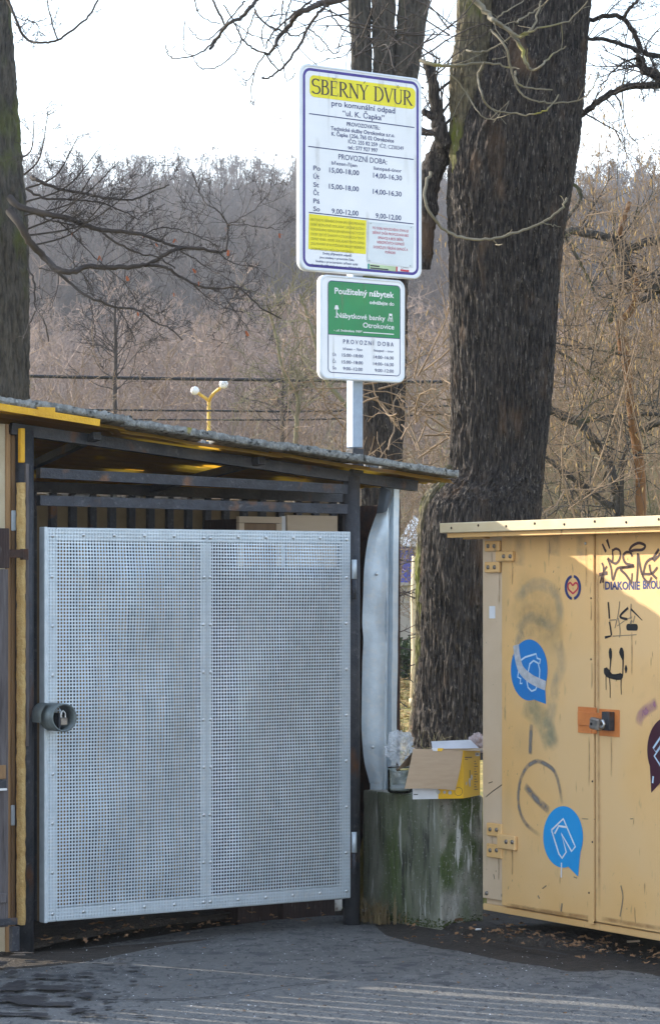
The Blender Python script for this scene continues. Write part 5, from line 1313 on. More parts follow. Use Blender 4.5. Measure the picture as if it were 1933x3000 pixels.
sstroke([(547,1192),(547,1225),(546,1262)], [0.003,0.010,0.002])
sstroke([(372,1285),(372,1345),(373,1408)], [0.003,0.002,0.002]); sstroke([(505,1300),(503,1380),(507,1450)], [0.004,0.0025,0.002]); sstroke([(462,1310),(461,1335)], [0.003,0.001])
mb.build('smiley_graffiti', M['black'], dr)
paint('scratch', [([(700,470),(730,445),(782,408)], 0.0022), ([(710,405),(730,398)], 0.0018), ([(735,845),(740,870)], 0.002)], 'black', ct, -0.0006, c6)
paint('scratch', [([(1350,900),(1360,960),(1346,1050)], 0.004), ([(1162,577),(1225,580)], 0.0018), ([(1395,578),(1410,577)], 0.0018), ([(970,915),(990,900)], 0.002)], 'greymarker', dr, YD-0.0004, c6)
q0, q1 = CF.at(1433,1812,-0.001), CF.at(1450,1776,-0.001)
m_ = MB(); m_.box(q0.x, q1.x, -0.0012, -0.0004, q0.z, q1.z); m_.build('paper_label', M['whitepaint'], ct)
# ------------------------------------------------------------------ trees
def interp_rings(rows, n):
    return [tuple(x) for x in catmull(rows, max(1, n//(len(rows)-1)))]
def trunk(name, rows, d, m, parent, nseg=120, nh=360, amp=0.022, seed=0.0, freq=13.0, base_flare=0.0, part_label=None):
    """rows: (photo y, left x, right x) of the trunk's outline -> a round trunk at distance d with furrowed bark in relief"""
    rr = interp_rings([(y, xl, xr) for y, xl, xr in rows], nh)
    v, f = [], []
    for (y, xl, xr) in rr:
        c = P((xl+xr)/2, y, d); r = (xr-xl)/2/F*d
        for k in range(nseg):
            a = 2*math.pi*k/nseg; ca, sa = math.cos(a), math.sin(a)
            q = Vector((ca*r*freq, sa*r*freq, c.z*4.6+seed))
            w = noise.noise(Vector((ca*r*5, sa*r*5, c.z*1.1+seed)))*1.3
            n1 = 1-abs(noise.noise(q+Vector((w,w,0))))*2.2
            n2 = 1-abs(noise.noise(Vector((q.x*2.1, q.y*2.1, c.z*6.5+seed))))*2
            n3 = noise.noise(Vector((ca*r*2.2, sa*r*2.2, c.z*0.9+seed*2)))
            rad = r+amp*(0.9*n1+0.45*n2-0.9)+0.035*r*3*n3*0.4
            v.append((c.x+ca*rad, c.y+sa*rad, c.z))
    for j in range(len(rr)-1):
        for k in range(nseg):
            l = (k+1) % nseg; f.append((j*nseg+k, j*nseg+l, (j+1)*nseg+l, (j+1)*nseg+k))
    me = bpy.data.meshes.new(name); me.from_pydata(v, [], f); me.materials.append(m); me.shade_smooth()
    o = bpy.data.objects.new(name, me); col.objects.link(o); o.parent = parent
    return o
def wpath(pts, conv, d, rg, wob=0.12, n=5, dd=0.0):
    ph = rg.uniform(0, 50); out = []
    for i, p in enumerate(pts):
        x, y = conv(*p); out.append(tuple(P(x, y, d+dd*i+wob*noise.noise(Vector((i*0.55+ph, 0, 0)))*2)))
    if len(out) < 3: return out
    l = catmull(out, n); m_ = len(l)       # knees and kinks where buds and side shoots sat
    return [p if i in (0, m_-1) else (p[0]+0.016*noise.noise(Vector((i*0.83+ph, 3, 0))), p[1], p[2]+0.016*noise.noise(Vector((i*0.83+ph, 9, 0)))) for i, p in enumerate(l)]
def sub_twigs(mb, path, r0, rg, count, length, levels, up=0.25, rmin=0.0022, side=3, t0=0.15, spread=1.0):
    """twigs growing off a path: each a bent, kinked line with its own side shoots"""
    n = len(path)
    for _ in range(count):
        t = t0+(1-t0)*rg.random(); i = min(n-2, int(t*(n-1)))
        a = Vector(path[i]); b = Vector(path[i+1]); dr_ = (b-a).normalized()
        rv = Vector((rg.gauss(0,1), rg.gauss(0,0.7), rg.gauss(0,1)+up)); rv = (rv-dr_*rv.dot(dr_)).normalized()
        dv_ = (dr_*rg.uniform(0.2,1.0)+rv*rg.uniform(0.6,1.1)*spread).normalized()
        grow(mb, a.lerp(b, rg.random()), dv_, length*rg.uniform(0.45,1.25)*(1.1-0.5*t), max(rmin, r0*(0.55-0.2*t)), rg, levels, up, rmin, side)
def grow(mb, p, dv_, L, r, rg, levels, up, rmin, side=3):
    ns_ = max(3, int(L/0.11)+2) if L < 1.2 else 10
    pts = [tuple(p)]; q = Vector(p); dcur = dv_.copy(); st = L/ns_
    bend = Vector((rg.gauss(0,0.5), rg.gauss(0,0.4), rg.gauss(0,0.5)+up))*0.22
    for i in range(ns_):
        dcur = (dcur+bend*(0.6)+Vector((rg.gauss(0,0.13), rg.gauss(0,0.13), rg.gauss(0,0.13)))).normalized()
        q = q+dcur*st; pts.append(tuple(q))
    rad = [max(rmin*0.7, r*(1-0.75*i/ns_)) for i in range(ns_+1)]
    mb.tube(pts, rad, side)
    if levels > 0:
        k = rg.randint(2, 4)
        for _ in range(k):
            i = rg.randint(1, ns_-1); a = Vector(pts[i]); dr_ = (Vector(pts[i+1])-a).normalized()
            rv = Vector((rg.gauss(0,1), rg.gauss(0,0.8), rg.gauss(0,1)+up*0.6)); rv = (rv-dr_*rv.dot(dr_))
            if rv.length < 1e-4: continue
            rv.normalize()
            grow(mb, a, (dr_*0.75+rv*0.75).normalized(), L*rg.uniform(0.30,0.55), max(rmin, r*0.55), rg, levels-1, up, rmin, side)
def limb(name, pts, conv, d, r0, r1, m, parent, rg, twigs=0, tl=0.4, lev=1, wob=0.12, side=8, up=0.25, tmb=None, dd=0.0, n=5, t0=0.15):
    path = wpath(pts, conv, d, rg, wob, n, dd)
    mb = MB(); k = len(path)
    ph = rg.uniform(0, 9)
    rad = [(r0+(r1-r0)*(i/(k-1))**0.8)*(1+0.13*noise.noise(Vector((i*0.9+ph, 0, 0)))) for i in range(k)]
    if r0 > 0.022 and side > 7:
        path2 = catmull([tuple(p) for p in path], 6); k2 = len(path2); ns2 = 26
        mb.tube(path2, [rad[min(k-1, i//6)]+(rad[min(k-1, i//6+1)]-rad[min(k-1, i//6)])*(i % 6)/6 for i in range(k2)], ns2, True)
        for i in range(k2):
            c_ = Vector(path2[i])
            for j in range(ns2):
                q = Vector(mb.v[i*ns2+j]); e_ = (q-c_)
                nn_ = 1-2*abs(noise.noise(Vector((q.x*24, q.y*24, q.z*5))))+0.5*noise.noise(q*40)
                mb.v[i*ns2+j] = tuple(q+e_*(0.16*nn_-0.04))
    else: mb.tube(path, rad, side, True)
    o = mb.build(name, m, parent, True)
    if tmb is not None and twigs: sub_twigs(tmb, path, (r0+r1)*0.35, rg, twigs, tl, lev, up, t0=t0)
    return path

id_ = lambda x, y: (x, y)
D_ = lambda x, y: (x*1.2552, y*1.2552)
kA = lambda x, y: (60+x/1.8333, 480+y/1.8333)       # enlargements the branches were measured in
kTop = lambda x, y: (480+x/2.406, y/2.406)
kC = lambda x, y: (1000+x/1.65, y/1.65)
k8 = lambda x, y: (x/1.54, y/1.54)
kR4 = lambda x, y: (1560+x/3.515, 380+y/3.515)
kR5 = lambda x, y: (1560+x/4.129, 1000+y/4.129)

# ---- main tree
rg = random.Random(21)
DC = 18.0
tC = empty('tree', (1.10, DC, 0.45)); tag(tC, 'thick dark furrowed tree trunk standing behind the container', 'tree')
def bake(o):      # children are modelled in world coordinates
    o.matrix_parent_inverse = o.parent.matrix_world.inverted() if False else o.parent.matrix_basis.inverted()
def s_(v): return v*1.2552
rowsC = [(s_(y), s_(a), s_(b)) for y, a, b in ((-140,1150,1400),(0,1138,1380),(120,1120,1370),(220,1085,1362),(330,1056,1350),(450,1046,1332),(560,1050,1314),(700,1052,1300),(900,1053,1286),(1060,1050,1272),(1110,1040,1268),(1155,1008,1264),(1210,984,1262),(1350,976,1256),(1500,975,1250),(1650,964,1256),(1740,956,1270),(1800,940,1290))]
trunk('trunk', rowsC, DC, M['bark'], tC, 380, 760, 0.024, 1.0, 42.0)
rowsC2 = [(s_(y), s_(a), s_(b)) for y, a, b in ((1085,1040,1080),(1130,1010,1070),(1180,982,1055),(1300,971,1048),(1420,972,1045),(1550,970,1045),(1660,960,1045),(1740,950,1050),(1800,930,1060))]
trunk('buttress', rowsC2, DC-0.04, M['bark_moss'], tC, 120, 320, 0.024, 4.0, 42.0)
rowsC3 = [(s_(y), s_(a), s_(b)) for y, a, b in ((-140,1070,1150),(0,1068,1150),(90,1062,1150),(170,1050,1150),(260,1050,1140),(360,1050,1120),(440,1060,1110))]
trunk('fork_stem', rowsC3, DC-0.08, M['bark_moss'], tC, 120, 240, 0.022, 7.0, 30.0)
limb('limb', [(520,690),(470,760),(425,860),(412,960),(408,1080),(398,1200),(388,1300)], kC, DC+0.05, 0.085, 0.055, M['bark'], tC, rg, wob=0.02, side=16)
tw = MB()
limb('limb', [(500,700),(480,640),(465,560),(440,400),(420,300)], kC, DC-0.1, 0.055, 0.028, M['bark'], tC, rg, 10, 0.5, 1, 0.03, 10, tmb=tw)
limb('limb', [(462,570),(430,560),(395,530)], kC, DC-0.1, 0.026, 0.018, M['bark'], tC, rg, 4, 0.4, 1, 0.03, 8, tmb=tw)
tg = MB()
for pts, r0, r1, k in (
    ([(600,-40),(650,0),(720,80),(740,100),(790,130),(860,210),(890,300),(920,335),(960,320),(1010,270),(1085,220)], 0.030, 0.005, 4),
    ([(740,100),(850,170),(880,170),(930,120),(965,0)], 0.014, 0.008, 2),
    ([(385,290),(450,310),(550,315),(690,300),(800,320),(860,330)], 0.020, 0.005, 3),
    ([(690,300),(660,370),(680,460),(720,520),(820,545),(930,550),(1000,520),(1050,455)], 0.011, 0.006, 3),
    ([(720,140),(790,220),(820,330),(840,400),(880,460),(960,490),(1050,495),(1150,480),(1210,430),(1240,360)], 0.011, 0.005, 3),
    ([(840,340),(850,400),(920,425),(1020,432)], 0.010, 0.006, 1),
    ([(605,240),(640,248),(700,243),(800,190),(830,150)], 0.010, 0.006, 1),
    ([(530,360),(600,440),(660,540),(720,575),(810,550)], 0.008, 0.004, 2),
    ([(840,105),(900,70),(960,30),(1010,-10)], 0.008, 0.006, 1),
    ([(860,170),(950,135),(1100,95),(1190,0)], 0.010, 0.005, 1),
    ([(740,90),(800,50),(880,0)], 0.007, 0.005, 1),
    ([(430,830),(400,940),(430,1030),(500,1110),(600,1150),(720,1155),(850,1120),(970,1075),(1060,1010),(1090,955)], 0.014, 0.010, 2),
    ([(735,1155),(750,1180),(778,1178)], 0.006, 0.004, 0),
    ([(975,1078),(1010,1085),(1060,1095)], 0.005, 0.003, 0)):
    path = wpath(pts, kC, DC-0.75, rg, 0.10); n = len(path); ph = rg.uniform(0, 9)
    r0 *= 0.72; r1 *= 0.72
    tg.tube(path, [(r0+(r1-r0)*i/(n-1))*(1+0.15*noise.noise(Vector((i*1.1+ph,0,0)))) for i in range(n)], 7)
    sub_twigs(tg, path, (r0+r1)/3, rg, k, 0.22, 0, 0.4, 0.003)
tg.build('branches', M['twig_grey'], tC, True)
# right hand limbs against the sky
for pts, r0, r1, k in (
    ([(1150,110),(1205,95),(1280,75),(1360,85),(1420,170),(1460,250),(1540,270),(1640,300)], 0.024, 0.030, 10), ([(1365,82),(1390,40),(1430,0),(1470,-60)], 0.022, 0.014, 4),
    ([(1150,180),(1200,185),(1280,190),(1380,220),(1440,255)], 0.018, 0.024, 6), ([(1120,590),(1165,550),(1240,490),(1320,440),(1400,415),(1540,410),(1640,400)], 0.030, 0.040, 14),
    ([(1445,270),(1350,310),(1280,380),(1240,430)], 0.013, 0.006, 5), ([(1640,430),(1540,375),(1500,350),(1450,320),(1445,270)], 0.055, 0.045, 5)):
    limb('limb', pts, kC, DC+0.2, r0*0.62, r1*0.62, M['bark'], tC, rg, int(k*1.6), 0.5, 2, 0.06, 9, tmb=tw)
# twig fan between the sign and the trunk
for _ in range(34):
    x = rg.uniform(1020,1330); y = rg.uniform(-20,270); p = P(x, y, DC-0.4+rg.uniform(-0.4,0.4))
    grow(tg if False else tw, p, Vector((rg.uniform(-1,1), rg.uniform(-0.5,0.5), rg.uniform(-0.7,0.7))).normalized(), rg.uniform(0.3,0.8), 0.006, rg, 1, 0.15, 0.0025, 4)
tw.build('twigs', M['twig_dark'], tC, True)['kind'] = 'stuff'

# ---- three-stemmed tree behind the board
tB = empty('tree', (0.45, 20.5, 0.45)); tag(tB, 'three stemmed tree rising directly behind the large board', 'tree')
DB = 20.5
for rows in ([(-140,812,862),(0,813,865),(130,818,868),(300,828,880),(500,845,905),(700,852,920)], [(-140,868,922),(0,868,922),(150,869,924),(320,868,922),(520,866,918),(700,862,915)], [(-140,950,1035),(0,930,1003),(120,922,985),(240,908,965),(400,895,945),(600,880,930)]):
    trunk('stem', [(s_(y), s_(a), s_(b)) for y, a, b in rows], DB, M['bark_oak'], tB, 70, 240, 0.020, rows[0][1]*0.01, 26.0)
trunk('trunk', [(s_(y), s_(a), s_(b)) for y, a, b in ((480,840,945),(700,846,950),(890,848,946),(1080,846,938),(1300,842,924),(1760,832,918),(1900,820,925))], DB+0.1, M['bark'], tB, 80, 300, 0.028, 3.3, 26.0)
tw = MB(); tg = MB(); rg = random.Random(5)
top = [([(690,-60),(650,0),(600,60),(540,125),(490,140),(430,190),(360,290),(325,340)], 0.017, 0.012), ([(360,270),(300,340),(200,390),(80,410),(30,380),(10,310)], 0.008, 0.004), ([(205,390),(150,360),(138,300),(148,140)], 0.005, 0.003),
    ([(1420,-70),(1200,0),(1100,20),(1040,50),(940,100),(880,180),(800,270),(790,310),(740,375),(715,370)], 0.030, 0.009), ([(715,370),(650,350),(580,300),(540,250),(500,160),(420,30)], 0.009, 0.005),
    ([(715,370),(640,500),(615,670),(632,735),(640,690)], 0.006, 0.003), ([(640,500),(580,565),(495,485)], 0.005, 0.003), ([(580,565),(575,605),(535,570)], 0.004, 0.003),
    ([(1400,-90),(1200,0),(1130,50),(1080,100),(1010,200),(960,310),(850,460),(800,500),(740,545),(690,548)], 0.014, 0.007), ([(720,380),(760,440),(810,490)], 0.007, 0.005),
    ([(550,270),(500,370),(400,455),(320,482),(250,470),(205,395)], 0.006, 0.004), ([(640,60),(680,130),(780,200),(850,215),(900,245),(960,240),(1030,190)], 0.009, 0.005),
    ([(740,280),(800,340),(840,430),(860,560),(900,550),(925,510)], 0.005, 0.003), ([(330,-40),(345,0),(390,90),(430,170)], 0.010, 0.008), ([(218,-30),(220,0),(235,70),(290,130),(400,165)], 0.005, 0.004),
    ([(175,185),(220,250),(300,280),(380,220),(500,90),(570,0)], 0.004, 0.007), ([(1020,200),(1110,270),(1165,345),(1200,375),(1235,350),(1260,300)], 0.006, 0.003), ([(1165,345),(1100,355),(1060,310),(1053,262)], 0.004, 0.003),
    ([(640,80),(600,200),(560,290)], 0.006, 0.004), ([(720,340),(750,250),(860,140),(960,60),(1040,0)], 0.006, 0.009), ([(640,120),(760,110),(900,80),(960,60)], 0.004, 0.004), ([(500,160),(600,230),(720,270),(780,260)], 0.004, 0.003),
    ([(420,220),(460,280),(500,298),(550,280)], 0.004, 0.003), ([(1170,60),(1200,130),(1260,200),(1340,240),(1440,265),(1520,268)], 0.006, 0.007), ([(840,0),(830,90),(815,190)], 0.007, 0.004), ([(895,0),(860,120),(850,260),(820,320),(760,350)], 0.006, 0.003), ([(700,330),(690,220),(720,150),(795,60)], 0.005, 0.004)]
for pts, r0, r1 in top:
    path = wpath(pts, kTop, DB-1.0, rg, 0.12); n = len(path); ph = rg.uniform(0, 9)
    tw.tube(path, [max(0.0032,(r0+(r1-r0)*i/(n-1))*0.92*(1+0.15*noise.noise(Vector((i*1.1+ph,0,0))))) for i in range(n)], 6)
    sub_twigs(tw, path, (r0+r1)/3, rg, 3, 0.16, 0, 0.5, 0.0034)
# more, finer, at the lower trunk
for _ in range(46):
    x = rg.uniform(1000,1330); y = rg.uniform(1080,1400); p = P(x, y, 19.2+rg.uniform(-0.8,0.8))
    grow(tg, p, Vector((rg.uniform(-1,1), rg.uniform(-0.4,0.4), rg.uniform(-0.3,0.8))).normalized(), rg.uniform(0.3,0.9), 0.007, rg, 2, 0.15, 0.0032, 4)
for pts in ([(1450,330),(1350,420),(1250,520)], ):
    pass
tw.build('branches', M['twig_dark'], tB, True)
tg.build('twigs', M['twig_tan'], tB, True)['kind'] = 'stuff'

# ---- oak at the left edge
tA = empty('tree', (-2.75, 22.0, 0.45)); tag(tA, 'mossy oak trunk at the left edge with long crooked branches', 'tree')
DA = 22.0; rg = random.Random(77)
trunk('trunk', [(s_(y), s_(a), s_(b)) for y, a, b in ((-140,-150,14),(0,-130,22),(100,-126,30),(250,-124,41),(400,-124,52),(500,-126,62),(620,-124,67),(930,-124,68),(1200,-128,70),(1700,-150,90))], DA, M['bark_oak'], tA, 150, 460, 0.030, 9.0, 26.0)
tw = MB()
oak = [([(-60,250),(0,330),(60,430),(130,500),(190,560),(280,580),(350,550),(480,555),(600,550),(690,535),(770,490),(840,455),(930,450),(1050,470),(1105,462)], 0.052, 0.016, 26),
    ([(1105,462),(1115,340),(1060,250),(1000,215),(960,150),(930,60),(890,0)], 0.012, 0.005, 10), ([(1060,470),(1120,520),(1200,545),(1290,545)], 0.009, 0.005, 10),
    ([(-60,180),(0,230),(130,265),(250,290),(380,340),(450,355),(560,365),(660,380),(740,410),(830,440),(930,455)], 0.046, 0.014, 30),
    ([(190,570),(280,650),(370,715),(520,770),(600,775),(660,800),(730,855),(800,880),(870,945)], 0.020, 0.008, 14), ([(690,540),(780,555),(850,600),(950,650),(1060,670),(1170,665),(1290,770),(1400,830)], 0.022, 0.008, 24),
    ([(90,270),(150,300),(200,310),(290,330)], 0.014, 0.008, 6), ([(60,70),(100,90),(200,130),(330,155),(450,180),(600,190),(700,150),(800,110)], 0.026, 0.008, 26),
    ([(40,560),(75,640),(80,770),(130,850),(150,953)], 0.013, 0.008, 4), ([(80,790),(40,880),(10,950)], 0.009, 0.006, 2), ([(440,370),(530,430),(640,480),(740,500),(830,560)], 0.016, 0.008, 12),
    ([(1115,330),(1200,325),(1300,340),(1410,350)], 0.008, 0.004, 8), ([(1110,330),(1180,290),(1260,240),(1340,150)], 0.008, 0.004, 8), ([(30,130),(120,180),(260,190),(400,200),(520,240),(640,300)], 0.018, 0.006, 20),
    ([(100,560),(200,590),(190,700),(150,800)], 0.008, 0.004, 4), ([(370,720),(390,820),(400,900),(395,953)], 0.007, 0.005, 3), ([(520,775),(570,850),(620,953)], 0.009, 0.006, 4), ([(930,650),(1010,720),(1100,770),(1200,800)], 0.009, 0.005, 10), ([(1060,670),(1130,760),(1220,880)], 0.008, 0.005, 6),
    ([(840,460),(920,500),(1010,560),(1120,620),(1240,700)], 0.009, 0.005, 12), ([(200,300),(300,400),(420,520),(560,640),(640,760)], 0.009, 0.005, 8), ([(660,380),(760,340),(880,360),(980,400),(1060,440)], 0.009, 0.005, 10)]
allp = []
for pts, r0, r1, k in oak:
    r0 *= 0.66; r1 *= 0.66; big = r0 > 0.013
    path = wpath(pts, kA, DA-0.6, rg, 0.10); n = len(path); ph = rg.uniform(0, 9); allp.append(path)
    rad = [(r0+(r1-r0)*(i/(n-1))**0.7)*(1+0.16*noise.noise(Vector((i*1.0+ph,0,0)))) for i in range(n)]
    if big:
        mb = MB(); mb.tube(path, rad, 9); mb.build('limb', M['twig_dark'], tA, True)
    else: tw.tube(path, rad, 6)
    sub_twigs(tw, path, (r0+r1)*0.22, rg, int(k*0.8), 0.44, 2, 0.22, 0.0024, 3, 0.2)
for x0, y0, x1, y1 in ((100,520,230,395),(95,560,300,420),(90,600,350,470),(100,640,290,480),(95,660,400,545),(110,690,330,560),(90,480,140,330),(80,430,100,330)):      # pale fan of upper twigs
    a = P(x0*0.8, y0+30, DA-0.4); b = P(x1, y1, DA-0.9)
    mid = a.lerp(b, 0.5)+Vector((0.03, 0, -0.10)); path = catmull([tuple(a), tuple(mid), tuple(b)], 7)
    tw.tube(path, [0.009*(1-0.65*i/(len(path)-1)) for i in range(len(path))], 5); sub_twigs(tw, path, 0.005, rg, 16, 0.30, 1, 0.35, 0.0024)
for pts, r in (([(20,-30),(50,30),(90,130),(130,180),(190,190),(260,178),(330,130),(400,70),(445,-10)], 0.012), ([(260,178),(240,120),(225,60),(210,-20)], 0.007), ([(30,-20),(70,70),(160,100),(180,150)], 0.005), ([(60,90),(120,170)], 0.004)):
    path = wpath(pts, k8, DA-0.8, rg, 0.1); tw.tube(path, [r*(1-0.4*i/len(path)) for i in range(len(path))], 6); sub_twigs(tw, path, r*0.5, rg, 7, 0.2, 1, 0.1, 0.0032)
tw.build('twigs', M['twig_dark'], tA, True)['kind'] = 'stuff'
# last rusty leaves on the oak
leafs = [(1095,340),(830,400),(725,425),(655,370),(425,490),(925,560),(955,630),(820,690),(630,795),(1210,895),(280,365),(1390,370),(570,600),(1115,460)]
for i, (x, y) in enumerate(leafs):
    c = P(*kA(x, y), DA-0.65); mb = MB(); s = rg.uniform(0.03,0.05)
    for k in range(2):
        pts = []
        for t_, w in ((0,0.1),(0.25,0.5),(0.35,0.3),(0.55,0.6),(0.65,0.35),(0.85,0.45),(1,0.02)): pts.append((w*0.5, t_))
        outl = pts+[(-a, b) for a, b in pts[::-1]]
        an = rg.uniform(-0.6,0.6)+k*0.9; rot = rg.uniform(0, 6.28)
        mb.poly([(c.x+s*(a*math.cos(rot)*math.cos(an)+b*math.sin(an)*0.8), c.y+s*a*math.sin(rot)+s*0.3*a*a, c.z-s*b*math.cos(an)) for a, b in outl])
    mb.build('leaf', M['leaf_red'], tA)

# ---- hazel with the peeled stem at the right
tH = empty('shrub_tree', (2.6, 22.5, 0.45)); tag(tH, 'tangled hazel with a peeled orange stem and hanging catkins at the right', 'tree')
DH = 22.5; rg = random.Random(9)
limb('peeled_stem', [(1000,740),(930,950),(880,1080)], kR4, DH, 0.018, 0.024, M['peeled'], tH, rg, wob=0.02, side=7)
limb('peeled_stem', [(1070,1470),(1068,1600),(1060,1700),(1030,1820),(960,1920),(900,1990),(900,2150),(925,2300)], kR4, DH, 0.024, 0.034, M['peeled'], tH, rg, wob=0.02, side=7)
limb('peeled_stem', [(1090,-40),(1110,50),(1150,400),(1190,800),(1230,1100),(1290,1500),(1310,1900),(1310,2400),(1320,3200)], kR5, DH, 0.034, 0.048, M['peeled'], tH, rg, wob=0.02, side=7)
tw = MB()
for pts, cv, r0, r1, k in (([(300,1090),(400,1040),(560,1070),(700,1090),(850,1130),(960,1220),(1100,1180),(1311,1120)], kR4, 0.030, 0.034, 8), ([(870,1090),(930,1300),(960,1560),(1311,1600),(1500,1640)], kR4, 0.050, 0.060, 8),
    ([(960,1560),(900,1600),(850,1750),(800,1980)], kR4, 0.026, 0.022, 4), ([(1040,1800),(1200,1720),(1311,1640),(1450,1560)], kR4, 0.026, 0.022, 4), ([(330,1110),(420,1250),(500,1390),(560,1500),(630,1660)], kR4, 0.018, 0.010, 5),
    ([(150,790),(200,820),(400,920),(560,980),(680,1120),(800,1300),(920,1480),(980,1700),(1010,2000),(1020,2600)], kR5, 0.036, 0.034, 10), ([(640,970),(850,920),(1100,880),(1250,870),(1540,890),(1800,920)], kR5, 0.016, 0.016, 10),
    ([(390,540),(470,600),(500,690),(420,830),(340,920)], kR4, 0.014, 0.016, 3), ([(150,1400),(400,1600),(620,1750),(800,1900),(960,2000)], kR5, 0.020, 0.030, 8), ([(1070,2100),(1080,1700),(1080,1450),(1180,1220),(1260,1100)], kR5, 0.022, 0.014, 6), ([(1340,1090),(1450,1020),(1700,900)], kR5, 0.022, 0.02, 2),
    ([(200,60),(500,240),(750,420),(1000,640),(1160,760)], kR5, 0.010, 0.012, 8), ([(280,20),(650,80),(930,130),(1090,160)], kR5, 0.009, 0.010, 6), ([(720,500),(860,260),(1070,10)], kR5, 0.012, 0.014, 3)):
    limb('limb', pts, cv, DH+0.1, r0, r1, M['bark_oak'], tH, rg, k, 0.5, 1, 0.05, 8, tmb=tw)
shoots = []; tt = MB(); cat = MB()
for i in range(96):       # long whippy shoots
    x = rg.uniform(1560,2050); y0 = rg.uniform(1000,1700); p = P(x, y0, DH+rg.uniform(-1.2,2.2))
    tx = x+rg.gauss(-30,260); ty = rg.uniform(120,1050); q = P(tx, ty, p.y+rg.uniform(-0.5,0.5))
    m1 = p.lerp(q, 0.4)+Vector((rg.gauss(0,0.22),rg.gauss(0,0.1),rg.gauss(0,0.15))); m2 = p.lerp(q, 0.75)+Vector((rg.gauss(0,0.25),rg.gauss(0,0.1),0.10))
    path = catmull([tuple(p), tuple(m1), tuple(m2), tuple(q)], 6); n = len(path); r = rg.uniform(0.0035,0.0075)
    (tt if i % 3 else tw).tube(path, [r*(1-0.7*k/(n-1)) for k in range(n)], 4); shoots.append(path)
    sub_twigs(tt, path, r*0.7, rg, 9, 0.45, 2, 0.2, 0.0022, 3, 0.15)
for _ in range(240):      # chaotic tangle
    grow(tt if rg.random() < 0.7 else tw, P(rg.uniform(1560,2000), rg.uniform(620,1560), DH+rg.uniform(-1.5,3)), Vector((rg.gauss(0,1), rg.gauss(0,0.4), rg.gauss(0.2,0.8))).normalized(), rg.uniform(0.4,1.1), rg.uniform(0.003,0.007), rg, 2, 0.15, 0.0022, 3)
for path in shoots:
    for _ in range(18):
        i = rg.randint(3, len(path)-2); a = Vector(path[i])+Vector((rg.gauss(0,0.16),rg.gauss(0,0.16),rg.gauss(0,0.13))); L = rg.uniform(0.03,0.06); r = rg.uniform(0.0035,0.0055)
        s = rg.gauss(0,0.012)
        cat.tube([(a.x,a.y,a.z),(a.x+s*0.3,a.y,a.z-L*0.35),(a.x+s,a.y,a.z-L)], [0.001,r,r*0.6], 4)
tw.build('branches', M['bark_oak'], tH, True); tt.build('twigs', M['twig_tan'], tH, True)['kind'] = 'stuff'; cat.build('catkins', M['catkin'], tH, True)['kind'] = 'stuff'
for t_ in (tA, tB, tC, tH):
    for ch in t_.children: ch.matrix_parent_inverse.identity(); ch.location = -Vector(t_.location)

# ------------------------------------------------------------------ thickets and the wooded hill (masses nobody could count)
def proto_bush(seed, h, stems, spread, m, r0, lev=2, tl=0.9, side=3, nt=7):
    rg = random.Random(seed); mb = MB()
    for i in range(stems):
        a = rg.uniform(0, 6.28); p = Vector((rg.gauss(0,spread*0.25), rg.gauss(0,spread*0.25), -0.2))
        q = p+Vector((math.cos(a)*spread*rg.uniform(0.1,0.8), math.sin(a)*spread*rg.uniform(0.1,0.8), h*rg.uniform(0.55,1.0)))
        m1 = p.lerp(q, 0.45)+Vector((rg.gauss(0,0.15*h),rg.gauss(0,0.15*h),0.05*h)); path = catmull([tuple(p), tuple(m1), tuple(q)], 6); n = len(path); r = r0*rg.uniform(0.6,1.2)
        mb.tube(path, [r*(1-0.8*k/(n-1)) for k in range(n)], side+1)
        sub_twigs(mb, path, r*0.7, rg, nt, tl*h*0.4, lev, 0.35, r0*0.3, side, 0.25)
    o = bpy.data.objects.new('bush_shape', mb.mesh('bush_shape', m, False)); return o
def proto_tree(seed, h, m, r0):
    rg = random.Random(seed); mb = MB()
    path = [(0,0,-1)]; q = Vector((0,0,-1)); dcur = Vector((rg.gauss(0,0.04),rg.gauss(0,0.04),1))
    for i in range(10):
        dcur = (dcur+Vector((rg.gauss(0,0.06),rg.gauss(0,0.06),0.05))).normalized(); q = q+dcur*h/10; path.append(tuple(q))
    mb.tube(path, [r0*(1-0.85*k/10) for k in range(11)], 5)
    n0 = len(path)
    for k in range(26):
        t = rg.uniform(0.28,0.98); i = min(9, int(t*10)); a = Vector(path[i]).lerp(Vector(path[i+1]), rg.random()); an = rg.uniform(0, 6.28)
        L = h*rg.uniform(0.16,0.34)*(1.25-t); dv_ = Vector((math.cos(an), math.sin(an), rg.uniform(0.5,1.3))).normalized()
        pts = [tuple(a)]; q = a.copy(); dc = dv_
        for s in range(5):
            dc = (dc+Vector((rg.gauss(0,0.14),rg.gauss(0,0.14),0.12))).normalized(); q = q+dc*L/5; pts.append(tuple(q))
        r = r0*0.32*(1.2-t); mb.tube(pts, [r*(1-0.7*s/5) for s in range(6)], 4)
        sub_twigs(mb, pts, r*0.8, rg, 7, L*0.55, 1, 0.45, 0.018, 3, 0.2)
    return bpy.data.objects.new('tree_shape', mb.mesh('tree_shape', m, False))
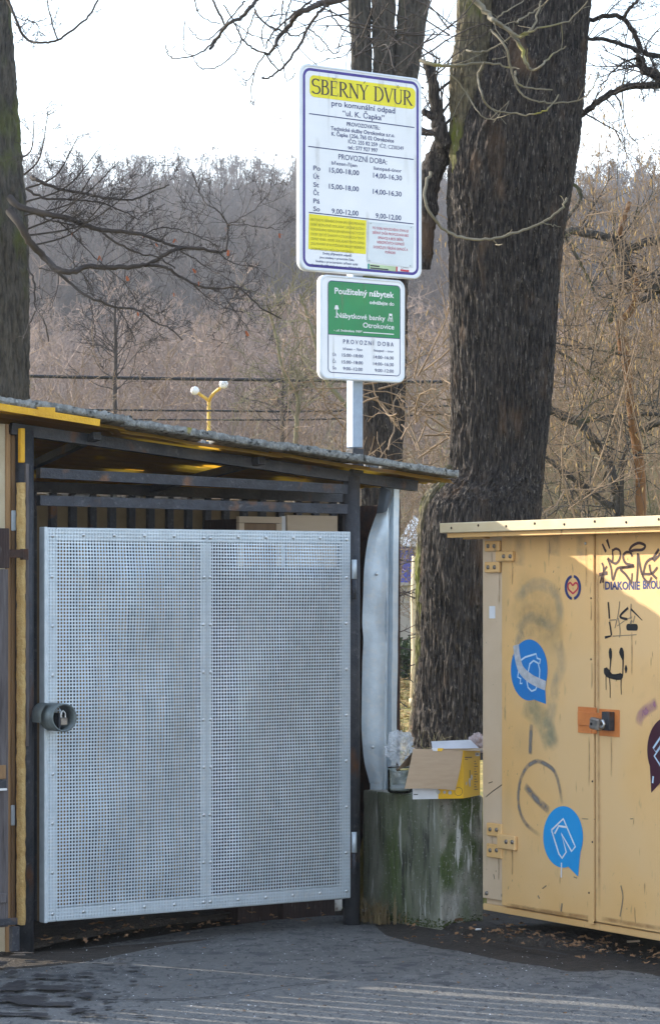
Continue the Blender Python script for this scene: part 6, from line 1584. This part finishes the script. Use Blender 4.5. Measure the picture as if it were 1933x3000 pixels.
def scatter(name, pts, protos, label, cat_):
    """one mass: every point carries one of the shapes, turned and scaled by its own attributes"""
    me = bpy.data.meshes.new(name); me.from_pydata([p[0] for p in pts], [], [])
    for nm, tp, vals in (('rot', 'FLOAT', [p[1] for p in pts]), ('scl', 'FLOAT', [p[2] for p in pts]), ('pick', 'INT', [p[3] for p in pts])):
        me.attributes.new(nm, tp, 'POINT').data.foreach_set('value', vals)
    o = bpy.data.objects.new(name, me); col.objects.link(o); o['kind'] = 'stuff'; tag(o, label, cat_)
    ng = bpy.data.node_groups.new(name, 'GeometryNodeTree')
    ng.interface.new_socket('Geometry', in_out='INPUT', socket_type='NodeSocketGeometry'); ng.interface.new_socket('Geometry', in_out='OUTPUT', socket_type='NodeSocketGeometry')
    N = ng.nodes; L = ng.links; gi = N.new('NodeGroupInput'); go = N.new('NodeGroupOutput')
    g2i = N.new('GeometryNodeGeometryToInstance')
    for pr in protos[::-1]:
        oi = N.new('GeometryNodeObjectInfo'); oi.inputs['Object'].default_value = pr; oi.inputs['As Instance'].default_value = False
        L.new(oi.outputs['Geometry'], g2i.inputs[0])
    iop = N.new('GeometryNodeInstanceOnPoints'); iop.inputs['Pick Instance'].default_value = True
    def attr(nm, tp):
        a = N.new('GeometryNodeInputNamedAttribute'); a.data_type = tp; a.inputs['Name'].default_value = nm; return a.outputs[0]
    cx_ = N.new('ShaderNodeCombineXYZ'); L.new(attr('rot', 'FLOAT'), cx_.inputs[2])
    L.new(gi.outputs[0], iop.inputs['Points']); L.new(g2i.outputs[0], iop.inputs['Instance']); L.new(attr('pick', 'INT'), iop.inputs['Instance Index'])
    L.new(cx_.outputs[0], iop.inputs['Rotation']); L.new(attr('scl', 'FLOAT'), iop.inputs['Scale']); L.new(iop.outputs[0], go.inputs[0])
    md = o.modifiers.new('scatter', 'NODES'); md.node_group = ng
    return o
rg = random.Random(31)
hp = [proto_tree(100+i, 13.0, M['twig_hill' if i % 3 else 'twig_hill2'], 0.17) for i in range(5)]
pts = []
for _ in range(2600):
    Y = 105+rg.random()**0.85*275; X = rg.uniform(-0.19,0.19)*Y
    if rg.random() < 0.02: pass
    sc_ = rg.uniform(0.75,1.2)*(0.62 if Y < 140 else 0.85 if Y < 200 else 1.0)
    pts.append(((X, Y, ground_z(X, Y)), rg.uniform(0,6.28), sc_, rg.randrange(5)))
scatter('hill_wood', pts, hp, 'bare grey wood covering the hillside up to the skyline', 'forest')
bp2 = [proto_bush(200+i, 8.0, 10, 3.0, M['twig_pink'], 0.036, 2, 0.55, 3, 11) for i in range(3)]
pts = []
for _ in range(330):
    Y = 66+rg.random()*60; X = rg.uniform(-0.17,0.17)*Y
    pts.append(((X, Y, ground_z(X, Y)), rg.uniform(0,6.28), rg.uniform(0.65,1.2), rg.randrange(3)))
scatter('far_thicket', pts, bp2, 'pinkish brown scrub at the foot of the hill', 'thicket')
bp3 = [proto_bush(300+i, 3.6, 9, 1.6, M['twig_olive' if i == 0 else 'twig_tan'], 0.0095, 2, 0.8, 3, 10) for i in range(3)]
pts = []
for _ in range(90):
    Y = 27+rg.random()*26; X = rg.uniform(-0.16,0.16)*Y
    if 0.008*Y < X < 0.046*Y or -0.056*Y-0.8 < X < -0.034*Y+0.4: continue
    pts.append(((X, Y, ground_z(X, Y)), rg.uniform(0,6.28), rg.uniform(0.75,1.35)*(1.0 if X > 0 else 0.85), rg.randrange(3)))
for _ in range(40):      # denser behind the hazel
    Y = 25+rg.random()*14; X = rg.uniform(0.07,0.15)*Y
    pts.append(((X, Y, ground_z(X, Y)), rg.uniform(0,6.28), rg.uniform(0.7,1.1), rg.randrange(3)))
scatter('near_thicket', pts, bp3, 'tangled olive and tan scrub behind shelter and tree', 'thicket')
# single slender saplings that can be told apart behind the roof
r9 = random.Random(41)
for i, (x, ytop, ybot, d, mm, lab) in enumerate(((1640/1.0,0,0,0,'',''),)): pass
sap = [([(1560,560),(1450,420),(1380,330),(1340,200),(1300,60),(1260,-60)], 'twig_olive', 'pale leaning sapling left of the sign post'), ([(1240,650),(1245,520),(1250,400),(1190,300),(1150,120),(1120,0)], 'twig_olive', 'grey green sapling rising behind the shelter roof, near the sign post'), ([(425,470),(425,330),(430,200),(425,60),(430,-40)], 'twig_dark', 'thin dark straight sapling behind the left end of the roof'), ([(1180,640),(1180,480),(1185,340)], 'bark_oak', 'short dark trunk between lamp and sign post')]
kS = lambda x, y: (60+x/1.54, 900+y/1.54)
for i, (pts_, mm, lab) in enumerate(sap):
    d = 30+i*1.5; path = wpath(pts_, kS, d, r9, 0.05); p0 = path[0] if path[0][2] < path[-1][2] else path[-1]
    if path[0][2] > path[-1][2]: path = path[::-1]
    b = (path[0][0], path[0][1], 0.4); path = [b]+path
    e = empty('sapling', b); tag(e, lab, 'sapling', 'saplings behind the shelter')
    n = len(path); mb = MB(); mb.tube([tuple(Vector(q)-Vector(b)) for q in path], [0.032*(1-0.6*k/(n-1)) for k in range(n)], 7); mb.build('trunk', M[mm], e, True)
    mb = MB(); sub_twigs(mb, [tuple(Vector(q)-Vector(b)) for q in path], 0.016, r9, 26, 1.1, 2, 0.3, 0.0045, 3, 0.2); mb.build('twigs', M[mm if mm != 'bark_oak' else 'twig_dark'], e, True)

# ------------------------------------------------------------------ cables and street lamp
for i, (pts_, r, lab) in enumerate((([(-300,1090),(70,1101),(500,1109),(900,1114),(1300,1118),(1620,1098),(2200,1075)], 0.022, 'thick black overhead cable, the uppermost of the set'), ([(-300,1195),(250,1200),(600,1203),(1000,1203),(1620,1172),(2200,1145)], 0.013, 'thin black overhead cable, the middle one of the set'), ([(-300,1230),(400,1229),(700,1230),(1000,1226),(1620,1196),(2200,1165)], 0.011, 'thin black overhead cable, the lowest of the set'))):
    d = 36.0; pp = catmull([tuple(P(x, y, d)) for x, y in pts_], 10)
    mb = MB(); mb.tube(pp, r, 8); o = mb.build('overhead_cable', M['cable'], None, True); tag(o, lab, 'cable', 'overhead cables')
dl_ = 52.0
kL = lambda x, y: P(60+x/1.54, 900+y/1.54, dl_)
fk = kL(850,425); lb = Vector((fk.x, dl_, 0.4)); lp = empty('street_lamp', lb); tag(lp, 'yellow street lamp with two white globes behind the shelter roof', 'street lamp')
mb = MB(); mb.tube([(0,0,0),(0,0,fk.z-lb.z)], [0.05,0.035], 10, True); mb.build('pole', M['lampyellow'], lp, True)
for (pts_, gx, gy, gr) in (([(850,425),(838,412),(820,400),(800,386)], 787, 376, 0.078), ([(850,425),(860,405),(880,385),(903,370)], 919, 352, 0.082)):
    q = [kL(*p)-lb for p in pts_]
    if gx > 850: q = [Vector((p.x, p.y-0.25*i/3, p.z)) for i, p in enumerate(q)]
    mb = MB(); mb.tube(catmull([tuple(p) for p in q], 4), 0.032, 8, True); arm = mb.build('arm', M['lampyellow'], lp, True)
    c = kL(gx, gy)-lb
    if gx > 850: c.y -= 0.3
    gr *= 1.05
    mb = MB(); mb.lathe(tuple(c), [(0.0001 if k in (0,10) else gr*math.sin(math.pi*k/10), -gr*math.cos(math.pi*k/10)) for k in range(11)], 16); mb.build('globe', M['lampwhite'], lp, True)

# ------------------------------------------------------------------ what the gap between sheet and trunk shows
kG = lambda x, y: (1100+x/3.413, 1500+y/3.413)
dp = 25.0
q = P(*kG(385,1950), dp)
pst = empty('pale_post', (q.x, dp, 0.48)); tag(pst, 'pale sunlit post standing on the leafy lawn left of the trunk', 'post')
mb = MB(); zt_ = P(*kG(385,440), dp).z; mb.tube([(0,0,0),(0.01,0,0.5),(0.0,0,1.0),(0.012,0,zt_-0.48)], [0.042,0.036,0.034,0.033], 10, True); mb.build('shaft', M['palepost'], pst, True)
mb = MB(); mb.tube([(0,0,0.04),(0,0,0.10)], 0.046, 10, True); mb.build('foot', M['palepost'], pst, True)
# blue kiosk with white canopy
dk = 62.0
ka = P(*kG(150,700), dk); kb = P(*kG(640,700), dk); kt = P(*kG(300,345), dk).z; ktop = P(*kG(640,20), dk).z
ki = empty('kiosk', (ka.x, dk, ground_z(ka.x, dk))); tag(ki, 'blue kiosk with white pointed canopy glimpsed left of the trunk', 'kiosk')
w = kb.x-ka.x; h = kt-ki.location.z
mb = MB(); mb.box(0.05, w, 0, 2.0, 0, h); mb.build('wall', M['blue'], ki)
for k in range(12):
    mb = MB(); mb.box(0.1+k*0.31, 0.13+k*0.31, -0.02, -0.002, 0.2, h-0.02); mb.build('batten', M['whitepaint'] if k % 3 == 2 else M['blue'], ki)
mb = MB(); c = (w/2, 1.0, ktop-ki.location.z)
b4 = [(0.12,-0.3,h),(w+0.3,-0.3,h),(w+0.3,2.3,h),(0.12,2.3,h)]
for i in range(4): mb.poly([b4[i], b4[(i+1) % 4], c])
mb.poly(b4[::-1]); mb.build('canopy', M['whitepaint'], ki)
# blue building behind
db = 80.0; a = P(*kG(-200,800), db); b = P(*kG(300,250), db)
bb_ = empty('shed', (a.x, db, ground_z(a.x, db))); tag(bb_, 'blue metal shed behind the pointed canopy', 'shed')
mb = MB(); mb.box(0, b.x-a.x, 0, 3, 0, b.z-bb_.location.z); mb.build('wall', M['blue'], bb_)
mb = MB(); mb.box(-0.1, b.x-a.x+0.05, -0.1, 3.1, b.z-bb_.location.z, b.z-bb_.location.z+0.07); mb.build('roof', M['skyline'], bb_)
# blue car
dc_ = 44.0; q = P(*kG(360,700), dc_); g0 = ground_z(q.x, dc_)
cr = empty('parked_car', (q.x, dc_, g0)); tag(cr, 'blue parked car seen in the gap left of the trunk', 'car')
top_ = P(*kG(300,520), dc_).z-g0; sc_h = top_/1.45
prof = [(0,0.35),(0,0.75),(-0.1,0.82),(-0.9,0.92),(-1.5,1.40),(-2.9,1.45),(-3.6,1.0),(-3.95,0.9),(-4.0,0.4)]
mb = MB(); n = len(prof)
for y in (0.0, 1.7):
    mb.v += [(x, y, z*sc_h) for x, z in prof]
mb.f += [tuple(range(n)), tuple(range(2*n-1, n-1, -1))]+[(i, n+i, n+(i+1) % n, (i+1) % n) for i in range(n)]
mb.build('body', M['blue'], cr)
mb = MB(); mb.poly([(-1.05,-0.01,0.95*sc_h),(-1.58,-0.01,1.33*sc_h),(-2.1,-0.01,1.35*sc_h),(-2.1,-0.01,0.95*sc_h)]); mb.build('window', M['carglass'], cr)
mb = MB(); mb.poly([(-2.2,-0.01,0.95*sc_h),(-2.2,-0.01,1.35*sc_h),(-2.85,-0.01,1.36*sc_h),(-3.4,-0.01,0.98*sc_h)]); mb.build('window', M['carglass'], cr)
mb = MB(); mb.box(-2.9,-1.5,0.05,1.65,1.45*sc_h,1.50*sc_h); mb.build('roof', M['whitepaint'], cr)
for x in (-0.75,-3.25):
    for y in (0.02, 1.68):
        mb = MB(); mb.lathe((x,y,0.31), [(0.0001,0.0),(0.20,0.0),(0.31,0.005),(0.31,0.18),(0.0001,0.18)] if y > 1 else [(0.0001,0.02),(0.19,0.02),(0.31,0.01),(0.31,-0.17)], 20, 'y'); mb.build('wheel', M['tyre'], cr, True)
# low pale wall and evergreen hedge
dw = 39.0; a = P(*kG(-300,1015), dw); b = P(*kG(900,740), dw)
pw = empty('low_wall', (a.x, dw, ground_z(a.x, dw))); tag(pw, 'low pale rendered wall beyond the lawn', 'wall')
mb = MB(); mb.box(0, b.x-a.x, 0, 0.25, -0.1, P(*kG(0,740), dw).z-pw.location.z); mb.build('body', M['palewall'], pw)
mb = MB(); mb.box(-0.05, b.x-a.x+0.05, -0.04, 0.29, P(*kG(0,740), dw).z-pw.location.z, P(*kG(0,740), dw).z-pw.location.z+0.05); mb.build('coping', M['palewall'], pw)
def leafball(mb, c, rx, ry, rz, n, s, rg):
    for _ in range(n):
        while True:
            u = Vector((rg.uniform(-1,1), rg.uniform(-1,1), rg.uniform(-1,1)))
            if u.length < 1: break
        p = Vector(c)+Vector((u.x*rx, u.y*ry, u.z*rz)); a = Vector((rg.gauss(0,1), rg.gauss(0,1), rg.gauss(0,1))).normalized(); b = a.cross(Vector((rg.gauss(0,1), rg.gauss(0,1), rg.gauss(0,1)))).normalized()
        mb.quad(p-a*s, p-b*s*0.5, p+a*s, p+b*s*0.5)
hd = empty('hedge_bush', (P(*kG(280,1690), 33).x, 33, 0.48)); tag(hd, 'dark green bush on the lawn between sheet and trunk', 'bush')
mb = MB(); leafball(mb, (0,0,0.22), 0.75, 0.4, 0.30, 2600, 0.035, random.Random(3)); mb.build('foliage', M['hedge'], hd)
mb = MB(); mb.tube([(0,0,0),(0.03,0,0.3)], 0.03, 7); mb.build('stem', M['bark'], hd)
# bare twigs crossing the gap
mb = MB(); rg = random.Random(15)
for _ in range(26):
    p = P(rg.uniform(1150,1250), rg.uniform(1640,2080), 19+rg.random()*3); grow(mb, p, Vector((rg.choice((-1,1)), rg.gauss(0,0.3), rg.uniform(-0.1,0.7))).normalized(), rg.uniform(0.15,0.4), 0.006, rg, 1, 0.1, 0.003, 3)
o = mb.build('brush', M['twig_dark'], None, True); o['kind'] = 'stuff'; tag(o, 'thin dark twigs crossing the gap left of the trunk', 'twigs')

# ------------------------------------------------------------------ leaf litter, dry grass, rubbish
def leafmesh(seed):
    rg = random.Random(seed); mb = MB(); n = 10; out = []
    for k in range(n):
        a = 2*math.pi*k/n; r = (0.7+0.5*rg.random())*(1 if k % 2 else 0.62); out.append((r*math.cos(a), 0.7*r*math.sin(a), rg.uniform(-0.15,0.35)))
    c = (0,0,0.05)
    for k in range(n): mb.poly([c, out[k], out[(k+1) % n]])
    return mb
def litter(name, lab, spots, m, s0, s1, seed):
    rg = random.Random(seed); mb = MB(); shapes = [leafmesh(seed+i) for i in range(5)]
    for (x, y, z) in spots:
        sh_ = rg.choice(shapes); s = rg.uniform(s0, s1); a = rg.uniform(0, 6.28); b = len(mb.v); ca, sa = math.cos(a), math.sin(a); tl_ = rg.uniform(-0.4,0.4)
        mb.v += [(x+s*(p[0]*ca-p[1]*sa), y+s*(p[0]*sa+p[1]*ca), z+s*(p[2]+0.2+tl_*p[0])) for p in sh_.v]; mb.f += [tuple(b+i for i in f) for f in sh_.f]
    o = mb.build(name, M[m]); o['kind'] = 'stuff'; tag(o, lab, 'leaves'); return o
rg = random.Random(19); spots = []
for _ in range(150):
    t = rg.uniform(0.1,1.6); off = rg.gauss(-0.05,0.13); w_ = CF.world(t, off, 0); spots.append((w_.x, w_.y, 0.035))
for _ in range(70):
    w_ = GF.world(rg.uniform(-0.1,1.8), abs(rg.gauss(0,0.35))-0.05, 0); spots.append((w_.x, w_.y, 0.022))
for _ in range(30):
    x, y = gpt(rg.uniform(1150,1500), rg.uniform(2690,2790)); spots.append((x, y, 0.03))
litter('leaf_litter', 'dry brown leaves scattered along gate, block and container', spots, 'leaf', 0.010, 0.026, 5)
spots = []
for _ in range(900):
    Y = rg.uniform(17,36); X = rg.uniform(0.015,0.05)*Y; spots.append((X, Y, ground_z(X, Y)))
litter('leaf_litter', 'sunlit yellow leaves strewn over the lawn behind the trunk', spots, 'catkin', 0.03, 0.06, 9)
spots = []
for px_, py_ in ((1340,2822),(265,2945),(860,2868),(700,2848),(560,2870),(470,2905),(1180,2830),(1660,2870),(430,2928),(360,2975),(950,2960),(1510,2950),(1790,2905),(600,2790),(330,2790)):
    x, y = gpt(px_, py_); spots.append((x, y, 0.014))
for _ in range(60):
    x, y = gpt(rg.uniform(50,1900), rg.uniform(2750,2995)); spots.append((x, y, 0.012)) if y < edge_y(x)-0.1 else None
litter('loose_debris', 'tiny leaf scraps and grit scattered over the asphalt', spots, 'leaf', 0.004, 0.014, 13)
spots = []
for _ in range(520):
    x, y = gpt(rg.uniform(0,1933), rg.uniform(2740,2998))
    if y < edge_y(x)-0.05: spots.append((x, y, 0.010))
litter('pale_grit', 'pale grit specks scattered over the asphalt', spots, 'boxwhite', 0.0015, 0.005, 17)
# individual oak leaves by the gate
for px_, py_, lab in ((130,2775,'curled dry leaf on the ground at the foot of the left post'),(200,2773,'long torn dry leaf beside the left post'),(285,2728,'dry brown leaf lying under the left half of the gate'),(852,2672,'dry brown leaf beside the steel foot under the gate'),(1340,2718,'dry oak leaf at the foot of the concrete block')):
    x, y = gpt(px_, py_); lm = leafmesh(px_); s = 0.03
    mb = MB(); mb.v = [(p[0]*s*1.4, p[1]*s, p[2]*s*1.3+0.012) for p in lm.v]; mb.f = lm.f; o = mb.build('dry_leaf', M['leaf']); o.location = (x, y, 0.02); tag(o, lab, 'leaf')
# dry grass tufts
def tuft(name, lab, spots, m, h, n, seed, cat_='grass'):
    rg = random.Random(seed); mb = MB()
    for (x, y, z) in spots:
        for _ in range(n):
            a = rg.uniform(0, 6.28); l = h*rg.uniform(0.4,1.1); lean = rg.uniform(0.1,0.75); px = x+rg.gauss(0,0.02); py = y+rg.gauss(0,0.02); w = rg.uniform(0.001,0.0022)*(2.2 if m == 'drygrass' else 1)
            pts = [(px+math.cos(a)*l*lean*t*t, py+math.sin(a)*l*lean*t*t, z+l*t*(1-0.35*lean*t)) for t in (0,0.35,0.7,1)]
            b = len(mb.v)
            for k, p in enumerate(pts): ww = w*(1-k/3.3); mb.v += [(p[0]-ww*math.sin(a), p[1]+ww*math.cos(a), p[2]), (p[0]+ww*math.sin(a), p[1]-ww*math.cos(a), p[2])]
            for k in range(3): mb.f.append((b+2*k, b+2*k+1, b+2*k+3, b+2*k+2))
    o = mb.build(name, M[m]); o['kind'] = 'stuff'; tag(o, lab, cat_); return o
rg = random.Random(2)
spots = [tuple(GF.world(1.79+rg.gauss(0,0.025), 0.02+rg.uniform(-0.14,0.12), 0.0)) for _ in range(14)]
tuft('dry_grass', 'dry grass tuft between gate post and concrete block', spots, 'drygrass', 0.13, 14, 4)
spots = []
for _ in range(170):
    w_ = GF.world(rg.uniform(1.95,3.4), rg.uniform(0.8,5.2), 0); spots.append((w_.x, w_.y, ground_z(w_.x, w_.y)-0.012))
tuft('grass', 'green grass at the foot of the thick trunk', spots, 'grassblade', 0.15, 14, 6)
spots = []
for _ in range(700):
    Y = rg.uniform(19,36); X = rg.uniform(0.015,0.05)*Y; spots.append((X, Y, ground_z(X, Y)-0.012))
tuft('grass', 'sunlit lawn grass seen left of the thick trunk', spots, 'grassblade', 0.08, 10, 7)
mb = MB(); rg = random.Random(12)
for _ in range(22):
    p = P(rg.uniform(1215,1400), 2200, 15.5+rg.random()*1.5); p.z = 0.5; grow(mb, p, Vector((rg.gauss(0,0.6), rg.gauss(0,0.3), 1)).normalized(), rg.uniform(0.12,0.30), 0.0035, rg, 1, 0.1, 0.0018, 3)
o = mb.build('dry_stems', M['twig_olive'], None, True); o['kind'] = 'stuff'; tag(o, 'dry weed stems behind the carton at the trunk foot', 'weeds')
# enamel pot and steel foot under the gate
x, y = gpt(978,2672); pot = empty('enamel_pot', (x, y+0.05, 0.0)); tag(pot, 'chipped white enamel pot under the right end of the gate', 'pot')
mb = MB(); mb.lathe((0,0,0), [(0.0001,0.0),(0.036,0.0),(0.041,0.01),(0.041,0.062),(0.036,0.066),(0.037,0.095),(0.034,0.095),(0.033,0.06),(0.0001,0.05)], 24); mb.build('body', M['whitemetal'], pot, True)
mb = MB(); mb.lathe((0,0,0.0), [(0.0425,0.058),(0.0435,0.063),(0.0425,0.068)], 24); mb.build('rim', M['rust'], pot, True)
x, y = gpt(825,2680); ft = MB(); ft.box(-0.022,0.022,-0.012,0.012,-0.02,0.16,0.002); o = ft.build('steel_foot', M['galv_frame']); o.location = (x, y, 0); o.rotation_euler = (0,0,GF.a); tag(o, 'short grey steel stub standing under the gate', 'steel stub')
# crumpled foil scraps
def scrap(px_, py_, s, lab, seed, m='plastic_pink', z=0.025):
    x, y = gpt(px_, py_); rg = random.Random(seed); v = []; f = []; n = 7
    for j in range(n):
        for i in range(n): v.append(((i/(n-1)-0.5)*s*2+rg.gauss(0,s*0.12), (j/(n-1)-0.5)*s*1.3+rg.gauss(0,s*0.12), abs(rg.gauss(0,s*0.35))))
    for j in range(n-1):
        for i in range(n-1): f.append((j*n+i, j*n+i+1, (j+1)*n+i+1, (j+1)*n+i))
    me = bpy.data.meshes.new('rubbish'); me.from_pydata(v, [], f); me.materials.append(M[m]); o = bpy.data.objects.new('rubbish_scrap', me); col.objects.link(o); o.location = (x, y, z); tag(o, lab, 'rubbish')
scrap(1730,2738,0.045,'crumpled pale foil wrapper under the container door',3,'plastic_pink',0.04); scrap(1665,2728,0.05,'large curled grey leaf heap under the container',4,'leaf',0.04); scrap(1790,2745,0.04,'thin clear plastic scrap below the container, farthest right',5,'plastic',0.04)
scrap(1075,2686,0.022,'small white scrap between gate post and block',6,'boxwhite',0.02); scrap(1120,2694,0.018,'crumpled clear scrap at the foot of the block',7,'plastic',0.02)
x, y = gpt(1400,2742); mb = MB(); mb.tube([(-0.012,0,0.008),(0.014,0.006,0.008)], 0.0045, 8, True); o = mb.build('cigarette_butt', M['whitepaint'], None, True); o.location = (x, y, 0.02); tag(o, 'white cigarette butt on the soil beside the block', 'cigarette')
x, y = gpt(1855,2775); mb = MB(); mb.box(-0.03,0.03,-0.006,0.006,0,0.008); o = mb.build('wood_chip', M['fibreboard']); o.location = (x, y, 0.02); o.rotation_euler = (0,0,0.4); tag(o, 'small pale wood chip on the asphalt before the container', 'wood chip')

# ------------------------------------------------------------------ haze between the yard and the hill
hz_ = MB(); hz_.box(-760, 760, -340, 1250, -1.3, 68); ho = hz_.build('haze', None); ho['kind'] = 'stuff'; ho['label'] = 'thin pale winter haze over the valley'
hm = bpy.data.materials.new('haze_air'); hm.use_nodes = True; nt_ = hm.node_tree; nt_.nodes.remove(nt_.nodes['Principled BSDF'])
pv = nt_.nodes.new('ShaderNodeVolumePrincipled'); pv.inputs['Color'].default_value = (0.86,0.91,1.0,1); pv.inputs['Density'].default_value = 0.0005; pv.inputs['Anisotropy'].default_value = 0.25
nt_.links.new(pv.outputs[0], nt_.nodes['Material Output'].inputs['Volume']); ho.data.materials.append(hm)
